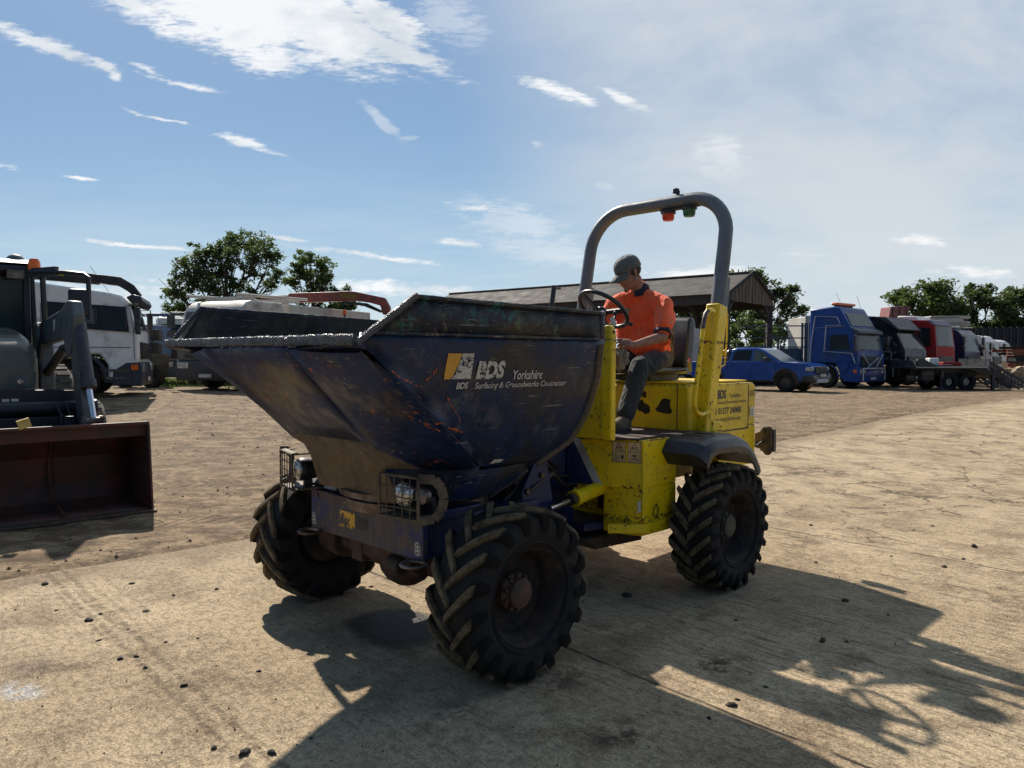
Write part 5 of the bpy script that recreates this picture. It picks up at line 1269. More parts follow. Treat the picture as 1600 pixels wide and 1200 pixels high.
def lorry(name, label, loc, yaw, L=2.3, W=2.45, H=3.0, Hr=None, z0=.45, zw0=1.75, zw1=2.6, rake=.28, roofx=.55, paint='white', lower='darktrim', win='dirtyglass', shield='dirtyglass', anchor=-1, roof=None, arch=True, sidewin=((-.42, 1.72), (-.52, 2.35), (-1.35, 2.42), (-1.38, 1.72)), tail=3.0, visor=True, wheelx=-1.35, wr=.50, headx=True, group=None, mirror=True, cat='lorry', glassmat=None):
    T = thing(name, label, cat, (0, 0, 0), yaw, group)
    c_, s_ = cos(yaw), sin(yaw); oy = anchor*W/2          # anchor: which front corner stands at loc
    T.location = (loc[0]-(-s_*oy), loc[1]-(c_*oy), loc[2])
    Hr = Hr or H
    prof = [(-.03, z0), (.0, 1.1), (-.02, zw0-.08), (-rake, zw1), (-roofx, H-.06), (-roofx-.25, H), (-L, Hr), (-L, 1.0)]
    if arch: prof += [(wheelx-.68, 1.0), (wheelx-.55, 1.12), (wheelx+.45, 1.12), (wheelx+.62, .85), (wheelx+.62, z0)]
    else: prof += [(-L, z0)]
    def tp(p, side):
        q = Vector(p); e = max(0, (p.z-zw0)/(H-zw0)); q.y = p.y*(1-.07*e); return q
    cab = MB().prism(prof, -W/2, W/2, f=tp).build('cab', MT[paint], T, bevel=.06)
    def fx(z): return lerp(z, [z0, 1.1, zw0-.08, zw1, H-.06], [-.03, 0, -.02, -rake, -roofx])
    def wy(z): return W/2*(1-.07*max(0, (z-zw0)/(H-zw0)))
    mb = MB()
    n = 8
    for i in range(n):
        y0, y1 = -1+2*i/n, -1+2*(i+1)/n
        def q(y, z): return (fx(z)+.014-.012*abs(y)**4, y*(wy(z)-.13), z)
        mb.face([q(y0, zw0), q(y1, zw0), q(y1, zw1), q(y0, zw1)])
    mb.build('windscreen', MT[shield], cab, smooth=60)
    mb = MB(); mb.bar((fx(zw0)+.03, -.9, zw0+.02), (fx(zw0+.3)+.03, .1, zw0+.06), .02, .02); mb.bar((fx(zw0)+.03, -.1, zw0+.02), (fx(zw0+.3)+.03, .8, zw0+.06), .02, .02); mb.build('wiper', MT['black'], cab)
    for sd in (-1, 1):
        mb = MB(); mb.face([(x, sd*(wy(z)+.008), z) for x, z in sidewin]); mb.build('side_window', MT[win], cab, smooth=0)
        xs_ = [p[0] for p in sidewin]
        mb = MB(); xa, xb = max(xs_)+.12, min(xs_)-.06
        mb.tube([(xa-.0, sd*(W/2+.004), 1.0), (xa-.02, sd*(W/2+.004), zw0), (xa-.12, sd*(wy(zw1)+.004), zw1)], .008, n=5); mb.tube([(xb, sd*(W/2+.004), 1.15), (xb, sd*(W/2+.004), zw0), (xb, sd*(wy(zw1)+.004), zw1)], .008, n=5)
        mb.bar((xb+.15, sd*(W/2+.02), zw0-.25), (xb+.32, sd*(W/2+.02), zw0-.25), .03, .04)
        mb.build('door_seam', MT['darktrim'], cab)
        if mirror:
            mb = MB(); mb.tube([(-.25, sd*wy(zw1), zw1-.02), (.02, sd*(W/2+.22), zw1), (.02, sd*(W/2+.22), zw0)], .018, n=8); mb.box((.02, sd*(W/2+.22), zw1-.30), (.10, .24, .42)); mb.box((.02, sd*(W/2+.22), zw1-.68), (.10, .24, .20))
            mb.build('mirror', MT['plastic'], cab, bevel=.03)
    lo_ = MB(); lo_.prism([(.06, .28), (.10, .60), (.05, .92), (-.30, .92), (-.62, .70), (-.66, .30)], -W/2-.01, W/2+.01); bp_ = lo_.build('bumper', MT[lower], T, bevel=.04)
    mb = MB(); mb.box((.02, 0, 1.22), (.05, W*.74, .46))
    gr = mb.build('grille', MT['black'], cab, bevel=.02); mb = MB()
    for k in range(5): mb.box((.05, 0, 1.05+.09*k), (.02, W*.70, .025))
    mb.build('slats', MT['darktrim'], gr)
    for sd in (-1, 1):
        mb = MB(); mb.box((.085, sd*(W/2-.32), .76), (.05, .46, .20)); hl = mb.build('headlight', MT['lens'], bp_, bevel=.02)
        mb = MB(); mb.box((-.10, sd*(W/2+.01), .78), (.16, .02, .14)); mb.build('indicator', MT['amber'], bp_)
    mb = MB(); mb.box((.11, 0, .45), (.01, .5, .11)); mb.build('number_plate', MT['stickwhite'], bp_)
    if visor:
        mb = MB(); mb.prism([(fx(zw1)+.02, zw1+.05), (fx(zw1)+.24, zw1-.10), (fx(zw1)+.25, zw1-.04), (fx(H-.1)+.02, zw1+.20)], -W/2+.12, W/2-.12); mb.build('sun_visor', MT['visor'], cab, bevel=.01)
    for sd in (-1, 1):
        vehicle_wheel(T, wheelx-.05, sd*(W/2-.17), wr, .30)
        if arch: mb = MB(); mb.tube([(wheelx-.05+.62*cos(a), sd*(W/2-.01), .50+.62*sin(a)) for a in (pi*(.0+k/12) for k in range(13))], .05, n=8); mb.build('arch_trim', MT[lower], T)
        mb = MB(); mb.box((wheelx+.80-.05, sd*(W/2-.12), .42), (.46, .22, .06)); mb.box((wheelx+.80-.05, sd*(W/2-.12), .75), (.42, .2, .05)); mb.build('step', MT['darktrim'], T)
    if tail:
        mb = MB()
        for sd in (-1, 1): mb.box((-L-tail/2+.8, sd*.42, .86), (tail+2.2, .08, .26))
        mb.box((-L-.5, -.95, .7), (.9, .5, .55)); mb.cyl((-L-.2, .9, .65), (-L-1.2, .9, .65), .28)
        mb.build('chassis', MT['black'], T, bevel=.01)
        for sd in (-1, 1): vehicle_wheel(T, -L-tail+.6, sd*(W/2-.27), wr, .48)
    return T, cab
MT['darktrim'] = simple('dark_grey_trim', (.028, .032, .042), .5, dirt=(.07, .065, .055), dirtamt=.35, bump=.1)
MT['visor'] = simple('smoked_visor', (.03, .03, .035), .25, bump=0)
MT['lorryblue'] = simple('lorry_blue', (.016, .058, .23), .35, var=.1, scale=2, dirt=(.06, .07, .09), dirtamt=.3, bump=.02, coat=.1, spec=.2)
MT['lorryblack'] = simple('lorry_black', (.010, .014, .018), .3, var=.2, scale=2, dirt=(.05, .05, .05), dirtamt=.35, bump=.05, spec=.2)
MT['lorryred'] = simple('lorry_red', (.34, .018, .018), .6, var=.12, scale=2, dirt=(.2, .06, .05), dirtamt=.25, bump=.02, spec=.2)
MT['lorrynavy'] = simple('lorry_navy', (.015, .018, .055), .3, bump=.02, dirt=(.05, .05, .06), dirtamt=.3, spec=.2)
MT['lorrygrey'] = simple('lorry_grey', (.10, .115, .12), .45, bump=.04, dirt=(.09, .085, .075), dirtamt=.35, spec=.2)
MT['pickupblue'] = simple('pickup_blue', (.010, .060, .27), .18, var=.08, scale=1, bump=0, coat=.5)
MT['mach_blue'] = simple('machine_blue', (.035, .11, .24), .5, dirt=(.06, .05, .04), dirtamt=.4)
MT['craneyellow'] = simple('crane_yellow', (.50, .33, .02), .4, dirt=(.2, .14, .05), dirtamt=.3)
MT['cranered'] = simple('crane_red', (.30, .065, .045), .5, var=.25, scale=4, dirt=(.12, .05, .035), dirtamt=.5)
MT['silver'] = simple('silver_stripe', (.55, .56, .58), .4, bump=0)
MT['palebox'] = simple('pale_box', (.50, .47, .41), .6, var=.08, scale=1.5, dirt=(.3, .27, .22), dirtamt=.3)
def g_at(u, Y, dz=0):
    p = at(u, 557, Y); return Vector((p.x, Y, G(p.x, Y)+dz))
# ---- left side: white lorry with a folded yellow and black crane
A, cab = lorry('lorry', 'white lorry cab behind the grey tractor, folded black crane above its roof', g_at(217, 19.6), radians(20), L=2.60, W=2.45, H=2.72, Hr=2.98, zw0=1.78, zw1=2.42, rake=.20, roofx=.42, win='dirtyglass', paint='white', visor=False, tail=4.0, sidewin=((-.22, 1.70), (-.30, 2.36), (-2.12, 2.46), (-2.16, 2.0), (-1.45, 1.86), (-1.40, 1.78)))
for sd in (-1, 1):
    mb = MB(); mb.face([(x, sd*(1.225-.03*(z > 2)+.014), z) for x, z in ((-1.0, 1.90), (-1.02, 2.30), (-1.42, 2.32), (-1.42, 1.92))]); mb.build('side_window', MT['paleglass'], cab, smooth=0)
    mb = MB(); mb.box((-.02, sd*1.42, 2.15), (.10, .10, .36)); mb.box((-.02, sd*1.42, 1.86), (.10, .08, .22)); mb.tube([(-.12, sd*1.2, 1.72), (.0, sd*1.42, 1.72), (-.02, sd*1.42, 2.3)], .02, n=6); mb.build('mirror', MT['plastic'], cab, bevel=.03)
mb = MB(); mb.prism([(-.14, 2.42), (.02, 2.40), (.10, 2.52), (.05, 2.66), (-.15, 2.70), (-.30, 2.62)], -1.1, 1.1); mb.build('sun_visor', MT['darktrim'], cab, bevel=.03)
for sd in (-1, 1):
    mb = MB()
    for xa, xb in ((-.98, -.94), (-1.48, -1.42), (-.30, -.26)): mb.face([(xa, sd*1.245, 1.80), (xb, sd*1.245, 1.80), (xb-.02, sd*1.222, 2.38), (xa-.02, sd*1.222, 2.38)])
    mb.build('window_pillar', MT['black'], cab, smooth=0)
    mb = MB(); mb.box((-.52, sd*1.23, .70), (.55, .03, .06)); mb.box((-.52, sd*1.23, .50), (.55, .03, .05)); mb.box((-1.2, sd*1.232, 1.30), (2.0, .006, .02)); mb.build('step_trim', MT['dullsteel'], cab)
cr = MB()
cr.prism([(-.10, 2.62), (.02, 2.72), (-.16, 2.98), (-.46, 3.17), (-.7, 3.20), (-3.2, 3.42), (-3.2, 3.22), (-1.0, 3.0), (-.52, 2.94), (-.3, 2.80)], -.75, -.45)
cr.prism([(-.9, 3.04), (-3.0, 3.20), (-3.0, 3.08), (-1.0, 2.96)], -.70, -.50)
crane = cr.build('crane_boom', MT['black'], A, bevel=.02)
mb = MB(); mb.prism([(-2.68, 1.1), (-2.64, 2.4), (-2.74, 3.2), (-2.95, 3.34), (-3.25, 3.25), (-3.2, 2.95), (-2.95, 2.8), (-2.90, 1.1)], -1.15, -.75); mb.build('crane_column', MT['craneyellow'], A, bevel=.03)
mb = MB(); mb.cyl((-3.3, -.9, 1.2), (-3.35, -.9, 3.1), .07); mb.cyl((-3.62, -.6, 1.2), (-3.55, -.6, 2.9), .06); mb.tube([(-3.1, -.95, 1.2), (-3.2, -.98, 2.2), (-3.05, -.9, 3.2)], .025); mb.build('crane_hoses', MT['black'], A)
mb = MB(); mb.box((-2.35, -.757, 3.26), (1.15, .012, .12), Matrix.Rotation(.088, 3, 'Y')); lb_ = mb.build('crane_badge', MT['craneyellow'], crane)
mb = MB()
for k in range(8): mb.box((-2.82+.13*k, -.765, 3.285-.0105*k), (.05 if k % 3 else .08, .004, .07)); mb.box((-2.80+.13*k, -.767, 3.285-.0105*k), (.09, .004, .015))
mb.build('badge_letters', MT['ink'], lb_)
mb = MB(); mb.tube([(-.9, .3, 2.85), (-1.35, .3, 3.55)], .006, n=5); mb.build('aerial', MT['black'], cab)
mb = MB(); mb.box((-5.2, 0, 1.15), (4.2, 2.4, .12)); mb.box((-5.2, -1.2, 1.45), (4.2, .05, .5)); mb.box((-5.2, 1.2, 1.45), (4.2, .05, .5)); mb.build('flat_bed', MT['darktrim'], A)
# ---- pale lorry seen between the white cab and the skip
B, cab = lorry('lorry', 'smaller white lorry cab with rounded roof corners left of the dark grey lorry', g_at(349, 28.5), radians(-62), anchor=1, L=2.0, W=2.3, H=2.55, zw0=1.55, zw1=2.25, rake=.12, roofx=.3, paint='whitedull', lower='lorrygrey', visor=False, tail=3.5, shield='dirtyglass', sidewin=((-.18, 1.5), (-.24, 2.2), (-1.0, 2.2), (-1.02, 1.5)), wheelx=-1.2)
mb = MB(); mb.box((-.85, 0, 2.66), (.5, 1.9, .10)); mb.box((-.9, .3, 2.85), (.4, .7, .26)); mb.build('roof_light_bar', MT['darktrim'], cab, bevel=.02)
mb = MB(); mb.box((-.4, -1.16, 1.2), (.5, .01, .04)); mb.build('side_marker', MT['amber'], cab)
# ---- grey fronted lorry with pale roof
Cc, cab = lorry('lorry', 'lorry with white roof, dark grey grille and bumper, partly hidden by the skip', g_at(277, 23.5), radians(-112), anchor=-1, L=2.2, W=2.45, H=2.80, zw0=1.62, zw1=2.45, rake=.22, roofx=.5, paint='whitedull', lower='darktrim', shield='paleglass', tail=4.5, visor=False, wheelx=-1.3)
mb = MB(); mb.box((.03, 0, 1.36), (.08, 2.3, .12)); mb.build('grille_bar', MT['palebox'], cab, bevel=.02)
mb = MB(); mb.prism([(.03, .92), (.06, 1.3), (-.1, 1.3), (-.3, .92)], -1.2, 1.2); mb.build('lower_grille_panel', MT['lorrygrey'], cab, bevel=.04)
mb = MB(); mb.tube([(-.2, -1.0, 2.95), (-3.6, -1.0, 3.02)], .05, n=10); mb.tube([(-.2, 1.0, 2.95), (-3.6, 1.0, 3.02)], .05, n=10); mb.bar((-1.0, -1.0, 2.9), (-1.0, 1.0, 2.9), .05, .12); mb.bar((-3.2, -1.0, 2.95), (-3.2, 1.0, 2.95), .05, .16); mb.build('roof_rack_rails', MT['palebox'], Cc)
mb = MB(); mb.box((-4.9, 0, 1.9), (4.8, 2.4, 1.75)); mb.build('box_body', MT['palebox'], Cc, bevel=.03)
# ---- white box lorry body further back, and the crane lorry
E_ = thing('box_trailer', 'white box body seen over the skip rim under the red crane arm', 'trailer', g_at(440, 34), radians(4))
mb = MB(); mb.box((0, 0, 2.25), (1.9, 2.4, 1.9)); mb.box((0, 0, 3.22), (1.94, 2.44, .05)); mb.build('box_body', MT['palebox'], E_, bevel=.03); mb = MB(); mb.box((0, 0, 1.1), (1.9, 1.0, .3)); mb.build('chassis', MT['black'], E_)
for x in (-.6, .6):
    for y in (-1, 1): vehicle_wheel(E_, x, y, .48, .3)
mb = MB(); mb.box((-.93, -1.24, 2.6), (.10, .06, 2.2)); mb.build('corner_post', MT['white'], E_)
K_, cab = lorry('crane_lorry', 'dirty lorry hidden behind the skip carrying a dull red folding crane arm', g_at(560, 27), radians(-4), L=2.1, H=2.55, zw0=1.6, zw1=2.3, rake=.2, roofx=.45, paint='lorrygrey', tail=4.5, visor=False)
def cw(u, v, Y=27.0):      # point at that depth in the crane lorry's own frame
    p = at(u, v, Y); q = p-K_.location; c_, s_ = cos(-radians(-4)), sin(-radians(-4)); return (q.x*c_-q.y*s_, q.z)
cp2 = [cw(405, 462), cw(450, 461), cw(450, 458), cw(530, 456), cw(533, 455), cw(556, 456), cw(603, 466), cw(611, 480), cw(611, 492), cw(600, 492), cw(596, 478), cw(578, 473), cw(556, 470), cw(530, 471), cw(450, 473), cw(405, 471)]
y0_ = -1.225
mb = MB(); mb.prism(cp2, y0_-.15, y0_+.12); cb_ = mb.build('crane_boom', MT['cranered'], K_, bevel=.03)
mb = MB(); mb.prism([cw(535, 471), cw(574, 474), cw(599, 486), cw(596, 489), cw(568, 478), cw(535, 474)], y0_-.10, y0_+.05); mb.build('crane_ram', MT['black'], cb_, bevel=.01)
mb = MB(); a_ = cw(537, 463); mb.box((a_[0]+.2, y0_-.158, a_[1]), (.62, .012, .15), Matrix.Rotation(.06, 3, 'Y')); mb.build('warning_plate', simple('dull_gold_plate', (.20, .13, .02), .6, var=.5, scale=30), cb_)
mb = MB(); mb.prism([(-2.6, 1.0), (-2.35, 1.0), (-2.2, 2.2), (-2.45, 3.0), (-2.8, 3.0), (-2.75, 2.2)], y0_-.25, y0_+.2); a_ = cw(411, 470); mb.bar((-2.5, y0_, 2.9), (a_[0]+.2, y0_, a_[1]-.1), .25, .3); mb.build('crane_column', MT['cranered'], K_, bevel=.03)
mb = MB(); mb.box((-5, 0, 1.2), (4.6, 2.4, .14)); mb.build('flat_bed', MT['rust'], K_)
bc = cw(538, 488); mb = MB(); mb.lathe([(.08, 0), (.075, .12), (.05, .17), (0, .18)], 'z', c=(bc[0], y0_, bc[1]-.08), n=20); mb.build('amber_beacon', MT['amber'], cab); mb = MB(); mb.bar((bc[0], y0_, 2.45), (bc[0], y0_, bc[1]-.08), .05, .05); mb.build('beacon_stalk', MT['black'], cab)
# ---- blue machine frame between the cabs
F_ = thing('road_machine', 'blue and black framed machine standing between the two white cabs', 'machine', g_at(238, 25.5), radians(-10))
mb = MB(); mb.box((-.05, 0, 1.55), (.55, 1.4, 1.1)); mb.box((.0, 0, 2.45), (1.4, .12, .10)); mb.bar((-.3, -.7, 1.9), (.5, -.7, 1.9), .04, .05); mb.bar((-.3, -.7, 1.3), (.5, -.7, 1.3), .04, .05)
for x in (-.3, 0, .3): mb.bar((x, -.75, 1.2), (x+.25, -.75, 1.9), .04, .04)
mb.build('frame', MT['mach_blue'], F_, bevel=.02)
mb = MB(); mb.box((.25, -.5, .75), (.85, .9, .75)); mb.box((-.52, -.4, 2.0), (.14, .3, 1.1)); mb.box((.52, -.5, 1.75), (.34, .2, .36)); mb.box((.50, -.5, 1.30), (.34, .2, .36)); mb.tube([(-.5, -.6, 2.3), (.0, -.6, 2.5), (.4, -.6, 2.3), (.45, -.6, 1.4)], .03); mb.box((-.5, -.55, 2.35), (.3, .1, .42)); mb.build('engine_block', MT['black'], F_, bevel=.02)
for x in (-.5, .5): vehicle_wheel(F_, x, -.7, .40, .3, rimm='mach_blue')
mb = MB(); mb.box((-.45, -.3, 1.95), (.5, .3, .14)); mb.build('yellow_cover', MT['craneyellow'], F_)
# ---- right side: blue pickup
PL = g_at(1266, 29.3); PY = radians(-44)
def pickup(loc, yaw):
    L_, W_ = 5.3, 1.9
    T = thing('pickup_truck', 'shiny blue double cab pickup truck with black wheels and a chrome bar behind the cab', 'pickup truck', (loc[0]-sin(yaw)*W_/2, loc[1]+cos(yaw)*W_/2, loc[2]), yaw)
    prof = [(.0, .42), (.05, .62), (.03, 1.03), (-.14, 1.13), (-1.12, 1.21), (-1.25, 1.23), (-5.25, 1.20), (-5.30, .62), (-5.2, .52)]
    def arch(cx): return [(cx+.50*cos(a), max(.40, .42+.50*sin(a))) for a in (pi-pi*k/10 for k in range(11))][::1]
    prof += [(-4.72, .52)] + arch(-4.2) + [(-3.6, .42)] + [(-1.6, .42)] + arch(-1.0)[0:] + [(-.45, .42)]
    def bulge(p, side):
        q = Vector(p); e = (p.z-.75)/.5; q.y = p.y*(1-.035*e*e - (.10*max(0, (p.x+.55)/.6)**2 if p.x > -.55 else 0)); return q
    # body side with a rounded shoulder: several slices across
    bd = MB(); ysl = [-.95, -.93, -.86, .86, .93, .95]
    bd.prism(prof, -W_/2, W_/2, f=bulge); body = bd.build('body', MT['pickupblue'], T, bevel=.05)
    gh = [(-1.22, 1.20), (-2.02, 1.72), (-2.35, 1.80), (-3.15, 1.80), (-3.42, 1.74), (-3.55, 1.20)]
    def tp(p, s_): q = Vector(p); q.y *= 1-.16*(p.z-1.2)/.6; return q
    MB().prism(gh, -.90, .90, f=tp).build('cabin', MT['pickupblue'], T, bevel=.05)
    def wyy(z): return .90*(1-.16*(z-1.2)/.6)
    for sd in (-1, 1):
        for nm, poly in (('front_window', [(-1.52, 1.24), (-1.60, 1.32), (-2.08, 1.66), (-2.40, 1.69), (-2.43, 1.25)]), ('rear_window', [(-2.52, 1.25), (-2.50, 1.69), (-3.10, 1.69), (-3.28, 1.62), (-3.36, 1.27)])):
            mb = MB(); mb.face([(x, sd*(wyy(z)+.006), z) for x, z in poly]); mb.build(nm, MT['dirtyglass' if nm[0] == 'r' else 'paleglass'], T, smooth=0)
        mb = MB()
        for x in (-1.42, -2.47, -3.56): mb.tube([(x+.02, sd*.945, .55), (x, sd*.953, .85), (x, sd*.932, 1.17)], .006, n=5)
        mb.build('door_gap', MT['black'], T)
        mb = MB()
        for x in (-2.25, -3.25): mb.bar((x, sd*.965, 1.07), (x-.22, sd*.965, 1.07), .03, .04)
        mb.build('door_handle', MT['pickupblue'], T, bevel=.008)
        for cx in (-1.0, -4.2):
            mb = MB(); mb.tube([(cx+.51*cos(a), sd*.935, .42+.51*sin(a)) for a in (pi*(-.02+1.04*k/14) for k in range(15))], .045, n=8); mb.build('arch_trim', MT['plastic'], T)
            vehicle_wheel(T, cx, sd*.80, .39, .26, .62, 'plastic')
            mb = MB(); mb.cyl((cx, sd*.5, .5), (cx, sd*.89, .5), .47, n=24); mb.build('wheel_well', MT['black'], T)
        mb = MB(); mb.tube([(-1.75, sd*.90, 1.25), (-1.72, sd*1.02, 1.28)], .03); mb.box((-1.75, sd*1.06, 1.32), (.14, .22, .17)); mb.build('door_mirror', MT['plastic'], T, bevel=.03)
        mb = MB(); mb.box((-2.6, sd*.90, .44), (1.9, .10, .06)); mb.build('side_step', MT['plastic'], T, bevel=.02)
        mb = MB(); mb.box((-.09, sd*.76, .93), (.26, .28, .17)); mb.build('headlight', MT['lens'], T, bevel=.03)
        mb = MB(); mb.tube([(-3.55, sd*.75, 1.68), (-3.75, sd*.75, 1.60), (-4.4, sd*.75, 1.25)], .03, n=10); mb.tube([(-3.60, sd*.75, 1.38), (-4.1, sd*.75, 1.34), (-4.3, sd*.75, 1.25)], .02, n=8); mb.build('sport_bar', MT['steel'], T)
        mb = MB(); mb.box((-5.27, sd*.85, 1.0), (.08, .12, .3)); mb.build('tail_light', MT['redlens'], T, bevel=.01)
    mb = MB(); mb.prism([(-3.56, 1.2), (-3.50, 1.70), (-3.56, 1.74), (-3.66, 1.2)], -.80, .80); mb.build('roll_hoop', MT['plastic'], T, bevel=.02)
    mb = MB()
    for i in range(6):
        y0, y1 = -1+i/3, -1+(i+1)/3
        def q(y, f): return (-1.235-.76*f, y*(.80-.10*f), 1.235+.47*f)
        mb.face([q(y0, 0), q(y1, 0), q(y1, 1), q(y0, 1)])
    mb.build('windscreen', MT['paleglass'], T, smooth=60)
    mb = MB(); mb.box((.045, 0, .88), (.06, 1.15, .30)); g_ = mb.build('grille', MT['black'], T, bevel=.03); mb = MB(); mb.box((.08, 0, .90), (.02, 1.2, .04)); mb.ell((.09, 0, .90), (.015, .12, .05)); mb.build('badge_bar', MT['darktrim'], g_)
    mb = MB(); mb.prism([(.10, .40), (.14, .55), (.08, .70), (-.4, .66), (-.42, .42)], -.92, .92); bm_ = mb.build('bumper', MT['plastic'], T, bevel=.04); mb = MB(); mb.prism([(.145, .38), (.16, .50), (.10, .54), (-.1, .40)], -.55, .55); mb.bar((.12, -.55, .50), (.0, -.80, .60), .05, .05); mb.bar((.12, .55, .50), (.0, .80, .60), .05, .05); mb.build('skid_plate', MT['silver'], bm_, bevel=.02)
    mb = MB(); mb.box((.15, 0, .68), (.01, .52, .11)); mb.build('number_plate', MT['stickwhite'], bm_)
    mb = MB(); mb.box((-2.3, 0, .48), (4.4, 1.5, .22)); mb.build('underbody', MT['black'], T)
    return T
pickup(PL, PY)
# ---- blue lorry with a high roof
V, cab = lorry('lorry', 'blue high-roofed lorry cab with silver stripes and an orange light bar, behind the pickup', g_at(1340, 33), radians(-52), L=2.35, W=2.5, H=3.72, Hr=3.62, zw0=1.72, zw1=2.45, rake=.22, roofx=.95, paint='lorryblue', lower='lorryblue', shield='paleglass', tail=0, visor=False, wheelx=-1.45, sidewin=((-.35, 1.72), (-.50, 2.42), (-1.30, 2.42), (-1.32, 1.72)))
mb = MB(); mb.prism([(-.28, 2.50), (-.02, 2.46), (-.04, 2.58), (-.42, 2.74)], -1.12, 1.12); mb.build('sun_visor', MT['lorrygrey'], cab, bevel=.02)
mb = MB(); mb.face([(-.41, -1.0, 2.82), (-.41, 1.0, 2.82), (-.775, .9, 3.42), (-.775, -.9, 3.42)]); mb.build('upper_screen', MT['paleglass'], cab, smooth=0)
mb = MB()
for sd in (-1, 1):
    def ln(pts, w_=.085):
        for a, b_ in zip(pts, pts[1:]): mb.bar((a[0], sd*(1.257-.085*max(0, (a[1]-1.72)/2)), a[1]), (b_[0], sd*(1.257-.085*max(0, (b_[1]-1.72)/2)), b_[1]), w_*.2, w_*1.6, up=(0, 1, 0))
    ln([(-2.25, 1.0), (-2.22, 2.0), (-2.05, 3.30), (-1.0, 3.22), (-.85, 2.95)]); ln([(-2.22, 2.75), (-.6, 2.80)], .035); ln([(-1.55, 1.68), (-1.50, 2.85), (-.75, 2.85)]); ln([(-1.55, 1.68), (-.25, 1.58), (-.08, 1.15)])
mb.build('silver_stripes', MT['silver'], cab)
mb = MB(); mb.bar((.07, -.95, 1.55), (.09, -.3, .98), .02, .06, up=(1, 0, 0)); mb.bar((.07, .95, 1.55), (.09, .3, .98), .02, .06, up=(1, 0, 0)); mb.bar((.09, -.5, .95), (.09, .5, 1.4), .02, .05, up=(1, 0, 0)); mb.tube([(.14, -1.0, .35), (.14, -1.0, .9), (.14, 1.0, .9), (.14, 1.0, .35)], .03, n=8); mb.build('front_bars', MT['silver'], cab)
mb = MB(); mb.box((-1.35, 0, 3.76), (.10, 1.5, .08)); mb.box((-1.35, -.5, 3.79), (.3, .3, .02)); lbk = mb.build('bar_base', MT['black'], cab); mb = MB(); mb.box((-1.35, 0, 3.85), (.34, 1.6, .12)); mb.build('orange_light_bar', MT['amber'], cab, bevel=.04)
mb = MB(); mb.tube([(-1.6, .5, 3.6), (-2.0, .5, 4.45)], .008, n=5); mb.tube([(-.95, .9, 3.6), (-1.2, .9, 4.3)], .008, n=5); mb.build('aerial', MT['black'], cab)
mb = MB(); mb.prism([(-2.4, 1.0), (-.45, 1.22), (-.38, 1.05), (-.50, .72), (-.8, .72), (-1.0, 1.12), (-1.9, 1.12), (-2.1, .9), (-2.4, .9)], -1.31, -1.24); mb.build('side_skirt', MT['lorryblue'], V, bevel=.02)
mb = MB(); mb.box((-3.6, -1.15, .95), (1.3, .15, .45)); mb.box((-3.6, 1.0, .95), (1.3, .3, .45)); mb.box((-5.0, 0, .95), (5.2, .9, .25)); mb.build('chassis', MT['mach_blue'], V, bevel=.02)
for sd in (-1, 1): vehicle_wheel(V, -5.2, sd*.98, .5, .5)
# pale container behind the blue cab
q_ = g_at(1247, 39); cont = thing('container', 'pale cream container standing behind the blue lorry cab', 'container', q_, 0)
mb = MB(); mb.box((.6, 0, 1.9), (1.4, 2.4, 3.1)); mb.build('shell', MT['palebox'], cont, bevel=.02); mb = MB()
for x in (-.1, 1.3): mb.box((x, -1.21, 1.9), (.06, .06, 3.14))
mb.box((.6, -1.22, 3.46), (1.46, .06, .07)); mb.build('corner_frame', MT['whitedull'], cont)
# ---- black lorry, stripped
Bk, cab = lorry('lorry', 'black lorry cab with its door gone and interior open, right of the blue lorry', g_at(1414, 34.5), radians(-50), L=2.9, W=2.5, H=3.25, Hr=3.42, zw0=1.8, zw1=2.75, rake=.55, roofx=1.05, paint='lorryblack', lower='lorryblack', shield='dirtyglass', tail=0, visor=False, mirror=False, sidewin=((-.30, 1.75), (-.85, 2.85), (-1.75, 2.95), (-1.75, 1.4), (-.8, 1.0)))
MT['junk'] = simple('jumbled_grey_parts', (.06, .065, .07), .7, var=.6, scale=14, bump=.6, bs=20)
mb = MB(); random.seed(3)
for k in range(22): mb.box((-.45-random.random()*.9, -1.24-.04*random.random(), 1.35+random.random()*1.0), (random.uniform(.06, .3), .05, random.uniform(.05, .22)), Matrix.Rotation(random.random()*2, 3, 'Y'))
mb.build('open_interior', MT['junk'], cab)
mb = MB(); mb.prism([(-.9, 3.30), (-3.0, 3.50), (-3.0, 3.42), (-1.2, 3.22), (-.35, 2.66), (-.30, 2.72)], -1.27, 1.27); mb.build('roof_shell', MT['darktrim'], cab, bevel=.02)
mb = MB(); mb.tube([(-.6, -1.3, .95), (-.6, -1.3, 1.65), (-1.5, -1.3, 1.7)], .012, n=6); mb.tube([(-.15, -1.28, .6), (-.15, -1.28, 1.05), (-.5, -1.28, 1.1), (-.5, -1.28, .5)], .02, n=6); mb.build('torn_frame', MT['silver'], cab)
# ---- grey lorry nose between the black and the red
Gy, cab = lorry('lorry', 'dark grey lorry front with pale visor squeezed between the black and red cabs', g_at(1436, 39), radians(-42), L=2.2, W=2.4, H=3.15, zw0=1.75, zw1=2.5, rake=.2, roofx=.6, paint='lorrygrey', lower='darktrim', shield='paleglass', tail=0, mirror=False)
mb = MB(); mb.prism([(-.25, 2.95), (-.9, 3.35), (-3.0, 3.60), (-3.0, 3.0)], -1.1, 1.1); mb.build('roof_deflector', MT['whitedull'], Gy, bevel=.03)
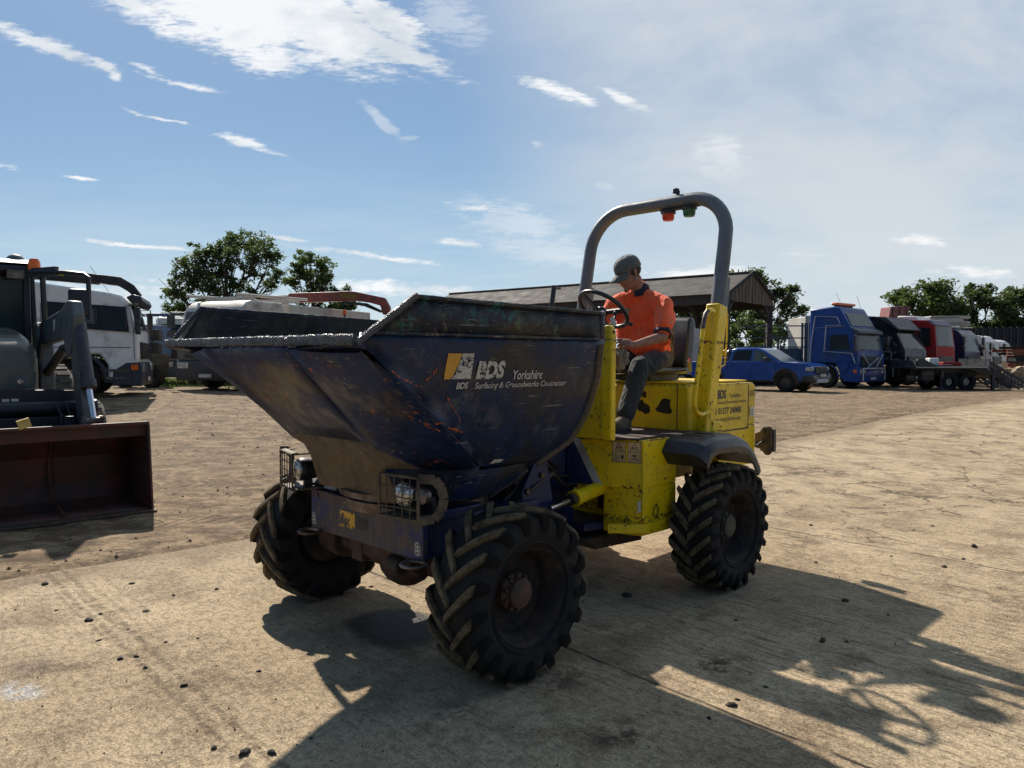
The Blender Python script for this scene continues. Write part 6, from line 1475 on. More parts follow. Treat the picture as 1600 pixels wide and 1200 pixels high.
# ---- red lorry
Rd, cab = lorry('lorry', 'red lorry cab with a faded grey roof front, middle of the row at right', g_at(1463, 36.5), radians(-50), L=2.0, W=2.4, H=3.25, zw0=1.95, zw1=2.95, rake=.15, roofx=.45, paint='lorryred', lower='lorryred', shield='dirtyglass', tail=0, visor=False, mirror=False, sidewin=((-.30, 1.95), (-.36, 2.85), (-.85, 2.9), (-.87, 1.95)))
mb = MB(); mb.prism([(-.1, 2.97), (-.35, 3.25), (-.8, 3.32), (-.75, 2.97)], -1.1, 1.1); mb.build('roof_front', simple('faded_grey_pink', (.20, .18, .21), .6), cab, bevel=.06)
mb = MB(); mb.prism([(-1.0, 3.25), (-1.15, 3.48), (-2.0, 3.52), (-2.0, 3.25)], -.9, .9); mb.build('roof_pod', MT['white'], cab, bevel=.05)
# white sheets and a red bin stacked behind
q_ = g_at(1425, 44); wb_ = thing('tipper_body', 'white tipper body rising behind the black and red cabs', 'tipper body', q_, radians(-3))
mb = MB(); mb.box((1.0, 0, 3.35), (3.4, 2.2, .25)); mb.box((1.6, 0, 3.7), (2.2, 2.2, .16)); mb.prism([(-.6, 3.2), (-1.4, 3.6), (2.0, 3.8), (2.8, 3.2)], -1.1, 1.1); mb.build('body_shell', MT['palebox'], wb_, bevel=.02); mb = MB(); mb.box((.8, 0, 1.9), (2.6, 1.6, 2.6)); mb.build('support', MT['black'], wb_)
q_ = g_at(1393, 44); rb_ = thing('red_hopper', 'small faded red hopper on top, above the black cab', 'hopper', q_, 0)
mb = MB(); mb.prism([(-.5, 3.7), (.6, 3.7), (.75, 4.35), (-.4, 4.35)], -.6, .6); mb.build('hopper', simple('faded_red', (.25, .09, .08), .6), rb_, bevel=.03); mb = MB()
for x in (-.3, .1, .5): mb.box((x, -.62, 4.02), (.05, .03, .6))
mb.build('ribs', MT['rust'], rb_); mb = MB(); mb.box((.1, 0, 1.9), (.6, .6, 3.7)); mb.build('support', MT['black'], rb_)
# ---- navy lorry and two white ones
Nv, cab = lorry('lorry', 'dark navy lorry cab with roof rails right of the red cab', g_at(1508, 40), radians(-50), L=2.6, W=2.4, H=2.95, zw0=1.7, zw1=2.6, rake=.2, roofx=.5, paint='lorrynavy', lower='lorrynavy', shield='paleglass', win='paleglass', tail=0, visor=False, sidewin=((-.9, 1.75), (-.95, 2.45), (-1.6, 2.45), (-1.6, 1.75)))
mb = MB(); mb.tube([(-.4, -1.0, 3.06), (-2.6, -1.0, 3.10)], .03, n=6); mb.tube([(-.4, 1.0, 3.06), (-2.6, 1.0, 3.10)], .03, n=6); mb.box((-1.0, 0, 3.10), (.4, .6, .16)); mb.build('roof_rails', MT['palebox'], cab)
for k, (u, Y, lab, h_) in enumerate(((1549, 45, 'white lorry cab behind the trailer ramps, nearer of the two', 2.75), (1571, 50, 'white lorry cab at the end of the row, beside the rusty steel', 2.62))):
    Wt, cab = lorry('lorry', lab, g_at(u, Y), radians(-48), L=2.0, W=2.3, H=h_, zw0=1.45, zw1=2.35, rake=.38, roofx=.65, paint='white', lower='whitedull', shield='dirtyglass', win='dirtyglass', tail=2.5 if k else 3, visor=False, mirror=k == 0, sidewin=((-.40, 1.5), (-.62, 2.2), (-1.25, 2.25), (-1.25, 1.5)))
# ---- low loader trailer with ramps
TX = g_at(1432, 31.8); TE = g_at(1543, 31.8)
LT = thing('trailer', 'black low trailer with a pale edged deck in front of the red cab', 'trailer', TX, 0); w0 = TE.x-TX.x
mb = MB(); mb.box((w0/2, 1.15, .97), (w0, 2.3, .10)); deck = mb.build('deck', MT['darktrim'], LT, bevel=.01); mb = MB(); mb.box((w0/2, -.015, .985), (w0, .03, .035)); mb.build('deck_edge', MT['palebox'], deck)
mb = MB(); mb.box((w0/2, .6, .76), (w0-.2, .10, .32)); mb.box((w0/2, 1.7, .76), (w0-.2, .10, .32)); mb.box((.55, .25, .62), (.5, .4, .4)); mb.prism([(w0-.9, .92), (w0+.6, .92), (w0+.9, .45), (w0-.2, .75)], .1, 2.2); mb.build('chassis', MT['black'], LT, bevel=.01)
mb = MB(); mb.prism([(.02, 1.02), (.02, 1.25), (.1, 1.32), (.35, 1.34), (.8, 1.10), (1.0, 1.02)], .05, .12); mb.prism([(.02, 1.02), (.02, 1.25), (.1, 1.32), (.35, 1.34), (.8, 1.10), (1.0, 1.02)], 2.15, 2.22); mb.box((.03, 1.1, 1.15), (.05, 2.1, .25)); mb.build('headboard', MT['darktrim'], deck)
mb = MB(); mb.box((1.25, .25, .45), (.12, .12, .8)); mb.box((1.25, .25, .05), (.35, .35, .05)); mb.tube([(w0+.0, .0, .55), (w0-.15, -.05, .40), (w0-.05, -.08, .30), (w0+.12, -.06, .38)], .03); mb.box((w0+.35, .15, .5), (.12, .12, .95)); mb.build('leg', MT['darktrim'], LT)
for k in range(2):
    for y in (.3, 2.0): vehicle_wheel(LT, w0*.52+.75*k, y if y > 1 else -(-y), .36, .3)
for yy, nm in ((.15, 'ramp'), (1.55, 'ramp')):
    mb = MB(); P0, P1 = Vector((w0+.15, yy, 1.22)), Vector((w0+2.0, yy, .16)); dr = (P1-P0)
    for o_ in (0, .55): mb.bar(P0+Vector((0, o_, 0)), P1+Vector((0, o_, 0)), .05, .13); mb.bar(P0+Vector((-.1, o_, -.35)), P1+Vector((-.5, o_, -.10)), .04, .08)
    for i in range(12): c_ = P0+dr*(i+.5)/12; mb.box(c_+Vector((0, .28, .0)), (.05, .55, .05)); mb.bar(c_+Vector((0, 0, 0)), c_+Vector((-.08, 0, -.25)), .03, .03)
    mb.build(nm, MT['darktrim'], LT)
mb = MB(); mb.box((w0+.12, 1.1, 1.1), (.06, 2.2, .5)); mb.build('tail_frame', MT['darktrim'], LT)
tb_ = thing('water_tank', 'small white tank standing on the trailer deck', 'tank', TX+Vector((1.35, 1.2, 1.022)), 0)
mb = MB(); mb.box((0, 0, .18), (.42, .4, .36)); mb.build('shell', MT['white'], tb_, bevel=.04); mb = MB(); mb.bar((0, -.25, .07), (.75, -.25, .07), .02, .03); mb.build('pipe', MT['white'], tb_)
rbx = thing('red_box', 'low dark red box on the trailer deck beside the white tank', 'box', TX+Vector((2.1, 1.2, 1.022)), 0)
mb = MB(); mb.box((0, 0, .08), (.8, .5, .16)); mb.box((0, 0, .17), (.7, .4, .03)); mb.build('shell', MT['lorryred'], rbx, bevel=.01)
# ================================================================ grey tractor with front loader, left edge
LO = Vector((-4.93, 7.55, 0)); LYAW = atan2(-.738, .675)
L_ = thing('loader_tractor', 'grey-green tractor with front loader and dark red bucket at the left edge', 'tractor', LO, LYAW)
MT['loadergrey'] = simple('loader_grey', (.085, .105, .115), .45, dirt=(.09, .08, .065), dirtamt=.4, bump=.05)
MT['bonnetgreen'] = simple('bonnet_olive', (.10, .105, .085), .28, var=.15, scale=3, dirt=(.13, .12, .095), dirtamt=.4, bump=.02)
MT['bucketred'] = simple('bucket_red', (.11, .028, .022), .6, var=.35, scale=3, dirt=(.035, .028, .02), dirtamt=.7, bump=.2)
MT['cabdark'] = simple('cab_dark', (.012, .016, .024), .4, bump=.02)
MT['greenglass'] = glass('green_tint_glass', (.03, .055, .05), .05)
# bucket
bw = 1.18
mb = MB(); sec = [(.0, .02), (-.55, .02), (-.68, .10), (-.76, .28), (-.74, .60), (-.55, .86), (-.10, .985)]
for (a, b_) in zip(sec, sec[1:]):
    for i in range(8):
        y0, y1 = -bw+2*bw*i/8, -bw+2*bw*(i+1)/8; mb.face([(a[0], y0, a[1]), (a[0], y1, a[1]), (b_[0], y1, b_[1]), (b_[0], y0, b_[1])])
bk = mb.build('bucket', MT['bucketred'], L_, smooth=25); m_ = bk.modifiers.new('thick', 'SOLIDIFY'); m_.thickness = .018
for y in (-bw, bw): MB().prism([(.04, .0), (-.55, .0), (-.70, .08), (-.78, .28), (-.76, .61), (-.56, .88), (-.08, 1.0), (-.06, .97)], y-.012, y+.012).build('side_plate', MT['bucketred'], bk, bevel=.004)
mb = MB(); mb.bar((-.09, -bw, .985), (-.09, bw, .985), .06, .035); mb.bar((-.16, -bw, .91), (-.14, bw, .91), .02, .15); mb.build('top_edge', MT['bucketred'], bk, bevel=.006)
mb = MB(); mb.bar((.06, -bw-.02, .012), (.06, bw+.02, .012), .16, .022); mb.build('cutting_edge', MT['rust'], bk, bevel=.004)
mb = MB()
for y in (-.35, .32): mb.tube([(.0, y, .05), (-.25, y, .10), (-.52, y, .12), (-.68, y, .30), (-.70, y, .60), (-.55, y, .82)], .022, n=8)
mb.build('ribs', MT['bucketred'], bk)
mb = MB(); mb.box((-.02, -.02, 1.05), (.05, .11, .09), Matrix.Rotation(.3, 3, 'X')); mb.build('yellow_tag', simple('tag_yellow', (.55, .40, .12), .5), bk)
# coupling frame, cross beam
mb = MB(); mb.box((-1.05, .0, .78), (.18, 1.5, .52)); mb.cyl((-1.1, -.8, 1.13), (-1.1, .9, 1.13), .09); mb.bar((-.85, .55, .5), (-.85, .55, 1.05), .10, .16); mb.bar((-.85, -.55, .5), (-.85, -.55, 1.05), .10, .16)
mb.tube([(-1.0, .45, 1.18), (-.92, .5, 1.05), (-.92, .48, .85), (-1.0, .4, .7)], .02); mb.tube([(-1.0, .55, 1.2), (-.9, .6, 1.0), (-.92, .55, .75)], .018); cf_ = mb.build('coupling_frame', MT['cabdark'], L_, bevel=.01)
mb = MB(); mb.prism([(-1.3, .92), (.75, .98), (.80, 1.15), (.70, 1.33), (-1.3, 1.40)], -1.20, -1.14, axis='x'); cb2 = mb.build('guard_beam', MT['cabdark'], L_, bevel=.012)
mb = MB(); mb.tube([(-1.135, -1.3, 1.392), (-1.135, -.05, 1.375), (-1.135, .7, 1.335)], .007, n=6); mb.build('bright_edge', MT['dullsteel'], cb2)
mb = MB()
for y, z in ((.02, 1.235), (.11, 1.235), (.02, 1.18), (.11, 1.18)): mb.box((-1.136, y-.03, z), (.004, .07, .032))
mb.build('sticker', MT['stickwhite'], cb2)
# arms (left one is seen), rams
for sd in (1, -1):
    mb = MB(); y = .70*sd
    mb.prism([(-2.95, 2.02), (-2.9, 2.18), (-1.55, 2.31), (-1.25, 2.40), (-1.05, 2.38), (-.95, 2.22), (-.98, 2.0), (-1.15, 1.75), (-1.35, 1.72), (-1.5, 1.96), (-2.85, 1.88)], y-.06, y+.06)
    arm = mb.build('loader_arm', MT['loadergrey'], L_, bevel=.015)
    mb = MB(); mb.prism([(-1.30, 2.1), (-1.02, 2.1), (-.62, 1.0), (-.74, .82), (-.92, .86)], y-.045, y+.045); mb.build('lower_arm', MT['loadergrey'], arm, bevel=.012)
    mb = MB(); mb.cyl((-1.05, y+.02*sd, 2.12), (-.66, y+.02*sd, 1.38), .072, n=18); mb.cyl((-.70, y+.02*sd, 1.46), (-.66, y+.02*sd, 1.37), .085, n=18); ra_ = mb.build('bucket_ram', MT['darktrim'], arm)
    mb = MB(); mb.cyl((-.67, y+.02*sd, 1.39), (-.48, y+.02*sd, 1.02), .036, n=14); mb.build('ram_rod', MT['steel'], ra_); mb = MB(); mb.cyl((-.48, y-.10, 1.0), (-.48, y+.10, 1.0), .05); mb.box((-.50, y-.08, .98), (.14, .03, .16)); mb.box((-.50, y+.10, .98), (.14, .03, .16)); mb.build('pivot_pin', MT['dullsteel'], ra_)
    mb = MB(); mb.cyl((-2.70, y, 1.52), (-1.75, y, 1.83), .055, n=16); mb.cyl((-1.8, y, 1.81), (-1.35, y, 1.95), .03, n=12); mb.build('lift_ram', MT['darktrim'], arm)
    mb = MB(); mb.prism([(-3.1, 1.0), (-2.75, 1.0), (-2.72, 1.6), (-2.82, 2.1), (-2.95, 2.2), (-3.05, 2.12), (-3.1, 1.7)], y-.09, y+.09); mb.build('arm_mast', MT['loadergrey'], L_, bevel=.02)
    mb = MB(); mb.tube([(-1.5, y+.08*sd, 2.2), (-1.1, y+.10*sd, 2.05), (-.95, y+.09*sd, 1.75), (-.98, y+.09*sd, 1.35), (-1.10, y+.07*sd, 1.25)], .012, n=8); mb.build('hose', MT['black'], arm)
    if sd > 0: mb = MB(); mb.face([(-2.1, y+.063, 2.08), (-2.0, y+.063, 2.09), (-2.0, y+.063, 2.19), (-2.1, y+.063, 2.18)]); mb.face([(-2.0, y-.063, 2.05), (-1.90, y-.063, 2.06), (-1.90, y-.063, 2.20), (-2.0, y-.063, 2.19)]); mb.build('sticker', MT['stickwhite'], arm, smooth=0)
# bonnet
def sect(x, w_, zt, zb, r=.16):
    pts = []
    for k in range(7): a = pi/2*k/6; pts.append((x, w_-r+r*cos(a), zt-r*1.2+r*1.2*sin(a)))
    P_ = [(x, w_, zb)]+pts; return P_+[(p[0], -p[1], p[2]) for p in P_[::-1]]
mb = MB(); ss = [sect(-1.38, .30, 1.62, 1.36, .14), sect(-1.40, .34, 1.78, 1.20, .16), sect(-1.48, .37, 1.88, 1.20, .17), sect(-1.70, .39, 1.97, 1.20, .18), sect(-2.3, .41, 2.06, 1.20, .18), sect(-2.95, .43, 2.12, 1.20, .18)]
R_ = [[mb.v(p) for p in s_] for s_ in ss]
for A, B in zip(R_, R_[1:]):
    for i in range(len(A)): mb.b.faces.new((A[i], A[(i+1) % len(A)], B[(i+1) % len(A)], B[i]))
mb.b.faces.new(R_[0]); mb.b.faces.new(R_[-1][::-1]); bn = mb.build('bonnet', MT['bonnetgreen'], L_, smooth=50)
mb = MB(); mb.tube([(-1.375, -.26, 1.38), (-1.375, .27, 1.38), (-1.39, .325, 1.42), (-1.39, .33, 1.55)], .012, n=6); mb.box((-1.385, .17, 1.44), (.03, .20, .11)); mb.build('headlamp_panel', MT['loadergrey'], bn, bevel=.02)
mb = MB(); mb.lathe([(.035, 0), (.03, .02), (0, .025)], 'x', c=(-1.37, .17, 1.44), n=16); mb.build('lens', MT['lens'], bn)
mb = MB(); mb.box((-1.41, .02, 1.575), (.02, .15, .05)); nb_ = mb.build('badge', MT['black'], bn, bevel=.006); mb = MB()
for k in range(5): mb.box((-1.399, -.03+.024*k, 1.575), (.003, .012, .018))
mb.build('badge_letters', MT['stickwhite'], nb_)
# cab
mb = MB(); c4 = [(-2.95, .52), (-2.95, -.52), (-4.3, -.72), (-4.3, .72)]
for (x, y) in c4: mb.bar((x, y, 1.2), (x+(.06 if x > -3.5 else 0), y*.97, 2.80), .08, .09)
mb.bar((-3.15, .66, 1.2), (-3.2, .62, 2.8), .06, .08); mb.bar((-2.95, -.52, 1.55), (-2.95, .52, 1.55), .08, .10); mb.box((-3.6, 0, 1.3), (1.3, 1.3, .3)); cabf = mb.build('cab_frame', MT['cabdark'], L_, bevel=.012)
mb = MB(); mb.face([(-2.955, -.5, 1.6), (-2.955, .5, 1.6), (-2.90, .49, 2.78), (-2.90, -.49, 2.78)]); mb.face([(-2.98, .53, 1.4), (-4.25, .70, 1.4), (-4.25, .68, 2.75), (-2.93, .51, 2.75)]); mb.face([(-2.98, -.53, 1.4), (-4.25, -.70, 1.4), (-4.25, -.68, 2.75), (-2.93, -.51, 2.75)])
mb.face([(-4.3, -.7, 1.5), (-4.3, .7, 1.5), (-4.3, .68, 2.75), (-4.3, -.68, 2.75)])
mb.build('window', MT['greenglass'], cabf, smooth=0)
mb = MB(); mb.prism([(-2.70, 2.83), (-2.72, 2.93), (-3.0, 3.0), (-4.4, 3.0), (-4.45, 2.82)], -.70, .66); mb.build('roof', MT['cabdark'], cabf, bevel=.04)
mb = MB(); mb.prism([(-2.72, 2.955), (-3.0, 3.03), (-4.4, 3.03), (-4.4, 3.0), (-3.0, 3.0)], -.66, .60); mb.build('roof_skin', MT['loadergrey'], cabf)
mb = MB(); mb.box((-2.72, .36, 2.80), (.08, .20, .12)); mb.build('work_lamp', MT['dullsteel'], cabf, bevel=.012)
mb = MB(); mb.ell((-3.1, .42, 3.02), (.11, .11, .09)); mb.build('air_dome', MT['loadergrey'], cabf)
mb = MB(); mb.tube([(-2.75, .45, 2.83), (-2.45, .62, 2.84), (-2.20, .82, 2.82), (-2.05, 1.0, 2.80), (-1.98, 1.04, 2.76), (-1.98, 1.04, 2.2)], .03, n=8); mb.bar((-2.75, .45, 2.82), (-2.3, .75, 2.84), .06, .12); mb.tube([(-2.75, .58, 1.5), (-2.62, .66, 2.2), (-2.60, .64, 2.82)], .035, n=8); mb.build('mirror_arm', MT['cabdark'], cabf)
mb = MB(); mb.box((-1.99, .93, 2.42), (.07, .25, .36)); mb.build('mirror', MT['cabdark'], cabf, bevel=.045)
mb = MB(); mb.lathe([(.075, 0), (.075, .03), (.07, .10), (.05, .145), (0, .155)], 'z', c=(-2.66, .56, 2.87), n=20); mb.build('beacon', MT['amber'], cabf)
for sd in (1, -1):
    w_ = vehicle_wheel(L_, -1.75, .92*sd, .58, .38, .55, 'loadergrey', 'tan_rubber'); w_.rotation_euler[2] += -.12
    vehicle_wheel(L_, -4.1, .95*sd, .80, .50, .55, 'loadergrey', 'tan_rubber')
mb = MB(); mb.box((-2.6, 0, .95), (2.8, .55, .5)); mb.box((-1.6, 0, .7), (.4, 1.5, .2)); mb.box((-1.8, 0, 1.2), (.7, .6, .5)); mb.build('chassis', MT['cabdark'], L_, bevel=.02)
# ================================================================ open sided barn
Sn, Sf = Vector((12.16, 42, 0)), None
dl = Vector((-.775, .632, 0)); dg_ = Vector((.632, .775, 0)); LEN, GW = 24.6, 6.6
gz = G(12, 42)
BARN = thing('open_barn', 'long open sided barn with a corrugated roof and a boarded gable, behind the driver', 'barn', (Sn.x, Sn.y, gz))
def bl(a, b_, z): p = dl*a+dg_*b_; return Vector((p.x, p.y, z-gz))     # a along the ridge, b across, z absolute
MT['roofsheet'] = simple('weathered_roof', (.045, .039, .035), .85, var=.2, scale=1.2, dirt=(.05, .042, .034), dirtamt=.6, bump=.3, bs=8)
MT['boards'] = None
def _boards(t, b, oc):
    n = t.noise(t.mapping(oc, sc=(4, 4, .5)), 1.6, 5, .6); P(t, b, col=t.mix(t.rng(n, .35, .65), (.085, .06, .046), (.19, .14, .105)), rough=.85, normal=t.bump(n, .4, .02))
MT['boards'] = mat('old_boards', _boards)
MT['barnsteel'] = simple('barn_timber', (.05, .046, .042), .8, var=.3, dirt=(.08, .065, .05), dirtamt=.4)
ze, zr = 5.42, 6.72
nc = 150; mb = MB()
for sgn in (0, 1):
    b0, b1 = (-.35, GW/2) if sgn == 0 else (GW+.35, GW/2); z0_ = ze-.13
    rows2 = []
    for i in range(nc+1):
        a = -.25+(LEN+.5)*i/nc; dz = .006*(1 if i % 2 else -1); rows2.append([mb.v(bl(a, b0, z0_+dz)), mb.v(bl(a, b1, zr+dz))])
    for A, B in zip(rows2, rows2[1:]): mb.b.faces.new((A[0], A[1], B[1], B[0]))
roof = mb.build('roof', MT['roofsheet'], BARN, smooth=0); m_ = roof.modifiers.new('thick', 'SOLIDIFY'); m_.thickness = .03
mb = MB(); mb.tube([bl(-.3, GW/2, zr+.03), bl(LEN+.3, GW/2, zr+.03)], .10, n=8); mb.build('ridge_cap', MT['roofsheet'], roof)
mb = MB(); nb = 26
for i in range(nb):
    y0, y1 = GW*i/nb, GW*(i+1)/nb-.02
    def zt(y): return ze+(zr-ze)*(1-abs(y-GW/2)/(GW/2))-.06
    lowz = ze-.52+.05*random.random()
    for a0, a1 in ((-.06-.02*(i % 2), -.02),):
        q = [bl(a1, y0, lowz), bl(a1, y1, lowz), bl(a1, y1, zt(y1)), bl(a1, y0, zt(y0))]; r_ = [bl(a0, y0, lowz), bl(a0, y1, lowz), bl(a0, y1, zt(y1)), bl(a0, y0, zt(y0))]
        mb.face(q); mb.face(r_[::-1]); mb.face((q[0], r_[0], r_[1], q[1])); mb.face((q[1], r_[1], r_[2], q[2])); mb.face((q[3], q[0], r_[0], r_[3]))
mb.build('gable_boards', MT['boards'], BARN, smooth=0)
mb = MB(); mb.bar(bl(-.14, -.3, ze-.12), bl(-.14, GW/2, zr+.04), .06, .24); mb.bar(bl(-.14, GW+.3, ze-.12), bl(-.14, GW/2, zr+.04), .06, .24); mb.build('barge_board', MT['barnsteel'], BARN)
mb = MB()
for b_ in (0, GW): mb.bar(bl(0, b_, ze-.42), bl(LEN, b_, ze-.42), .14, .52)
for i in range(10): b_ = GW*(i+.5)/10; z_ = ze+(zr-ze)*(1-abs(b_-GW/2)/(GW/2))-.13; mb.bar(bl(0, b_, z_), bl(LEN, b_, z_), .08, .12)
mb.build('beam', MT['barnsteel'], BARN)
for i in range(6):
    a = .12+(LEN-.24)*i/5
    for b_ in (0, GW):
        mb = MB(); mb.bar(bl(a, b_, gz), bl(a, b_, ze-.2), .30, .34)
        for s_ in (-1, 1):
            if 0 <= a+s_*1.0 <= LEN: mb.bar(bl(a, b_, ze-1.5), bl(a+s_*1.0, b_, ze-.5), .12, .24)
        mb.bar(bl(a, b_, ze-1.4), bl(a, b_+(.9 if b_ == 0 else -.9), ze-.3), .12, .2)
        mb.build('post', MT['barnsteel'], BARN)
    mb = MB(); mb.bar(bl(a, 0, ze-.2), bl(a, GW/2, zr-.2), .12, .22); mb.bar(bl(a, GW, ze-.2), bl(a, GW/2, zr-.2), .12, .22); mb.bar(bl(a, 0, ze-.3), bl(a, GW, ze-.3), .12, .22); mb.build('roof_truss', MT['barnsteel'], BARN)
# ================================================================ sheds, boarding, cages, dark fence
q_ = g_at(1138, 37.5); bf = thing('timber_screen', 'low stack of old weathered boards behind the pickup, left of the grey cage trailer', 'timber screen', q_, 0)
MT['darkboards'] = simple('dark_old_boards', (.075, .055, .045), .85, var=.4, scale=3, bump=.3)
mb = MB()
for k in range(5): mb.box((.25, 0, .35+.33*k), (3.9, .08, .30))
for x in (-1.6, -.2, 1.2, 2.1): mb.box((x, -.06, .9), (.1, .08, 1.9))
mb.build('boards', MT['darkboards'], bf); mb = MB(); mb.box((.3, -.08, 1.42), (3.6, .05, .16)); mb.build('pale_board', MT['boards'], bf)
q_ = g_at(1212, 37); cg = thing('cage_trailer', 'grey steel sided trailer with open rails behind the pickup bonnet', 'trailer', q_, 0)
mb = MB()
for z in (.95, 1.9, 2.35, 2.95): mb.bar((-1.9, 0, z), (1.5, 0, z), .05, .06)
for x in (-1.9, -.55, .1, 1.3, 1.5): mb.bar((x, 0, .9), (x, 0, 2.1 if x < 1 else 3.1), .08, .10)
mb.bar((-1.5, 0, 2.95), (.1, 0, 2.35), .04, .05)
mb.build('rails', MT['lorrygrey'], cg)
MB().box((-1.25, .04, 1.42), (1.2, .03, .85)).build('side_sheet', MT['lorrygrey'], cg); MB().box((.70, .04, 1.42), (1.15, .03, .85)).build('side_sheet', MT['lorrygrey'], cg); mb = MB()
for k in range(9): mb.box((1.45+.10*k, .03, 2.0), (.07, .06, 2.2))
mb.build('slatted_gate', MT['lorrygrey'], cg); mb = MB(); mb.box((0, 1.1, .9), (3.6, 2.2, .12)); mb.box((1.6, .8, .85), (2.4, 1.6, .5)); mb.build('floor', MT['mach_blue'], cg)
for x in (-.6, .5):
    for y in (.15, 2.0): vehicle_wheel(cg, x, y if y > 1 else .15, .42, .25)
q_ = g_at(1088, 36); hb_ = thing('horse_box', 'pale box trailer with a rounded roof seen between the seat and the yellow post', 'trailer', q_, 0)
mb = MB(); mb.prism([(-1.5, .55), (.62, .55), (.66, 1.9), (.62, 2.35), (.35, 2.62), (-.1, 2.72), (-1.5, 2.75)], -.9, .9); mb.build('shell', MT['palebox'], hb_, bevel=.04); mb = MB(); mb.box((.25, -.91, 2.15), (.5, .02, .30)); mb.prism([(-.2, .6), (.6, .6), (.6, 1.4), (.2, 1.4)], -.93, -.905); mb.build('dark_panel', MT['darktrim'], hb_)
for x in (-.9, -.2):
    for y in (-.8, .8): vehicle_wheel(hb_, x, y, .35, .22)
mb = MB(); mb.box((-.4, 0, .5), (2.0, 1.6, .12)); mb.build('floor', MT['black'], hb_)
q0, q1 = g_at(1500, 62), g_at(1720, 62); wl = thing('mesh_fence', 'tall dark screened fence under the trees at far right', 'fence', q0, 0); w0_ = q1.x-q0.x
MT['screen'] = simple('dark_screen', (.022, .027, .033), .85, var=.25, scale=1, bump=.1)
mb = MB()
for k in range(20): mb.box((w0_*(k+.5)/20, .02*(k % 2), 1.95), (w0_/20-.04, .05, 3.9))
mb.build('screen_panels', MT['screen'], wl); mb = MB()
for k in range(21): mb.box((w0_*k/20, -.06, 1.95), (.10, .10, 4.0))
mb.bar((0, -.08, 2.4), (w0_, -.08, 2.4), .03, .06); mb.build('posts', MT['darktrim'], wl)
MT['orangesteel'] = simple('orange_rusty_steel', (.33, .10, .045), .7, var=.4, scale=3, dirt=(.12, .06, .04), dirtamt=.4)
for nm, u, Y, z0_, lab in (('steel_bundle', 1580, 43, .9, 'stack of orange and rusty steel beams behind the white cabs'), ('steel_bundle', 1592, 38, .3, 'lower orange beams stacked at the right edge of the view')):
    q_ = g_at(u, Y); sb2 = thing(nm, lab, 'steel beams', q_, radians(-6)); random.seed(u); 
    for k in range(8):
        mb = MB(); z = z0_+.17*(k//2)+(.55 if Y > 40 else .2); x = random.uniform(-.4, .4); L2 = random.uniform(2.6, 3.6)
        for dz in (-.06, .06): mb.box((x+1.2, (k % 2)*.6, z+dz), (L2, .14, .02))
        mb.box((x+1.2, (k % 2)*.6, z), (L2, .02, .12)); mb.build('beam', MT['orangesteel' if k % 3 else 'rust'], sb2)
    mb = MB(); mb.box((1.2, .3, (z0_+.3)/2), (2.6, .9, z0_+.3)); mb.build('trestle', MT['rust'], sb2)
q_ = g_at(1596, 36); hb3 = thing('rubble_heap', 'small heap of pale broken stone at the right edge beyond the ramps', 'rubble', q_, 0)
mb = MB(); g = bmesh.ops.create_icosphere(mb.b, subdivisions=4, radius=1)
for q in g['verts']: n = 1+.3*mnoise.noise(q.co*3)+.2*mnoise.noise(q.co*8); q.co = Vector((q.co.x*1.2*n, q.co.y*1.0*n, max(-.05, q.co.z*.9*n)))
mb.build('heap', simple('pale_rubble', (.33, .26, .17), .95, var=.4, scale=4, bump=1, bs=12), hb3, smooth=30)
# ================================================================ trees
def leafmat(name, c0, c1):
    def f(t, b, oc):
        n = t.noise(oc, .9, 4, .6); n2 = t.noise(oc, 9, 2, .5)
        c = t.mix(t.rng(n, .35, .65), c0, c1); c = t.mix(t.math('MULTIPLY', n2, .4), c, tuple(x*1.5 for x in c1))
        P(t, b, col=c, rough=.55, spec=.3)
        tr = t.new('ShaderNodeBsdfTranslucent'); t.put(tr.inputs[0], t.mix(.5, c, (.16, .24, .05)))
        ms = t.new('ShaderNodeMixShader'); ms.inputs[0].default_value = .38; t.l.new(b.outputs[0], ms.inputs[1]); t.l.new(tr.outputs[0], ms.inputs[2]); t.l.new(ms.outputs[0], t.out.inputs[0])
    return mat(name, f)
MT['leafdark'] = leafmat('leaf_dark', (.030, .052, .020), (.065, .098, .036))
MT['leafmid'] = leafmat('leaf_mid', (.048, .074, .024), (.10, .14, .046))
MT['bark'] = simple('bark', (.045, .038, .03), .9, var=.3, bump=.4, bs=20)
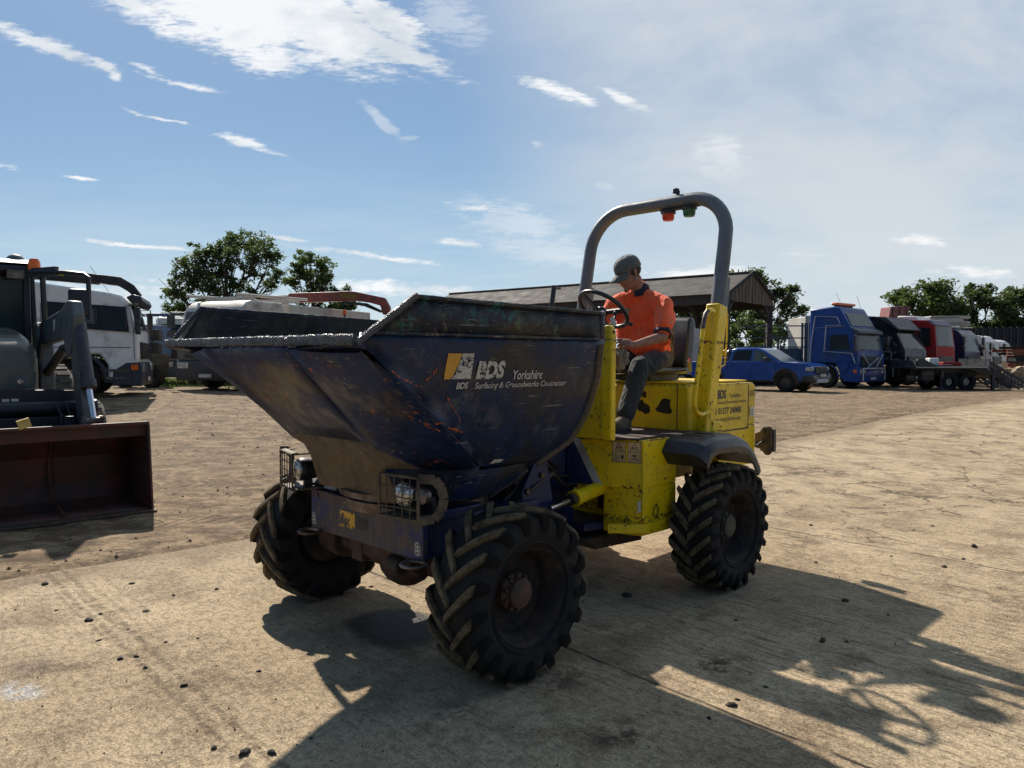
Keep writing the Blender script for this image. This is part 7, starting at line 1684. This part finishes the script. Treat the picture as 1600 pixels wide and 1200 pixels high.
def tree(name, label, u0, Y, clumps, base_v, leaf, lsize, dens, seed, trunk_r=.35, group=None, depth=1.0):
    """clumps: (u, v, ru, rv) as seen from the yard; each becomes a leafy mass with its own depth"""
    random.seed(seed); rs = random.Random(seed)
    o = g_at(u0, Y); T = thing(name, label, 'tree', o, 0, group)
    px = Y/1164.
    cs = []
    for (u, v, ru, rv) in clumps:
        ru *= 1.16; rv *= 1.16
        c_ = at(u, v, Y)-Vector((o.x, o.y, o.z)); c_.y = rs.uniform(-1, 1)*depth*2.6*max(.4, (1-abs(u-u0)/120)); cs.append((c_, ru*px, rv*px, (ru+rv)/2*px))
    br = MB(); top = at(u0, min(c[1] for c in clumps)+12, Y)-o
    fork = Vector((0, 0, max(1.2, top.z*.22)))
    br.tube([(0, 0, -.3), (.1, 0, fork.z*.5), fork, (.2, .1, top.z*.55), (top.x*.6, .0, top.z*.85)], [trunk_r*1.25, trunk_r, trunk_r*.85, trunk_r*.5, trunk_r*.12], n=8)
    for c_, rx, rz, r in cs:
        st = Vector((0, 0, rs.uniform(fork.z*.9, max(fork.z, min(c_.z-.3, top.z*.6))))); mid_ = st.lerp(c_, .5)+Vector((0, 0, -.08*(c_-st).length))+Vector((rs.uniform(-.3, .3), rs.uniform(-.3, .3), 0))
        br.tube([st, mid_, c_], [trunk_r*.32, trunk_r*.18, .03], n=6)
        for k in range(6):
            e = c_+Vector((rs.uniform(-1, 1)*rx, rs.uniform(-1, 1)*r, rs.uniform(-.8, 1)*rz)); br.tube([mid_.lerp(c_, rs.uniform(.2, .9)), mid_.lerp(e, .7)+Vector((0, 0, .1)), e], [.07, .04, .015], n=5)
    br.build('trunk', MT['bark'], T, smooth=60)
    vs, fs = [], []
    for c_, rx, rz, r in cs:
        nsub = max(8, int(22*rx*rz*dens))
        for q in range(nsub):
            d_ = Vector((rs.gauss(0, 1), rs.gauss(0, 1), rs.gauss(0, 1))).normalized(); k = rs.uniform(.25, 1.02)
            sc2 = c_+Vector((d_.x*rx*k, d_.y*r*k, d_.z*rz*k)); sr2 = rs.uniform(.30, .80)*min(1.3, .5+r*.35)
            for w_ in range(int(34*rs.uniform(.6, 1.3))):
                d2 = Vector((rs.gauss(0, 1), rs.gauss(0, 1), rs.gauss(0, .75)))*.42*sr2
                if d2.length > 1.05*sr2: d2 *= 1.05*sr2/d2.length
                p = sc2+d2; s = lsize*1.15*rs.uniform(.6, 1.4); a = Vector((rs.gauss(0, 1), rs.gauss(0, 1), rs.gauss(0, .6))).normalized(); b_ = a.cross(Vector((rs.gauss(0, 1), rs.gauss(0, 1), rs.gauss(0, 1)))).normalized()
                i = len(vs); vs += [p-a*s, p+b_*s*.45, p+a*s, p-b_*s*.45]; fs.append((i, i+1, i+2, i+3))
    me = bpy.data.meshes.new('crown'); me.from_pydata(vs, [], fs); me.materials.append(MT[leaf]); link('crown', me, T)
    return T
tree('tree', 'tallest broad dark tree with gaps in its crown, behind the white lorries at left', 352, 75,
     [(352, 372, 24, 18), (385, 378, 26, 18), (412, 400, 24, 20), (430, 405, 14, 12), (330, 395, 26, 18), (306, 400, 24, 20), (290, 425, 22, 22), (278, 455, 20, 20), (275, 480, 22, 16), (320, 430, 24, 20), (350, 420, 20, 16), (345, 455, 20, 18), (372, 450, 16, 18), (395, 425, 16, 14), (422, 440, 16, 12), (432, 425, 12, 10), (388, 470, 18, 14), (320, 478, 24, 12), (300, 445, 14, 12), (370, 400, 16, 12), (405, 460, 10, 10)], 600, 'leafdark', .15, .58, 2, .42)
tree('tree', 'smaller round tree right of the tallest one, above the red crane arm', 487, 95,
     [(487, 405, 20, 12), (465, 415, 14, 12), (508, 415, 14, 12), (475, 430, 18, 14), (502, 432, 18, 14), (462, 440, 12, 12), (515, 438, 10, 12), (488, 452, 18, 14), (470, 465, 14, 10), (505, 465, 12, 12), (488, 480, 14, 12)], 600, 'leafmid', .19, .50, 3, .3)
tree('tree', 'low bushy tree under the red crane arm', 535, 95, [(525, 462, 14, 10), (545, 458, 10, 8), (530, 478, 18, 12), (552, 480, 14, 10), (540, 492, 22, 10), (515, 492, 12, 10)], 600, 'leafdark', .19, .6, 4, .25)
tree('tree', 'tree rising behind the barn gable with a ragged right side', 1185, 62,
     [(1182, 428, 18, 12), (1165, 435, 16, 10), (1150, 430, 8, 6), (1205, 445, 14, 12), (1222, 455, 16, 12), (1240, 468, 12, 12), (1245, 485, 10, 10), (1225, 485, 14, 12), (1210, 475, 12, 12), (1195, 490, 14, 14), (1225, 505, 10, 10), (1215, 525, 14, 14), (1180, 500, 16, 16), (1235, 455, 8, 7), (1160, 500, 16, 16), (1145, 490, 14, 14), (1190, 525, 20, 14)], 600, 'leafdark', .14, .95, 5, .35)
tree('tree', 'dark tree seen through the open barn beside the roll bar', 1085, 66, [(1065, 490, 16, 16), (1085, 485, 16, 16), (1105, 490, 16, 14), (1075, 510, 18, 16), (1100, 512, 18, 16), (1125, 495, 14, 14), (1130, 515, 16, 16), (1065, 530, 18, 14), (1095, 532, 18, 12), (1120, 535, 18, 12)], 600, 'leafdark', .17, .75, 6, .3)
tree('tree', 'light green bushy young tree between the barn posts', 1165, 56, [(1165, 505, 14, 12), (1180, 515, 14, 12), (1150, 520, 14, 12), (1170, 528, 18, 12), (1190, 535, 14, 10), (1145, 538, 16, 10)], 600, 'leafmid', .15, .9, 7, .16)
tree('tree', 'wide dense tree above the red lorry cab', 1448, 70, [(1448, 455, 24, 14), (1425, 462, 20, 14), (1408, 475, 14, 14), (1470, 462, 18, 14), (1440, 480, 26, 16), (1470, 485, 20, 16), (1415, 490, 16, 12), (1490, 478, 12, 14), (1455, 500, 26, 14), (1430, 505, 22, 12), (1480, 508, 18, 12), (1405, 525, 20, 14), (1440, 530, 24, 16), (1480, 530, 24, 16), (1425, 550, 26, 14), (1470, 552, 26, 14)], 600, 'leafmid', .15, 1.35, 8, .4, 'trees')
tree('tree', 'ragged tree with sky gaps between the dense tree and the one at the right edge', 1525, 72, [(1515, 452, 12, 8), (1535, 455, 12, 10), (1505, 465, 10, 8), (1545, 470, 8, 10), (1520, 475, 14, 10), (1505, 488, 14, 12), (1530, 492, 16, 12), (1545, 505, 16, 14), (1515, 508, 18, 14), (1490, 500, 12, 12), (1500, 525, 20, 14), (1530, 522, 20, 14), (1555, 525, 18, 14), (1515, 545, 22, 14)], 600, 'leafdark', .15, 1.1, 9, .35)
tree('tree', 'dark spreading tree cut by the right edge of the view', 1590, 70, [(1590, 460, 18, 12), (1572, 470, 14, 12), (1610, 465, 20, 16), (1565, 490, 14, 12), (1590, 485, 20, 14), (1575, 508, 22, 14), (1605, 505, 24, 18), (1640, 480, 24, 24), (1640, 520, 26, 20), (1680, 500, 30, 30), (1575, 530, 24, 14), (1610, 530, 26, 16), (1580, 548, 26, 12)], 600, 'leafmid', .15, 1.2, 10, .4)
# far hedge line that closes the horizon
random.seed(21); vs, fs = [], []
for k in range(26000):
    x = random.uniform(-85, 120); Y = 98+6*mnoise.noise(Vector((x*.02, 0, 0)))+random.uniform(-2, 2); hh = 2.2+1.3*mnoise.noise(Vector((x*.09, 2, 0)))+.8*mnoise.noise(Vector((x*.4, 5, 0)))
    p = Vector((x, Y, .3+random.random()**.7*hh)); s = .3; a = Vector((random.gauss(0, 1), random.gauss(0, 1), random.gauss(0, .6))).normalized(); b_ = a.cross(Vector((random.gauss(0, 1), random.gauss(0, 1), random.gauss(0, 1)))).normalized()
    i = len(vs); vs += [p-a*s, p+b_*s*.5, p+a*s, p-b_*s*.5]; fs.append((i, i+1, i+2, i+3))
me = bpy.data.meshes.new('hedge'); me.from_pydata(vs, [], fs); me.materials.append(MT['leafdark']); tag(link('hedge', me), 'far low hedge along the back of the yard', 'hedge', kind='stuff')
# rough grass between the parked lorries at left
vs, fs = [], []
for k in range(5000):
    u = random.uniform(225, 480); Y = random.uniform(25, 34); p = at(u, 557, Y); z = G(p.x, Y); h_ = random.uniform(.05, .22)*(.4+mnoise.noise(Vector((p.x*.6, Y*.6, 0)))+.3)
    if h_ < .03: continue
    i = len(vs); a = random.random()*6; dx, dy = cos(a)*.03, sin(a)*.03; vs += [(p.x-dx, Y-dy, z-.02), (p.x+dx, Y+dy, z-.02), (p.x+random.gauss(0, .04), Y+random.gauss(0, .04), z+h_)]; fs.append((i, i+1, i+2))
me = bpy.data.meshes.new('grass'); me.from_pydata(vs, [], fs); me.materials.append(MT['leafmid']); tag(link('grass', me), 'rough grass growing between the parked lorries at left', 'grass', kind='stuff')
